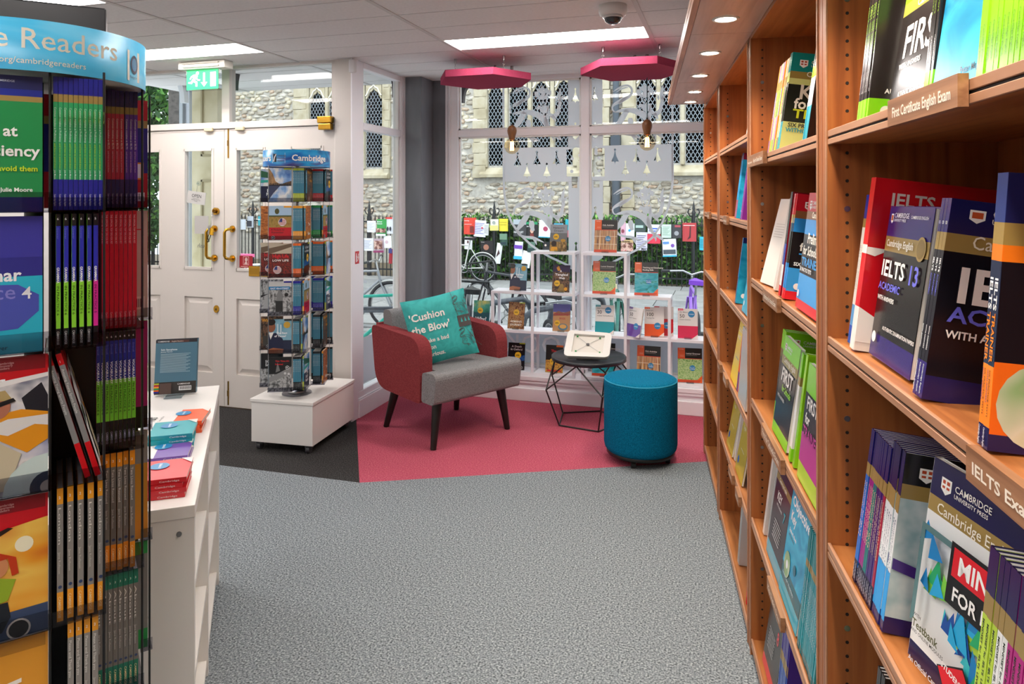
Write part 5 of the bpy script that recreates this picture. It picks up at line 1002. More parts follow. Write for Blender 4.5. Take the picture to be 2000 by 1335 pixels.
sch('first_white', .2, .27, .012, [(.22, '#7ac81e'), (.08, '#9c8148'), (.58, '#dcd8d4'), (.12, '#7ac81e')], [(.22, '#7ac81e'), (.08, '#9c8148'), (.58, '#e4e0dc'), (.12, '#7ac81e')], [('t', 'Cambridge English', .2, .72, .075, '#f0e8d4'), ('r', .2, .36, .5, .5, '#1c1c1c'), ('t', 'WITH', .2, .28, .06, '#3a3a3a')], [])
sch('trainer_blue', .19, .26, .010, [(.50, '#20303c'), (.50, GLEAM)], [(.22, '#20303c'), (.78, '#5ab0cf')], [('t', 'TRAINER', .1, .60, .24, '#3fb3e0', {'b': 1, 'w': .86}), ('t', 'PRACTICE TESTS WITH ANSWERS', .14, .53, .06, '#9fdcf2', {'b': 1, 'w': .8}), ('t', 'Peter May', .4, .05, .06, '#16384a')], [])
sch('first_green', .2, .275, .0095, [(1, '#8ccf1c')], [(.5, '#9ad81e'), (.35, '#84c41e'), (.15, '#78b81c')], [], [('t', 'Complete First', .25, .7, .5, '#6aa010', {'rot': -90, 'w': .3}), ('t', 'Cambridge English', .25, .2, .5, '#4f8010', {'rot': -90, 'w': .15})])
sch('ielts_blue', .2, .27, .0085, [(.16, '#1c2c8c'), (.06, GD), (.52, '#e6e0d6'), (.14, '#58a0d4'), (.12, '#1c58b4')], [(.16, '#1c2c8c'), (.06, GD), (.52, '#e6e0d6'), (.14, '#58a0d4'), (.12, '#1c58b4')], [], [('t', 'IELTS with Answers', .25, .66, .5, '#777777', {'rot': -90, 'w': .3})])
sch('ielts_red', .225, .30, .0085, [(.41, '#c4141f'), (.40, '#c4141f'), (.19, '#e4ddd6')], [(.39, '#d21a26'), (.05, '#ece4de'), (.31, '#d21a26'), (.25, '#ece4de')], [('t', 'IELTS', .12, .85, .135, '#ddd0ca', {'b': 1}), ('p', [(0, .60), (.16, .595), (.06, .55), (0, .56)], '#ece4de'), ('p', [(0, .25), (.12, .2), (.3, .12), (.3, .05), (0, .05)], '#ece4de')], [])
CSH = [('p', [(.06, .95), (.12, .95), (.12, .90), (.09, .885), (.06, .90)], '#f0ece8'), ('r', .07, .905, .11, .94, '#c2542c'), ('t', 'CAMBRIDGE', .15, .925, .062, '#f0ece8'), ('t', 'UNIVERSITY PRESS', .15, .90, .035, '#f0ece8')]
sch('ielts13', .185, .25, .0115, [(.20, '#2a1f6c'), (.10, GD), (.55, '#1c1718'), (.15, '#30206c')], [(.20, '#2a1f6c'), (.09, GD), (.53, '#191420'), (.18, '#30206c')], CSH+[('t', 'CAMBRIDGE ENGLISH', .55, .925, .038, '#f0ece8'), ('t', 'Cambridge English', .06, .735, .085, '#f0e8d4', {'b': 1}), ('c', .86, .75, .1, '#a3864a'), ('c', .86, .75, .08, '#8a6f38'), ('t', 'IELTS', .04, .54, .20, '#f0ece8', {'b': 1, 'w': .56}), ('t', '13', .68, .53, .22, '#6a6ad8', {'b': 1, 'w': .22}), ('t', 'ACADEMIC', .04, .45, .09, '#6a6ad8', {'b': 1, 'w': .52}), ('t', 'WITH ANSWERS', .06, .38, .055, '#f0ece8', {'b': 1}), ('t', 'AUTHENTIC EXAMINATION PAPERS', .3, .20, .045, '#e4dcd8', {'b': 1}), ('c', .12, .13, .05, '#f0ece8')],
    [('t', '13', .1, .87, .6, '#f4f4f4', {'b': 1}), ('t', 'IELTS', .25, .70, .6, '#f4f4f4', {'rot': -90, 'w': .07, 'b': 1}), ('t', 'ACADEMIC', .25, .62, .55, '#6a6ad8', {'rot': -90, 'w': .11}), ('t', 'WITH ANSWERS', .25, .36, .5, '#f4f4f4', {'rot': -90, 'w': .12}), ('t', 'Cambridge English', .25, .17, .5, '#f4f4f4', {'rot': -90, 'w': .15})])
kind('ielts13_open', .19, .265, .010, [(.17, '#1c1a4e'), (.09, GD), (.62, '#15131a'), (.12, '#1e1a52')], [(.17, '#2a1f6c'), (.09, GD), (.56, '#191420'), (.18, '#30206c')], None,
   [('p', [(.12, .955), (.22, .955), (.22, .91), (.17, .89), (.12, .91)], '#f0ece8'), ('r', .135, .915, .205, .945, '#c2542c'), ('t', 'CAMBRIDGE', .26, .925, .085, '#f0ece8'), ('t', 'UNIVERSITY PRESS', .26, .895, .05, '#f0ece8'), ('t', 'Cambridge English', .16, .765, .13, '#f0e8d4', {'w': .85}), ('t', 'IELTS', .1, .50, .34, '#ece4e0', {'b': 1, 'w': 1.0 if 0 else .86}), ('t', 'ACADEMIC', .08, .40, .15, '#6a6ad8', {'b': 1, 'w': .88}), ('t', 'WITH ANSWERS', .08, .32, .075, '#ece4e0', {'b': 1}), ('t', 'AUTHENTIC', .55, .16, .06, '#ece4e0', {'b': 1})],
   [('t', '13', .1, .87, .6, '#f4f4f4', {'b': 1}), ('t', 'IELTS', .25, .70, .6, '#f4f4f4', {'rot': -90, 'w': .07, 'b': 1}), ('t', 'ACADEMIC', .25, .62, .55, '#6a6ad8', {'rot': -90, 'w': .11}), ('t', 'WITH ANSWERS', .25, .36, .5, '#f4f4f4', {'rot': -90, 'w': .12}), ('t', 'Cambridge English', .25, .17, .5, '#f4f4f4', {'rot': -90, 'w': .15})], r=.2)
DISC = noisy('print_disc', ['#c9c04a', '#d9d6c0', '#8fb07a', '#c98a9a'], (9, 9, 9), 2, .2)
sch('ielts_trainer', .21, .29, .012, [(.18, '#1c1f50'), (.08, GD), (.06, '#f07a1e'), (.36, '#17131a'), (.26, '#ec6a1c'), (.06, '#1c1a4e')], [(.18, '#2b3a78'), (.08, GD), (.06, '#f07a1e'), (.38, '#222a44'), (.22, '#f5831f'), (.08, '#1c1a4e')], [('c', .24, .17, .22, DISC), ('c', .24, .17, .075, '#3a2c28'), ('c', .24, .17, .035, '#e8601c'), ('t', 'with', .18, .26, .06, '#1c1a1a'), ('t', 'Official', .26, .02, .06, '#e9e4e0')],
    [('t', 'IELTS', .18, .62, .75, '#f4f0ec', {'rot': -90, 'w': .12, 'b': 1}), ('t', 'TRAINER', .18, .49, .75, '#f5831f', {'rot': -90, 'w': .18, 'b': 1}), ('t', 'SIX PRACTICE TESTS', .45, .285, .3, '#3a1c10', {'rot': -90, 'w': .17}), ('t', 'WITH ANSWERS', .15, .285, .3, '#3a2c6c', {'rot': -90, 'w': .12}), ('t', 'Cambridge English', .25, .075, .4, '#f4f0ec', {'rot': -90, 'w': .07})])
def isp(nm, c, ti): sch(nm, .2, .262, .0078, [(.22, '#1c1850'), (.08, GD), (.6, c), (.10, '#15142e')], [(.22, '#221c5c'), (.08, GD), (.56, c), (.14, '#1a183c')], (), [('t', ti, .22, .66, .6, '#e9d9a0', {'rot': -90, 'w': .36}), ('t', 'Cambridge English', .22, .12, .5, '#dcdce8', {'rot': -90, 'w': .1})])
isp('gi_blue', '#1f6ac0', 'Grammar for IELTS'); isp('gi_mag', '#8f1f7a', 'Grammar for IELTS with answers'); isp('vi_teal', '#0d6f70', 'Vocabulary for IELTS'); isp('vi_purple', '#3b1f6c', 'Vocabulary for IELTS with answers'); isp('vi_red', '#a01f3a', 'Vocabulary for IELTS Advanced')
FRM = noisy('print_dots', ['#8fb0b8', '#b6c8cc', '#cfd8d9'], (30, 30, 30), 2, .3)
sch('mind_white', .215, .275, .009, [(.17, '#16141f'), (.08, GD), (.66, FRM), (.09, '#2a2058')], [(.24, '#1d194c'), (.1, GD), (.33, '#e4e8ea'), (.27, '#2a9ae0'), (.06, '#22205c')], XH()+[('t', 'Cambridge', .22, .765, .09, '#f0e8d4'), ('r', .18, .24, .24, .64, '#15131a'), ('r', .18, .60, .7, .64, '#15131a'), ('r', .18, .24, .3, .27, '#15131a'), ('p', [(.0, .42), (.3, .36), (.6, .44), (.6, .36), (.3, .3), (0, .36)], '#4a2f80'), ('c', .35, .045, .04, '#e9e9e9')], [('t', 'Mindset for IELTS', .22, .62, .55, '#667788', {'rot': -90, 'w': .3})])
TRI = []
for i in range(46):
    x = rnd.uniform(.04, .78); z = .52-.42*x+rnd.uniform(-.13, .10); s_ = rnd.uniform(.09, .18)
    TRI.append(('p', [(x, z), (x+s_, z+rnd.uniform(-.03, .05)), (x+rnd.uniform(.0, .1), z+s_*.9)], rnd.choice(['#1f7fc0', '#2aa9dc', '#3fc0c8', '#2aa86a', '#7ac843', '#1c4fa0', '#b6d94a'])))
sch('mindset', .215, .285, .012, [(.18, '#1c1a48'), (.08, GD), (.66, '#e4e4e2'), (.08, '#1c1a48')], '#e4e4e2', XH()+[('t', 'Cambridge English', .1, .755, .095, '#f0e8d4')]+TRI+[('p', [(.06, .2), (.1, .22), (.1, .66), (.36, .66), (.36, .69), (.06, .69)], '#5a7a7c'), ('r', .36, .42, .96, .70, '#1c1a1c'), ('r', .39, .55, .96, .68, '#d8202c'), ('t', 'MIND', .44, .575, .15, '#f4f0ee', {'b': 1}), ('t', 'FOR IELTS', .42, .45, .115, '#f4f0ee', {'b': 1}),
   ('t', 'WITH', .1, .24, .03, '#333333'), ('t', 'Testbank', .1, .19, .07, '#5a5a3a', {'b': 1}), ('t', 'AND ONLINE MODULES', .1, .165, .03, '#333333'), ('p', [(.38, .13), (.6, .22), (.7, .14), (.5, .02)], '#1c1a1c'), ('p', [(.395, .13), (.6, .21), (.685, .14), (.5, .03)], '#d8202c'), ('t', "STUDENT'S", .42, .145, .045, '#f4f0ee', {'b': 1, 'rot': -8}), ('t', '1', .58, .085, .13, '#f4f0ee', {'b': 1}), ('t', 'An Official Cambridge', .12, .03, .045, '#e4e4ec')])
def msp(nm, c1, c2): sch(nm, .215, .275, .0105, c1, [(.18, '#201c50'), (.09, GD), (.40, c1), (.33, c2)], (), [('t', 'MINDSET for IELTS  LEVEL 1', .25, .71, .5, '#20301c', {'rot': -90, 'w': .3, 'b': 1}), ('t', "Student's Book", .25, .36, .5, '#20301c', {'rot': -90, 'w': .24})])
msp('ms_lime', '#b4cf3a', '#9ac030'); msp('ms_white', '#e6e6e4', '#b4cf3a'); msp('ms_mag', '#b0207a', '#9a1f70'); msp('ms_white2', '#e6e6e4', '#8a2a6a'); msp('ms_orange', '#ec7a2c', '#e06a24')
KD = '#24221c'
sch('ket', .21, .27, .012, [(.19, '#12807c'), (.07, '#8f7d40'), (.06, '#c6cf80'), (.38, '#22241e'), (.30, '#c3cc7c')], [(.2, '#1a8a86'), (.1, '#c6cf80'), (.4, '#22241e'), (.3, '#3aa0b0')], XH()+[('t', 'Cambridge English', .2, .765, .095, '#f0ecd8'), ('t', 'KET', .14, .54, .26, '#d4cfc0', {'b': 1}), ('t', 'for', .1, .44, .19, '#e9e9dc', {'b': 1}), ('t', 'Schools', .42, .44, .17, '#e9e9dc', {'b': 1}), ('t', 'TRAINER', .1, .345, .16, '#c2cf2c', {'b': 1, 'w': .85}), ('t', 'SIX PRACTICE TESTS', .06, .25, .075, '#3a3a34', {'b': 1}), ('t', 'WITHOUT ANSWERS', .04, .20, .075, '#2a8a9c', {'b': 1})])
for i_, (c1, c2) in enumerate([('#e28a3a', '#5a86c8'), ('#e8b04a', '#c8508a'), ('#9a4ac0', '#e8a83a'), ('#d8d0c8', '#5aa86a'), ('#e88a2a', '#e8c84a'), ('#efe6d0', '#7ab84a')]):
    kind('young%d' % i_, .2, .262, .007, c1, [(.2, c1), (.1, GD), (.3, c2), (.25, c1), (.15, c2)], c2, (), [('t', 'Young Learners', .25, .6, .5, '#f4f0e8', {'rot': -90, 'w': .2})], r=.25)
sch('dark_teal', .2, .262, .008, '#1c1a1c', [(.35, '#2c2a2c'), (.1, '#8ccf1c'), (.25, '#c9d8dc'), (.30, '#1f9ab0')], (), [])
sch('blank_white', .2, .265, .012, '#dcd4ce', '#d6cec8', [('r', .1, .7-.03*i, .5, .705-.03*i, '#a9a29c') for i in range(6)])
sch('pre', .21, .275, .011, [(.16, '#c01a2a'), (.07, '#8a5a38'), (.13, '#2b86cc'), (.34, '#1c1a1c'), (.22, '#3a9ae0'), (.08, '#dc2432')], [(.2, '#c8202c'), (.08, GD), (.38, '#22221e'), (.24, '#2b86cc'), (.10, '#dc2432')], XH()+[('t', 'Cambridge', .3, .785, .09, '#f0e8d4', {'b': 1}), ('t', 'Prelim', .24, .57, .16, '#ece6dc', {'b': 1}), ('t', 'for Schools', .1, .47, .14, '#ece6dc', {'b': 1}), ('t', 'TRAINER', .1, .375, .13, '#3a9ae0', {'b': 1, 'w': .8}), ('t', 'SIX PRACTICE TESTS', .05, .325, .06, '#e9e9e9', {'b': 1}), ('c', .12, .13, .04, '#f0ece8')])
sch('pre_dark', .2, .28, .008, '#7a1420', [(.5, '#22201e'), (.2, '#2448a8'), (.2, '#dfe4e8'), (.1, '#dc2432')])
sch('first_schools', .2, .27, .012, [(.2, '#7ac81e'), (.09, '#8a7a3a'), (.60, '#221f1f'), (.11, '#7ac81e')], [(.2, '#7ac81e'), (.09, '#7a6a3a'), (.5, '#1f1d1d'), (.21, '#7ac81e')], XH()+[('t', 'Cambridge English', .16, .745, .1, '#f0e8d4'), ('t', 'FIRST', .16, .56, .26, '#ece6e2', {'b': 1, 'w': .7}), ('t', 'for Schools', .3, .47, .12, '#8ccf1c', {'b': 1}), ('t', 'WITH ANSWERS', .1, .38, .06, '#ece6e2')])
sch('first_mag', .21, .27, .012, [(.25, '#7ac81e'), (.35, '#221f1f'), (.25, '#b0408a'), (.15, '#a8cf3a')], [(.3, '#7ac81e'), (.55, '#e4e0dc'), (.15, '#8ed62c')], [('t', 'FIRST', .1, .62, .2, '#ece6e2', {'b': 1}), ('t', 'for', .1, .5, .16, '#ece6e2', {'b': 1}), ('t', 'TRAINER', .06, .38, .17, '#b0408a', {'b': 1})])
sch('key7', .2, .265, .010, [(.10, '#2c1a24'), (.07, '#8a7440'), (.68, '#32202a'), (.15, '#5aa0b4')], [(.2, '#2c1a24'), (.6, '#32202a'), (.2, '#5aa0b4')], [('t', 'Cambridge English', .2, .845, .07, '#f0e8d4'), ('t', 'KEY', .22, .66, .17, '#ece6e2', {'b': 1}), ('t', '7', .72, .56, .2, '#2aa6b8', {'b': 1}), ('t', 'WITH ANSWERS', .25, .6, .05, '#ece6e2')]+[('r', .26, .45-.035*i, .72, .457-.035*i, '#e4dede') for i in range(6)])
sch('objkey', .215, .285, .012, [(.1, '#1090b0'), (.62, GLEAM), (.14, '#17606c'), (.14, '#27a9c4')], [(.26, '#0c8a90'), (.06, GD), (.68, '#0f8a98')], [('t', 'Objective', .08, .84, .17, '#f0f4f4', {'b': 1, 'w': .9}), ('t', 'Key', .1, .70, .17, '#f0f4f4', {'b': 1}), ('t', "Student's Book", .12, .60, .06, '#f0f4f4', {'b': 1}), ('t', 'with answers', .12, .56, .055, '#16384a'), ('c', .24, .32, .15, DISC), ('c', .24, .32, .05, '#e9e9e9'), ('t', 'Annette Capel  Wendy Sharp', .1, .2, .05, '#e4f0f4'), ('c', .6, .4, .06, '#0c6a84')])
sch('teal_spine', .215, .28, .0085, '#0c8a94', [(.26, '#0c7c84'), (.06, GD), (.62, '#0f8a98'), (.06, '#0a6a74')], (), [('t', "Objective Key Student's Book", .22, .6, .5, '#d4ecf0', {'rot': -90, 'w': .36})])
sch('prelim8', .2, .265, .012, [(.88, '#2a2828'), (.12, '#dc4450')], [(.3, '#1c1a1c'), (.58, '#2a2828'), (.12, '#dc4450')], [('t', 'PRELIMINARY', .12, .78, .14, '#d9cfc4', {'b': 1, 'w': .8}), ('t', '8', .66, .52, .26, '#d8404a', {'b': 1}), ('t', 'WITH ANSWERS', .2, .7, .05, '#ece6e2')]+[('r', .2, .5-.035*i, .6, .507-.035*i, '#e4dede') for i in range(7)])
sch('purple_spine', .21, .285, .0085, '#3c2c8c', [(.3, '#3c2c8c'), (.1, GD), (.6, '#2c5ab0')])
sch('bluevocab', .19, .262, .011, [(.10, '#a02840'), (.90, GLEAM)], [(.12, '#1c6ab0'), (.6, '#2a9cd8'), (.28, '#c83050')], [('t', 'Vocab', .3, .58, .2, '#f4f4f4', {'b': 1}), ('r', .3, .5, .8, .51, '#16384a'), ('t', 'Second Edition', .25, .35, .07, '#f4f4f4'), ('c', .14, .12, .06, '#f4f4f4')])
sch('blueb', .19, .262, .010, [(.08, '#1c2c6c'), (.92, GLEAM)], [(.6, '#1c7cc0'), (.4, '#2c5c98')], [('t', 'Vocab', .3, .5, .18, '#f4f4f4', {'b': 1}), ('c', .14, .12, .05, '#f4f4f4')])
sch('purple', .19, .262, .010, '#7a2c90', '#8a3ca0', [('t', 'Idioms', .2, .6, .15, '#f4f4f4')])
sch('yellow', .19, .25, .008, '#e4c42a', [(.7, '#e4c42a'), (.3, '#c8a81c')], [('t', 'COLLOCATIONS', .1, .82, .11, '#f4f0d8', {'b': 1, 'w': .8}), ('t', 'IN USE', .1, .7, .11, '#f4f0d8'), ('r', .3, .4, .7, .41, '#4a98b0')])
sch('yellow2', .19, .25, .008, '#b8a02c', '#c8b03c', [('t', 'English', .2, .7, .1, '#f4f0d8'), ('c', .2, .2, .08, '#2c58b0'), ('r', .3, .4, .7, .41, '#e8e4c8')])
sch('orange_sp', .19, .25, .007, '#e8662c', [(.7, '#e8662c'), (.3, '#2c3c90')])
sch('red_small', .19, .25, .008, '#d01c28', '#d82430'); sch('navy_small', .19, .25, .008, '#16244c', '#1c2c5c'); sch('olive_small', .19, .25, .008, '#3c4a2c', '#4a5a38'); sch('maroon', .19, .25, .008, '#7c1438', '#8c1c44')
sch('grey_sp', .2, .27, .008, '#b8b4b0', '#a8a8a8')
SHN = {0: 'bottom', 1: 'second', 2: 'third', 3: 'fourth', 4: 'fifth', 5: 'sixth'}
BN = {3: 'nearest bay', 2: 'second bay', 1: 'third bay', 0: 'farthest bay'}
def S(i, j, kd, n, s0, desc, q=.012, lean=6, gap=.0005):
    z = (ZB if i < 2 else ZA)[j]+.0006; K = KIND[kd]; tt_ = K['t']+gap
    for k in range(n):
        lab = '%s, %s from left, %s shelf, %s' % (desc, NTH[k], SHN[j], BN[i]) if n > 1 else '%s, %s shelf, %s' % (desc, SHN[j], BN[i])
        book(kd, lab, 'books on the %s shelf of the %s' % (SHN[j], BN[i]), Matrix.LocRotScale(bp(s0+(k+1)*tt_, q+rnd.uniform(0, .002), z), Euler((0, math.radians(lean), al)), None))
    return s0+n*tt_
def Fc(i, j, kd, s0, desc, q=.02, n=1, lean=9, yaw=0, pre=''):
    z = (ZB if i < 2 else ZA)[j]+.0006; K = KIND[kd]
    for k in range(n):
        lab = desc if k == 0 else '%s, copy %s behind it' % (desc, NTH[k])
        book(kd, '%s, %s shelf, %s' % (lab, SHN[j], BN[i]), 'books on the %s shelf of the %s' % (SHN[j], BN[i]), Matrix.LocRotScale(bp(s0, q+k*(K['t']+.001)/math.cos(math.radians(lean)), z+.001), Euler((math.radians(-lean), 0, al-math.pi/2+math.radians(yaw))), None))
# nearest bay
S(3, 4, 'first_black', 6, 1.150, 'black and green FIRST exam book spine'); Fc(3, 4, 'first_white', 1.215, 'white and green FIRST book standing behind the black one', .05, 1)
Fc(3, 4, 'first_face', 1.245, 'black FIRST with answers book facing out', .030, 1, 9, 0)
S(3, 4, 'first_black', 3, 1.437, 'narrow black and green spine beside the FIRST cover'); Fc(3, 4, 'trainer_blue', 1.47, 'glossy blue TRAINER book facing out', .012, 1, 8)
S(3, 4, 'first_green', 11, 1.60, 'bright green exam book spine', .006, 5)
S(3, 3, 'ielts_blue', 2, 1.060, 'white and blue IELTS spine', .02, 7); s_ = S(3, 3, 'ielts_red', 3, 1.105, 'tall red IELTS book', .012, 7)
Fc(3, 3, 'ielts13', 1.155, 'dark purple IELTS 13 Academic book facing out', .030, 5, 8, 0)
S(3, 3, 'ielts13_open', 3, 1.400, 'black IELTS 13 book spine with open cover showing', .014, 8); 
S(3, 3, 'ielts_trainer', 2, 1.60, 'orange and navy IELTS TRAINER book', .008, 4)
s_ = 1.132
for kd, n, d in (('gi_blue', 2, 'blue Grammar for IELTS spine'), ('gi_mag', 3, 'magenta Grammar for IELTS spine'), ('vi_teal', 2, 'teal Vocabulary for IELTS spine'), ('vi_purple', 4, 'deep purple Vocabulary for IELTS spine'), ('vi_red', 1, 'red Vocabulary for IELTS Advanced spine'), ('mind_white', 6, 'white and sky blue IELTS spine under navy head')):
    s_ = S(3, 2, kd, n, s_, d, .010, 7, .0004 if kd != 'mind_white' else .0005)
Fc(3, 2, 'mindset', 1.335, 'white Mindset for IELTS book with blue triangles facing out', .030, 1, 8, 12)
s_ = 1.575
for kd, n, d in (('ms_lime', 3, 'lime green Mindset spine'), ('ms_white', 2, 'white and lime Mindset spine'), ('ms_mag', 4, 'magenta Mindset spine'), ('ms_white2', 2, 'white Mindset level 2 spine'), ('ms_orange', 2, 'orange Mindset level 3 spine')): s_ = S(3, 2, kd, n, s_, d, .004, 6)
S(3, 1, 'dark_teal', 4, 1.16, 'black exam book spine', .02, 5)
# second bay
for k in range(16): S(2, 4, 'young%d' % [0, 1, 2, 3, 4, 5, 4, 5, 2, 3, 0, 4, 4, 5, 1, 3][k], 1, .232+.0095*k, 'bright young learners spine, %s from the left upright' % NTH[k], .015, 8)
S(2, 4, 'ket', 2, .388, 'teal and lime KET for Schools TRAINER', .016, 8); S(2, 4, 'dark_teal', 5, .735, 'black and teal spine beside the KET book', .01, 8)
Fc(2, 3, 'blank_white', .14, 'plain white book facing out by the left upright', .010, 1, 14, 8); S(2, 3, 'blank_white', 3, .30, 'cream book block beside the plain white cover', .02, 10); S(2, 3, 'pre_dark', 3, .43, 'dark and blue spine beside the Prelim books', .012, 7); S(2, 3, 'pre', 3, .475, 'red, black and blue Prelim for Schools TRAINER', .012, 7); Fc(2, 3, 'pre', .64, 'red and blue Prelim book facing out', .014, 1, 7, 0); 
S(2, 2, 'first_schools', 4, .245, 'black and lime FIRST book', .03, 6); Fc(2, 2, 'first_schools', .335, 'black and lime FIRST for Schools facing out', .012, 1, 8, 0); S(2, 2, 'first_white', 2, .565, 'white and lime FIRST book', .012, 7); S(2, 2, 'first_green', 2, .61, 'lime topped white spine', .012, 7); Fc(2, 2, 'first_mag', .68, 'black and magenta FIRST TRAINER facing out', .010, 1, 6, 0)
S(2, 1, 'blank_white', 2, .12, 'white book with teal foot', .02, 7); S(2, 1, 'grey_sp', 4, .19, 'grey thin spine', .02, 7); Fc(2, 1, 'key7', .24, 'dark plum KEY 7 book facing out', .012, 1, 8); Fc(2, 1, 'objkey', .45, 'bright cyan Objective Key book facing out', .010, 1, 8); S(2, 1, 'teal_spine', 18, .69, 'teal Objective Key spine', .008, 6)
Fc(2, 0, 'prelim8', .13, 'black PRELIMINARY 8 book facing out', .018, 2, 8); S(2, 0, 'grey_sp', 3, .34, 'grey spine beside the Preliminary book', .02, 6); S(2, 0, 'purple_spine', 10, .38, 'violet and blue spine', .012, 5)
# third bay
S(1, 4, 'bluevocab', 3, -.52, 'blue Vocabulary in Use book', .012, 7); S(1, 4, 'purple', 3, -.34, 'purple book', .012, 7) 
Fc(1, 5, 'blank_white', -.25, 'white book facing out', .02, 1, 8)
S(1, 3, 'blueb', 3, -.52, 'sky blue vocabulary book', .012, 7); Fc(1, 3, 'blueb', -.30, 'sky blue book facing out', .012, 1, 9)
Fc(1, 2, 'yellow', -.66, 'yellow Collocations book facing out', .012, 1, 10); S(1, 2, 'orange_sp', 4, -.46, 'orange and navy spine', .012, 6); Fc(1, 2, 'grey_sp', -.36, 'large grey leaflet facing out over the shelf edge', .006, 1, 4)
Fc(1, 1, 'yellow2', -.80, 'mustard book facing out', .012, 1, 10); S(1, 1, 'blank_white', 2, -.60, 'white book between the mustard covers', .02, 8); Fc(1, 1, 'yellow2', -.50, 'mustard book with blue corner facing out', .012, 1, 10, 0)
S(1, 0, 'grey_sp', 5, -.50, 'grey magazine spine', .02, 4); S(1, 0, 'red_small', 2, -.20, 'red book', .012, 5)
# farthest bay
S(0, 4, 'red_small', 3, -1.22, 'red book', .012, 5); S(0, 3, 'navy_small', 3, -1.24, 'navy book', .012, 5); S(0, 2, 'olive_small', 3, -1.24, 'olive green book', .012, 5); S(0, 1, 'dark_teal', 3, -1.24, 'black and green book', .012, 5); S(0, 0, 'maroon', 3, -1.24, 'maroon book', .012, 5)

# ================================================================ THE STREET OUTSIDE
ZG = -.30
STONEC = [noisy('stone_%d' % i, c, (9, 9, 14), 5, .9, .5, 40, spec=.1) for i, c in enumerate((['#a2988a', '#cac3b6', '#dcd6cb'], ['#94897a', '#bbb09f', '#d0c8ba'], ['#857a6d', '#a89e8f', '#bdb4a6'], ['#b3a58c', '#cfc3ab', '#ddd5c5'], ['#937b69', '#b79d87', '#cdbfac']))]
ASH = noisy('ashlar', ['#a2967c', '#b9ad93', '#c4baa4', '#aca086'], (2.5, 2.5, 2.5), 5, .85, .3, 60, spec=.1)
MORT = noisy('mortar', ['#aba59c', '#c4bfb6'], (12, 12, 12), 4, .95, .4, 60, spec=.05)
g = MB(); g.box((-26, 5.36, ZG-.2), (16, 14.6, ZG-.02), mat('#8d8b88', .9)); g.box((-26, 14.6, ZG-.2), (16, 18, ZG), mat('#6b5f4c', .95)); struct(g, 'floor_street')
ped = bpy.data.objects['floor_street']
PV = [noisy('paving_%d' % i, c, (3, 3, 3), 5, .85, .2, 80, spec=.15) for i, c in enumerate((['#858583', '#979795'], ['#8d8c89', '#9f9d9a'], ['#7c7b7b', '#8f8f8e']))]
slabs = [[MB().box((.008, .008, 0), (w-.008, .692, .04), PV[k]).mesh('paving_slab') for k in range(3)] for w in (.9, 1.2, .65)]
for r in range(8):
    y = 9.05+.70*r; x = -11.5+rnd.uniform(0, .6)
    if y > 14.4: break
    while x < 3.0:
        wi = rnd.randrange(3); w = (.9, 1.2, .65)[wi]; link('paving_slab', slabs[wi][rnd.randrange(3)], ped, (x, y, ZG-.04)); x += w
st_ = MB(); 
for r in range(15):
    y = 5.4+.22*r; x = -8+.1*(r % 2)
    while x < 2.6: w = rnd.uniform(.16, .3); st_.box((x+.006, y+.006, ZG-.03), (x+w-.006, y+.214, ZG-.004+rnd.uniform(0, .006)), PV[rnd.randrange(3)]); x += w
o = st_.build('road_setts', ped, kind='stuff')
k = MB()
for x in range(-14, 4): k.box((x+.005, 8.78, ZG-.1), (x+.995, 8.92, ZG+.004), PV[2]); k.box((x+.005, 8.94, ZG-.1), (x+.995, 9.03, ZG-.015), mat('#77756f', .8))
k.build('kerb_stone', ped)
# church wall
YC = 17.5
wt = thing('church_wall', 'old church wall of flint rubble with pale dressed stone behind the railings', 'wall', (0, YC, 0)); wt['kind'] = 'thing'
MB().box((-15.2, 0.0, ZG), (6.5, .6, 8), MORT).build('wall_core', wt)
def xa(px_): r = (px_-1000)/1375.; d = YC/(CT+r*ST); return -d*ST+r*d*CT
WN = [  # windows: list of lights (x0,x1), sill z, transom z
    [(xa(955), xa(983)), (xa(996), xa(1030)), (xa(1041), xa(1074)), (xa(1085), xa(1118))],
    [(xa(1244), xa(1281)), (xa(1292), xa(1327)), (xa(1340), xa(1376)), (xa(1390), xa(1426))],
    [(xa(607), xa(636)), (xa(644), xa(675)), (xa(684), xa(706)), (xa(716), xa(747))]]
LEAD = mat('#9aa3ab', .5); PANE = noisy('leaded_glass', ['#39434f', '#56616f', '#465260', '#2f3843'], (3, 3, 3), 3, .35, spec=.6); DK = mat('#2c3640', .3)
def blocked(x, z):
    for Ls in WN:
        if Ls[0][0]-.28 < x < Ls[-1][1]+.28 and z > 1.95: return True
    for a, b in ((xa(925), xa(952)), (xa(1128), xa(1160)), (xa(1214), xa(1240)), (xa(570), xa(585))):
        if a-.02 < x < b+.02 and z > (1.6 if a > -3.4 or True else 0): return True
    return False
stones = []
for k in range(14):
    n = rnd.choice((6, 7, 8)); w, h = rnd.uniform(.16, .34), rnd.uniform(.07, .15); mb = MB(); P_ = []
    for i in range(n):
        a = 2*math.pi*i/n+rnd.uniform(-.15, .15); P_.append((w/2*(abs(math.cos(a))**.7)*math.copysign(1, math.cos(a))*rnd.uniform(.85, 1.05), h/2*(abs(math.sin(a))**.7)*math.copysign(1, math.sin(a))*rnd.uniform(.85, 1.05)))
    vs = [(x, 0, z) for x, z in P_]+[(x*.8, -.035, z*.8) for x, z in P_]+[(0, -.05, 0)]
    mb.add(vs, [(i, (i+1) % n, n+(i+1) % n, n+i) for i in range(n)]+[(n+i, n+(i+1) % n, 2*n) for i in range(n)], STONEC[k % 5]); stones.append((w, h, mb))
smesh = [s_[2].mesh('stone') for s_ in stones]; bulk = MB(); cnt = 0; rows = []
z = .55
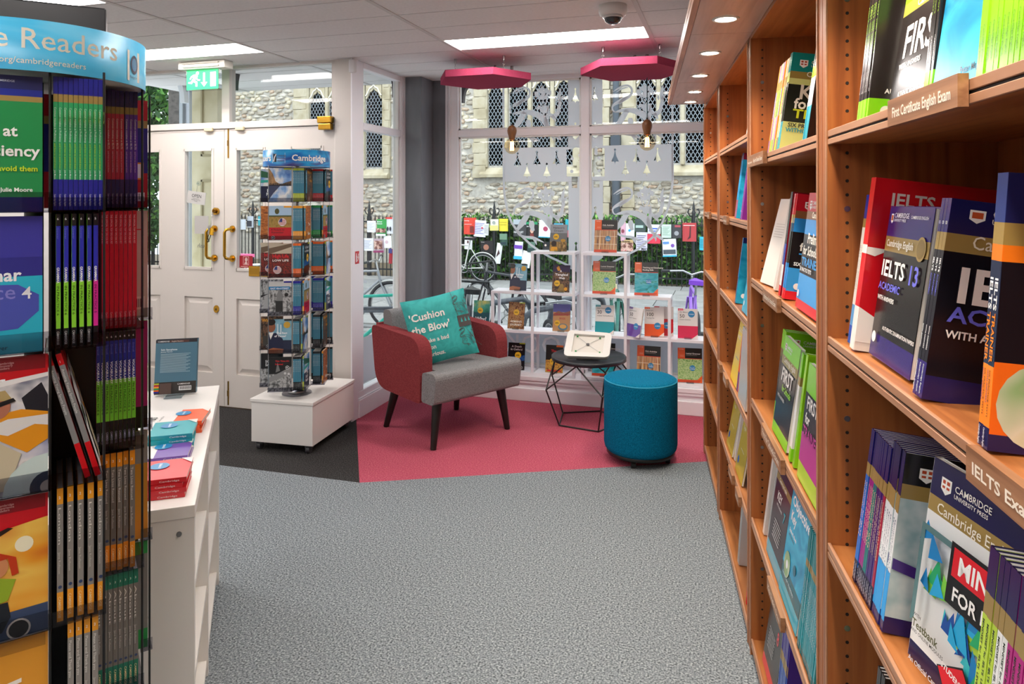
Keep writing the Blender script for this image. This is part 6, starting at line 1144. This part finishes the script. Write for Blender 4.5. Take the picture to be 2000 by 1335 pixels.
while z < 6.6:
    x = -14.6+rnd.uniform(0, .2)
    while x < 4.6:
        k = rnd.randrange(14); w, h, mb = stones[k]; xx = x+w/2
        if not blocked(xx, z): rows.append((xx, z+rnd.uniform(-.04, .04), k))
        x += w*.93+.015
    z += .118
def seen(x, z):
    d = -x*ST+YC*CT; p = 1000+1375*(x*CT+YC*ST)/d; q = 385-1375*(z-HC)/d
    return ((897 < p < 960 or 1205 < p < 1240 or 1315 < p < 1377) and 135 < q < 420) or (700 < p < 775 and 330 < q < 420) or (455 < p < 575 and 150 < q < 250)
for x, z, k in rows:
    if seen(x, z) and cnt < 300: link('stone', smesh[k], wt, (x, 0, z), (0, rnd.uniform(-.22, .22), 0)); cnt += 1
    else: bulk.add([(v[0]+x, v[1], v[2]+z) for v in stones[k][2].v], stones[k][2].f, STONEC[k % 5])
bulk.build('rubble_stones', wt, kind='stuff')
ab = 0
def ashlar(x0, x1, z0, z1, dy=-.10, hh=.32, w=None):
    z = z0; r = 0
    while z < z1-.05:
        h = min(hh*rnd.uniform(.85, 1.15), z1-z); MB().box((x0+(.03 if r % 2 else 0), dy, z+.006), (x1-(0 if r % 2 else .03), .05, z+h-.006), ASH).build('ashlar_block', wt, bev=.008, seg=1); z += h; r += 1
for a, b in ((925, 952), (1128, 1160), (1214, 1240), (575, 603), (752, 764)): ashlar(xa(a), xa(b), 2.0 if a not in (1128, 1214) else .9, 5.6)
for wi, Ls in enumerate(WN):
    x0, x1 = Ls[0][0], Ls[-1][1]; z0, zt_ = 2.33, 4.12
    w_ = MB(); w_.box((x0-.16, .02, 2.1), (x1+.16, .3, 6.6), ASH); w_.build('window_reveal', wt)
    sill = MB(); sill.prism([(-.16, 2.02), (-.16, 2.10), (.02, 2.30), (.10, 2.30), (.1, 2.02)], x0-.22, x1+.22, ASH, 'x'); sill.build('window_sill', wt)
    edges = [x0-.14]+[v for i in range(len(Ls)-1) for v in ((Ls[i][1]+Ls[i+1][0])/2,)]+[x1+.14]
    for i, xe in enumerate(edges):
        wd = .05 if 0 < i < len(edges)-1 else .12; MB().box((xe-wd, -.085, 2.28), (xe+wd, .035, 6.4), ASH).build('mullion', wt, bev=.02, seg=1)
    MB().box((x0-.15, -.07, 4.60), (x1+.15, .03, 4.68), mat('#ebe6da', .8)).build('transom', wt)
    for (a, b) in Ls:
        for zz0, zz1 in ((z0, 4.60), (4.68, 6.4)):
            gl_ = MB(); gl_.box((a, .0, zz0), (b, .015, zz1), PANE); p_ = gl_.build('pane', wt)
            ld = MB(); s_ = .125; zz = zz0-1.2
            def bar(x_a, z_a, x_b, z_b): 
                d = Vector((x_b-x_a, z_b-z_a)).normalized(); n = Vector((-d.y, d.x))*.007; ld.add([(x_a+n.x, -.006, z_a+n.y), (x_b+n.x, -.006, z_b+n.y), (x_b-n.x, -.006, z_b-n.y), (x_a-n.x, -.006, z_a-n.y)], [(0, 1, 2, 3)], LEAD)
            W_ = b-a
            while zz < zz1:
                for sg in (1, -1):
                    t0 = max(0, (zz0-zz)/(W_*1.7) if True else 0); t1 = min(1, (zz1-zz)/(W_*1.7))
                    if t1 > t0:
                        xs = (a+W_*t0, a+W_*t1) if sg > 0 else (b-W_*t0, b-W_*t1); bar(xs[0], zz+W_*1.7*t0, xs[1], zz+W_*1.7*t1)
                zz += .17
            ld.build('lead_came', p_)
        if True:      # cusped arch head under the transom
            hd = MB(); n = 14; W_ = b-a; arc = []
            for i in range(n+1):
                u = i/n*2-1; zz = 4.50-.30*abs(u)**1.8-.055*abs(math.sin(u*math.pi*2.0))*(1 if abs(u) > .1 else 0); arc.append((a+W_*(u+1)/2, zz))
            for i in range(n): hd.add([(arc[i][0], -.05, arc[i][1]), (arc[i+1][0], -.05, arc[i+1][1]), (arc[i+1][0], -.05, 4.60), (arc[i][0], -.05, 4.60), (arc[i][0], .0, arc[i][1]), (arc[i+1][0], .0, arc[i+1][1])], [(0, 1, 2, 3), (0, 4, 5, 1)], ASH)
            hd.tube([(p[0], -.06, p[1]+.10) for p in arc], .022, mat('#e8e2d4', .8), 6); hd.build('arch_head', wt)
dp = MB(); dp.cyl((xa(1205), -.16, ZG), (xa(1205), -.16, 2.75), .10, mat('#4a525c', .5), 12); dp.box((xa(1196), -.3, 2.75), (xa(1214), -.02, 3.0), mat('#3f4650', .5)); dp.cyl((xa(1205), -.16, 3.0), (xa(1205), -.16, 6), .08, mat('#4a525c', .5), 12); dp.build('downpipe', wt)
# buttress pale quoins left of the pipe
ashlar(xa(1178), xa(1194), .9, 5.6, -.14, .4); ashlar(-15.2, -14.65, -.3, 7.5, -.12, .42)

# hedge behind the railings, and trees at the left
LV = [mat(c, .6, 0, .3) for c in ('#2f5a24', '#4a7c30', '#6c9c44', '#24481f', '#88b45a')]
def leaves(n, box, size, seed, ell=None, mats=LV, wts=(3, 4, 3, 3, 1)):
    r = random.Random(seed); mb = MB(); bag = [m for m, w in zip(mats, wts) for _ in range(w)]
    for _ in range(n):
        if ell:
            while True:
                v = Vector((r.uniform(-1, 1), r.uniform(-1, 1), r.uniform(-1, 1)))
                if .55 < v.length < 1: break
            p = Vector((ell[0]+v.x*ell[3], ell[1]+v.y*ell[4], ell[2]+v.z*ell[5]))
        else: p = Vector((r.uniform(box[0], box[3]), r.uniform(box[1], box[4]), r.uniform(box[2], box[5])))
        s = size*r.uniform(.6, 1.3); E_ = Euler((r.uniform(-1.3, 1.3), r.uniform(-1.3, 1.3), r.uniform(0, 6.28))).to_matrix()
        mb.add([p+E_ @ Vector(q) for q in ((-s, 0, 0), (0, -s*.45, 0), (s, 0, 0), (0, s*.45, 0))], [(0, 1, 2, 3)], bag[r.randrange(len(bag))])
    return mb
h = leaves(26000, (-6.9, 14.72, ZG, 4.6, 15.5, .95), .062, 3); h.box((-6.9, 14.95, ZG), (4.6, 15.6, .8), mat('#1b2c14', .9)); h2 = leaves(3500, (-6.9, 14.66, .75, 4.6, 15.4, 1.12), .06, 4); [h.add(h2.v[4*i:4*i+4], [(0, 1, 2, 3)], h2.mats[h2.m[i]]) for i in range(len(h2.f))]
tag(h.build('hedge'), 'dense green hedge growing behind the black iron railings', 'hedge', None, 'stuff')
for n_, (x, y, z, rx, rz, sd) in enumerate([(-12.6, 11.4, 2.9, 1.9, 2.2, 11), (-18.8, 15.9, 5.0, 2.6, 3.0, 12), (-14.9, 13.6, .9, 1.9, 1.3, 13)]):
    tt_ = thing('tree', ['dark leafy tree beyond the left door, nearest the church', 'tall tree filling the left transom pane behind', 'low bushy tree behind the railings seen through the left door pane'][n_], 'tree', (x, y, ZG))
    lf = leaves(15000 if n_ != 2 else 9000, None, .095, sd, (0, 0, z-ZG, rx, 1.0, rz), wts=(4, 3, 1, 5, .0) if 0 else (4, 3, 1, 5, 0)); lf.build('foliage', tt_, kind='stuff')
    MB().tube([(0, 0, 0), (.05, .02, z*.5), (0, 0, z-ZG)], [.12, .09, .04], mat('#3a2f24', .9), 8).build('trunk', tt_)

# railings
YR = 14.55
rl = thing('railings', 'black spiked iron railings covered in pinned posters, across the street', 'railings', (0, YR, ZG)); IR = mat('#17191c', .45)
pk = MB(); pk.cyl((0, 0, 0), (0, 0, 1.30), .011, IR, 6); pk.cyl((0, 0, 1.30), (0, 0, 1.42), .02, IR, 6, r2=.001); pkm = pk.mesh('railing_bar')
for i in range(200):
    x = -14.2+.098*i
    if x > 4.6: break
    link('railing_bar', pkm, rl, (x, 0, 0))
for z in (.14, 1.22): MB().box((-14.3, -.012, z), (4.7, .012, z+.035), IR).build('rail', rl)
pm = MB(); pm.cyl((0, 0, 0), (0, 0, 1.48), .035, IR, 8); pm.cyl((0, 0, 1.48), (0, 0, 1.56), .045, IR, 8, r2=.02); pm.cyl((0, 0, 1.56), (0, 0, 1.74), .03, IR, 8, r2=.002)
for sx in (-1, 1): pm.tube([(0, 0, 1.40), (sx*.07, 0, 1.42), (sx*.115, 0, 1.50), (sx*.09, 0, 1.565), (sx*.055, 0, 1.55)], .014, IR, 6)
pmm = pm.mesh('fleur_post')
for px_ in (966, 1355, 495, 722, 300): p = onY(px_, 400, YR); link('fleur_post', pmm, rl, (p.x, -.02, 0))

# posters tied to the railings
def poster(x0, y0, x1, y1, base, ops, lab, tilt=0, nm='poster'):
    a = onY(x0, y1, YR-.05); b = onY(x1, y0, YR-.05); w, h = b.x-a.x, b.z-a.z; t = thing(nm, lab, 'poster', (a.x, YR-.05, a.z), 0, 'posters tied to the railings'); t.rotation_euler = (0, math.radians(tilt), 0)
    bow = .04; n = 6; cy = lambda x: -bow*math.sin(math.pi*min(1, max(0, x/w)))
    mb = MB(); vs = [(w*i/n, cy(w*i/n)+d, z) for d in (0, .004) for z in (0, h) for i in range(n+1)]; k = n+1; fs = []
    for i in range(n): fs += [(i, i+1, k+i+1, k+i), (2*k+i+1, 2*k+i, 3*k+i, 3*k+i+1), (k+i, k+i+1, 3*k+i+1, 3*k+i), (i+1, i, 2*k+i, 2*k+i+1)]
    mb.add(vs, fs, M_(base, .6)); mb.build('sheet', t)
    if ops: mp = MB(); art(mp, ops, w, h, lambda x, z, e: (x, -bow-.002-e, z), .6, .002); mp.build('poster_print', t)
DKT = lambda c='#555555': [('r', .1, .8-.1*i, .9-.12*(i % 3), .83-.1*i, c) for i in range(7)]
PH = noisy('print_people', ['#2a1c20', '#8a5a50', '#d8b8a8', '#b03a4a'], (14, 14, 14), 4, .6)
POS = [(906, 425, 930, 457, '#d8402e', [('t', 'Evensong', .1, .8, .1, '#f4e4e0', {'b': 1}), ('r', .1, .6, .7, .62, '#f4e4e0'), ('r', .55, .1, .85, .5, '#7a2018')], 'red poster at the left end of the front window row', 0),
 (925, 429, 948, 461, '#eceaf0', DKT('#5a5ab0')+[('c', .75, .55, .08, '#c83a4a')], 'white poster with blue text hanging beside the red one', 4), (946, 436, 954, 459, '#e4e4e4', DKT('#888888'), 'narrow white sheet between white and cream posters', 3),
 (958, 428, 974, 450, '#ece8d0', [('r', 0, 0, 1, .45, '#d8cc7a'), ('c', .5, .7, .2, '#9aa09a')], 'cream poster with a sketch beside the fleur post', -1), (975, 427, 992, 451, '#e8d43a', [('r', .1, .7, .9, .73, '#8a7a1a'), ('r', .1, .5, .9, .53, '#8a7a1a')], 'yellow poster right of the fleur post', 0),
 (1003, 428, 1028, 461, '#39393c', [('r', 0, .7, 1, 1, '#a8b0b8'), ('t', 'HAMLET', .06, .2, .2, '#e4e4e4', {'b': 1})], 'dark poster reading HAMLET', 1), (1029, 433, 1051, 467, '#1a1a1c', [('r', 0, .85, 1, 1, '#1c8a5a'), ('t', 'Joy Lisney', .04, .72, .14, '#f4f4f4', {'b': 1}), ('c', .5, .5, .16, '#d8a890', 1.3), ('p', [(.3, .05), (.7, .05), (.65, .35), (.35, .35)], '#7a2a24'), ('r', 0, 0, 1, .06, '#1c8a5a')], 'black concert poster with a cellist', 0),
 (1052, 429, 1075, 463, '#efeef2', [('c', .6, .5, .2, '#a83a5a'), ('r', 0, 0, 1, .05, '#1f9ab8')], 'white poster with pink figure left of the mullion', 2), (1083, 436, 1100, 452, '#dfe9ee', [('r', 0, .6, 1, 1, '#3aa8c8')], 'pale blue small poster above Nelsons Dream book', 0), (1104, 428, 1112, 463, '#2aa8b8', [('r', 0, 0, 1, .4, '#b8646a')], 'turquoise poster next to the window mullion', 0),
 (907, 462, 922, 486, '#e4e2e2', [('r', .4, .5, .62, .7, '#6a4a4a')], 'white sheet with a small square behind the bicycle saddle', 2), (939, 470, 963, 495, '#201a1c', [('c', .5, .5, .22, '#a8705a'), ('t', 'Recital', .1, .86, .1, '#d8d0c8')], 'dark recital poster above the bicycle wheel', -1), (977, 456, 991, 479, '#35564a', [('r', 0, .5, 1, 1, '#6a8a70'), ('r', .1, .1, .9, .3, '#1c343c')], 'dark green poster under the yellow one', 0),
 (1004, 471, 1020, 505, '#e8e6f0', [('c', .5, .7, .14, '#2a8a5a', 1.4), ('r', 0, .6, 1, .8, '#6a3aa8'), ('r', 0, 0, 1, .18, '#3ab0d8')], 'purple and white poster with a green figure', 3), (1031, 472, 1045, 492, '#5a7a6a', [('r', 0, 0, 1, .4, '#1f3a3a')], 'small green and black poster under Joy Lisney', 0), (1060, 472, 1073, 488, '#1c1a1e', [('c', .5, .6, .15, '#e0c8b8')], 'small black poster low by the mullion', 0),
 (966, 473, 977, 513, '#efedec', [('p', [(.2, .3), (.8, .5), (.5, .7)], '#4a2a30')], 'white folded leaflet beside the bicycle wheel', 8), (1017, 488, 1034, 520, '#f2f0f0', [], 'crumpled white sheet above the blue haze book', 10),
 (1212, 432, 1222, 470, '#d8a8b8', [('c', .5, .5, .3, '#8a3a4a', 1.3)], 'pink poster beside the bookshelf picture book', 0), (1222, 436, 1239, 463, '#eef2f6', [('c', .45, .5, .14, '#2a9ad0')], 'white poster with a blue ring', 1), (1240, 427, 1261, 452, '#3c4a48', [('r', .1, .3, .8, .5, '#a8c0b8')], 'dark grey green poster high in the right window', 0), (1213, 468, 1237, 490, '#c8a878', [('r', 0, 0, 1, .75, PH), ('t', 'Quartet', .1, .8, .2, '#3a2418', {'b': 1})], 'orange and pink group photograph poster', 0),
 (1242, 453, 1264, 488, '#d8d4e4', DKT('#5a5078')+[('t', 'MAY', .5, .02, .3, '#1c1a24', {'b': 1})], 'lilac poster with handwriting', 1), (1265, 438, 1290, 456, '#eef0f6', [('r', .1, .5, .9, .65, '#4a6ac8'), ('r', .1, .25, .8, .38, '#4a6ac8')], 'white poster with blue handwriting', 1), (1264, 457, 1290, 475, '#d8304a', [], 'plain crimson poster with blue edge', 0),
 (1292, 438, 1311, 464, '#cfe0d4', DKT('#7a9a88'), 'pale green text poster beside the grey photograph', 0), (1312, 438, 1331, 464, '#3a3a3e', [('c', .5, .35, .24, '#9a9a9e'), ('r', .3, .8, .9, .95, '#b04a54')], 'grey photograph poster left of the red saxophone one', 1), (1333, 435, 1360, 471, '#b83a3e', [('p', [(.35, .1), (.6, .2), (.62, .9), (.55, .9), (.5, .3)], '#4a1c20'), ('r', .08, .84, .9, .88, '#e8c4c0')], 'red concert poster with a dark saxophone shape', 0),
 (1295, 467, 1322, 501, '#ecf0f4', [('r', .05, .72, .5, .85, '#5a8ac8'), ('c', .75, .62, .13, '#7a4aa8'), ('r', .05, .15, .95, .4, '#4a5058'), ('r', 0, 0, 1, .08, '#2aa8c8')], 'white leaflet with people photographs', -3), (1366, 462, 1377, 488, '#3ac0d8', DKT('#1a6a80'), 'turquoise poster beside the bookcase end', 1),
 (717, 431, 734, 453, '#ecebee', DKT('#b8b8c0'), 'white sheet in the side window, top row', 0), (736, 428, 755, 460, '#3a9a4a', [('t', 'Summer', .1, .82, .16, '#ffffff', {'b': 1}), ('t', 'Concert', .1, .7, .16, '#ffffff', {'b': 1}), ('r', 0, .2, 1, .45, PH), ('r', 0, 0, 1, .12, '#e4e4e4')], 'green Summer Concert poster in the side window', 0), (755, 424, 768, 456, '#dcdce0', [('r', 0, .9, 1, 1, '#d8342e'), ('c', .3, .3, .15, '#2a2a34', 2), ('c', .7, .3, .15, '#2a2a34', 2)], 'white poster with two men in suits', 0),
 (711, 465, 729, 489, '#e8e8ee', DKT('#9898b0'), 'white sheet in the side window, lower row left', 0), (731, 466, 751, 493, '#b8a0a8', [('r', .1, .25, .9, .85, PH), ('r', 0, 0, 1, .15, '#8a2a5a')], 'magenta poster with a group in evening dress', -2), (750, 461, 765, 484, '#efefef', [('c', .5, .5, .2, '#d0b0b8')], 'white flyer overlapping the magenta poster', -3), (759, 485, 766, 514, '#a82a34', [('r', 0, .7, 1, 1, '#3a3a78')], 'narrow red hanging banner in the side window', 4),
 (483, 422, 495, 444, '#c9ccd4', [('r', .1, .1, .9, .6, '#3a3a44')], 'grey news poster seen through the right door pane', 0), (504, 422, 514, 440, '#2ab8c8', [('r', .1, .6, .9, .7, '#e8f4f4')], 'turquoise poster seen through the right door pane', 0), (310, 428, 322, 447, '#e8eaee', DKT('#8a8a94'), 'white notice seen through the left door pane', 0), (469, 428, 480, 448, '#e4e8f0', [], 'blank white sheet seen through the right door pane', 0)]
for p_ in POS: poster(*p_)

# bicycles
def bike(loc, rz, frame, lab, sad='#16161a', tyre='#1c1c1f', bar='flat', lean=0, R=.33, basket=None, guard=None):
    t = thing('bicycle', lab, 'bicycle', loc, rz, 'parked bicycles'); t.rotation_euler = (math.radians(lean), 0, rz); FM = mat(frame, .3, 0, .5); TY = mat(tyre, .8); wb = 1.04
    for x in (0, wb):
        w = MB(); w.torus((x, 0, R), R-.018, .02, TY, 'y', 36, 8); w.torus((x, 0, R), R-.045, .009, STEEL, 'y', 36, 6); w.cyl((x, -.035, R), (x, .035, R), .02, STEEL, 10)
        for i in range(18):
            a = i*math.pi/9; w.cyl((x, .02*(-1)**i, R), (x+(R-.05)*math.cos(a), 0, R+(R-.05)*math.sin(a)), .0016, STEEL, 4)
        w.build('wheel', t)
        if guard: g_ = MB(); g_.tube([(x+(R+.015)*math.cos(a), 0, R+(R+.015)*math.sin(a)) for a in [math.radians(d_) for d_ in range(20, 175, 12)]], .012, mat(guard, .4), 6); g_.build('mudguard', t)
    bb_ = (.42, 0, .28); st = (.30, 0, .78); hd = (.86, 0, .80); hl = (.89, 0, .68)
    f = MB(); r_ = .016
    f.cyl(bb_, st, r_, FM, 8); f.cyl(st, hd, r_, FM, 8); f.cyl(bb_, hl, r_*1.2, FM, 8); f.cyl(hd, hl, .02, FM, 8)
    for s in (-1, 1): f.cyl((0, s*.04, R), bb_, .009, FM, 6); f.cyl((0, s*.04, R), st, .008, FM, 6)
    f.build('frame', t)
    k = MB()
    for s in (-1, 1): k.cyl((wb, s*.045, R), (hl[0], s*.03, hl[2]), .012, FM, 6)
    k.cyl(hl, (hd[0]-.02, 0, .92), .013, STEEL, 8); k.build('fork', t)
    MB().cyl(st, (st[0]-.03, 0, .90), .012, STEEL, 8).build('seat_post', t)
    MB().prism([(-.14, -.07), (-.10, -.085), (0, -.04), (.13, -.012), (.13, .012), (0, .04), (-.10, .085), (-.14, .07)], .90, .945, mat(sad, .5), 'z', Matrix.Translation((st[0]-.01, 0, 0))).build('saddle', t, bev=.012)
    h = MB()
    if bar == 'drop':
        for s in (-1, 1): h.tube([(hd[0]+.04, 0, .93), (hd[0]+.06, s*.19, .93), (hd[0]+.16, s*.2, .92), (hd[0]+.17, s*.2, .84), (hd[0]+.07, s*.2, .81)], .012, BLACK, 8)
    else:
        for s in (-1, 1): h.tube([(hd[0]+.02, 0, .93), (hd[0]+.01, s*.1, .97), (hd[0]-.04, s*.28, .96)], .011, STEEL, 8); h.tube([(hd[0]-.035, s*.25, .962), (hd[0]-.07, s*.34, .96)], .017, BLACK, 8)
    h.build('handlebar', t)
    c_ = MB(); c_.torus((bb_[0], .03, bb_[2]), .085, .007, STEEL, 'y', 20, 5); c_.cyl((bb_[0], -.08, bb_[2]), (bb_[0], .08, bb_[2]), .018, STEEL, 8); c_.cyl((bb_[0], .07, bb_[2]), (bb_[0]+.12, .07, bb_[2]-.10), .01, STEEL, 6); c_.cyl((bb_[0], -.07, bb_[2]), (bb_[0]-.12, -.07, bb_[2]+.10), .01, STEEL, 6)
    c_.box((bb_[0]+.08, .07, bb_[2]-.12), (bb_[0]+.17, .16, bb_[2]-.095), BLACK); c_.box((bb_[0]-.17, -.16, bb_[2]+.09), (bb_[0]-.08, -.07, bb_[2]+.115), BLACK); c_.build('crankset', t)
    if basket: MB().prism([(.95, -.18), (1.2, -.18), (1.2, .18), (.95, .18)], .74, .96, mat(basket, .7)).build('bag', t, bev=.03)
    return t
def gz(px_, d): return cam(d*(px_-1000)/1375, d, ZG)
p = onY(944, 520, 14.1); bike((p.x, 14.1, ZG), math.pi, '#c9c9c4', 'silver bicycle leaning on the railings, black tyre, left of the front window', lean=-4, R=.31, guard='#d0d0cc')
b_ = gz(1350, 7.6); bike((b_.x+.05, b_.y-.55, ZG), math.radians(97), '#8a5ac0', 'purple bicycle with lilac saddle beyond the window at the right', sad='#7a3ac0', lean=3)
b_ = gz(1212, 7.2); bike((b_.x, b_.y-.5, ZG), math.radians(92), '#1f6a5a', 'dark green bicycle with upright frame behind the right display cubes', sad='#d8c8a0', lean=-4, guard='#2c3a38')
b_ = gz(1095, 6.8); bike((b_.x, b_.y-.2, ZG), math.radians(-60), '#d8dade', 'white mountain bicycle standing behind the left display cubes', lean=5)
b_ = gz(1030, 8.6); bike((b_.x, b_.y+.3, ZG), math.radians(150), '#2a2a30', 'black bicycle between the tubular racks', bar='drop', lean=-3)
b_ = gz(905, 6.6); bike((b_.x+.1, b_.y-.2, ZG), math.radians(112), '#34363c', 'dark bicycle close outside the window by the grey pier', bar='drop', lean=4)
b_ = gz(735, 6.9); bike((b_.x-.75, b_.y, ZG), math.radians(20), '#2ab09a', 'turquoise bicycle outside the side window', bar='drop', lean=-5)
b_ = gz(700, 9.6); bike((b_.x-.6, b_.y, ZG), math.radians(8), '#8a8c90', 'grey bicycle farther out beyond the side window', lean=4, guard='#b8b8b4')
b_ = gz(500, 10.5); bike((b_.x-.5, b_.y, ZG), math.radians(12), '#eeeeee', 'white bicycle with pink saddle seen through the right door pane', sad='#e86a9a', guard='#e8e8e8')
# bike racks
for n_, (px_, d, a) in enumerate([(985, 6.9, 60), (1075, 6.5, 62), (742, 6.4, 20), (1130, 7.1, 55)]):
    p = gz(px_, d); t = thing('bike_rack', ['grey tubular bicycle hoop left of centre beyond the front window', 'grey tubular bicycle hoop behind the centre cubes', 'thick grey bicycle hoop outside the side window', 'grey tubular bicycle hoop near the window mullion'][n_], 'bike rack', p, math.radians(a), 'tubular bicycle hoops')
    MB().tube([(-.38, 0, 0), (-.38, 0, .62), (-.34, 0, .73), (-.24, 0, .78), (.24, 0, .78), (.34, 0, .73), (.38, 0, .62), (.38, 0, 0)], .028, mat('#4c4f55', .45, .3), 12).build('hoop', t)
# porch outside the doors: pier with sunk panels, soffit, brackets
CRE = noisy('porch_cream', ['#b9ad88', '#cdc3a2', '#d9d0b4'], (5, 5, 5), 4, .7, .1, 60)
a = onY(375, 300, 5.0); b = onY(419, 300, 5.0)
t = thing('porch_pier', 'cream painted panelled pier outside the doors', 'pier', (a.x, 5.0, ZG))
w = b.x-a.x+.03
MB().box((0, 0, 0), (w, .10, 2.9), CRE).build('pier_body', t)
for z0, z1 in ((.35, 1.95), (2.15, 2.8)):
    f = MB()
    for q0, q1 in (((.10, z0), (w-.03, z0+.018)), ((.10, z1-.018), (w-.03, z1)), ((.10, z0), (.116, z1))): f.box((q0[0], -.012, q0[1]), (q1[0], 0, q1[1]), mat('#a59a78', .7))
    f.build('panel_moulding', t)
a = onY(350, 300, 5.05)
pp = onY(338, 300, 8.0); MB().box((pp.x-.08, 8.0, ZG), (pp.x+.10, 8.3, 3.3), noisy('dark_brick', ['#3a3634', '#55504c', '#2c2a2a'], (9, 9, 14), 3, .9)).build('brick_post'); tag(bpy.data.objects['brick_post'], 'dark brick post outside the left transom pane beyond the trees edge', 'post')
t = thing('porch_post', 'pale grey painted timber post beside the cream pier outside', 'post', (a.x, 5.05, ZG))
for i, (x0, x1, y0, c) in enumerate(((0, .035, 0, '#a9b0b6'), (.035, .07, .03, '#c6ccd4'), (.07, .10, .01, '#b4bac4'))): MB().box((x0, y0, 0), (x1, .2, 3.4), mat(c, .5)).build('moulding', t)
t = thing('porch_soffit', 'pale porch ceiling with a shallow round lamp outside the doors', 'porch ceiling', (-4.3, 4.35, 2.62))
MB().box((-1.6, 0, 0), (2.2, 1.35, .05), mat('#c9ced2', .7)).build('soffit', t)
MB().lathe([(0, -.05), (.12, -.045), (.2, -.03), (.235, -.01), (.24, 0)], (1.30, .62, 0), mat('#a9bccb', .3), 40).lathe([(.235, -.012), (.25, -.008), (.25, 0)], (1.30, .62, 0), mat('#e4e8ea', .4), 40).build('lamp_dish', t)
def arch(px0, px1, y0, y1, Y, m, par):
    a = onY(px0, y0, Y); b = onY(px1, y1, Y); pts = []
    for i in range(11):
        u = i/10*math.pi/2; pts.append((a.x+(b.x-a.x)*math.sin(u), b.z+(a.z-b.z)*math.cos(u)))
    mb = MB(); L_ = ribbon([(x, z, .045) for x, z in pts]); mb.prism(L_, Y, Y+.05, m, 'y'); mb.build('arch_bracket', par)
BRM = mat('#2c2326', .5)
arch(1118, 1134, 142, 192, 5.42, BRM, w1); arch(1168, 1152, 142, 192, 5.42, BRM, w1)
arch(912, 899, 165, 200, 5.42, BRM, w1); arch(640, 655, 112, 150, 4.45, BRM, tr); arch(476, 452, 112, 175, 4.45, BRM, tr)
arch(326, 356, 140, 200, 4.8, mat('#dfe2e6', .5), tr); arch(764, 771, 140, 190, 5.0, BRM, w2)
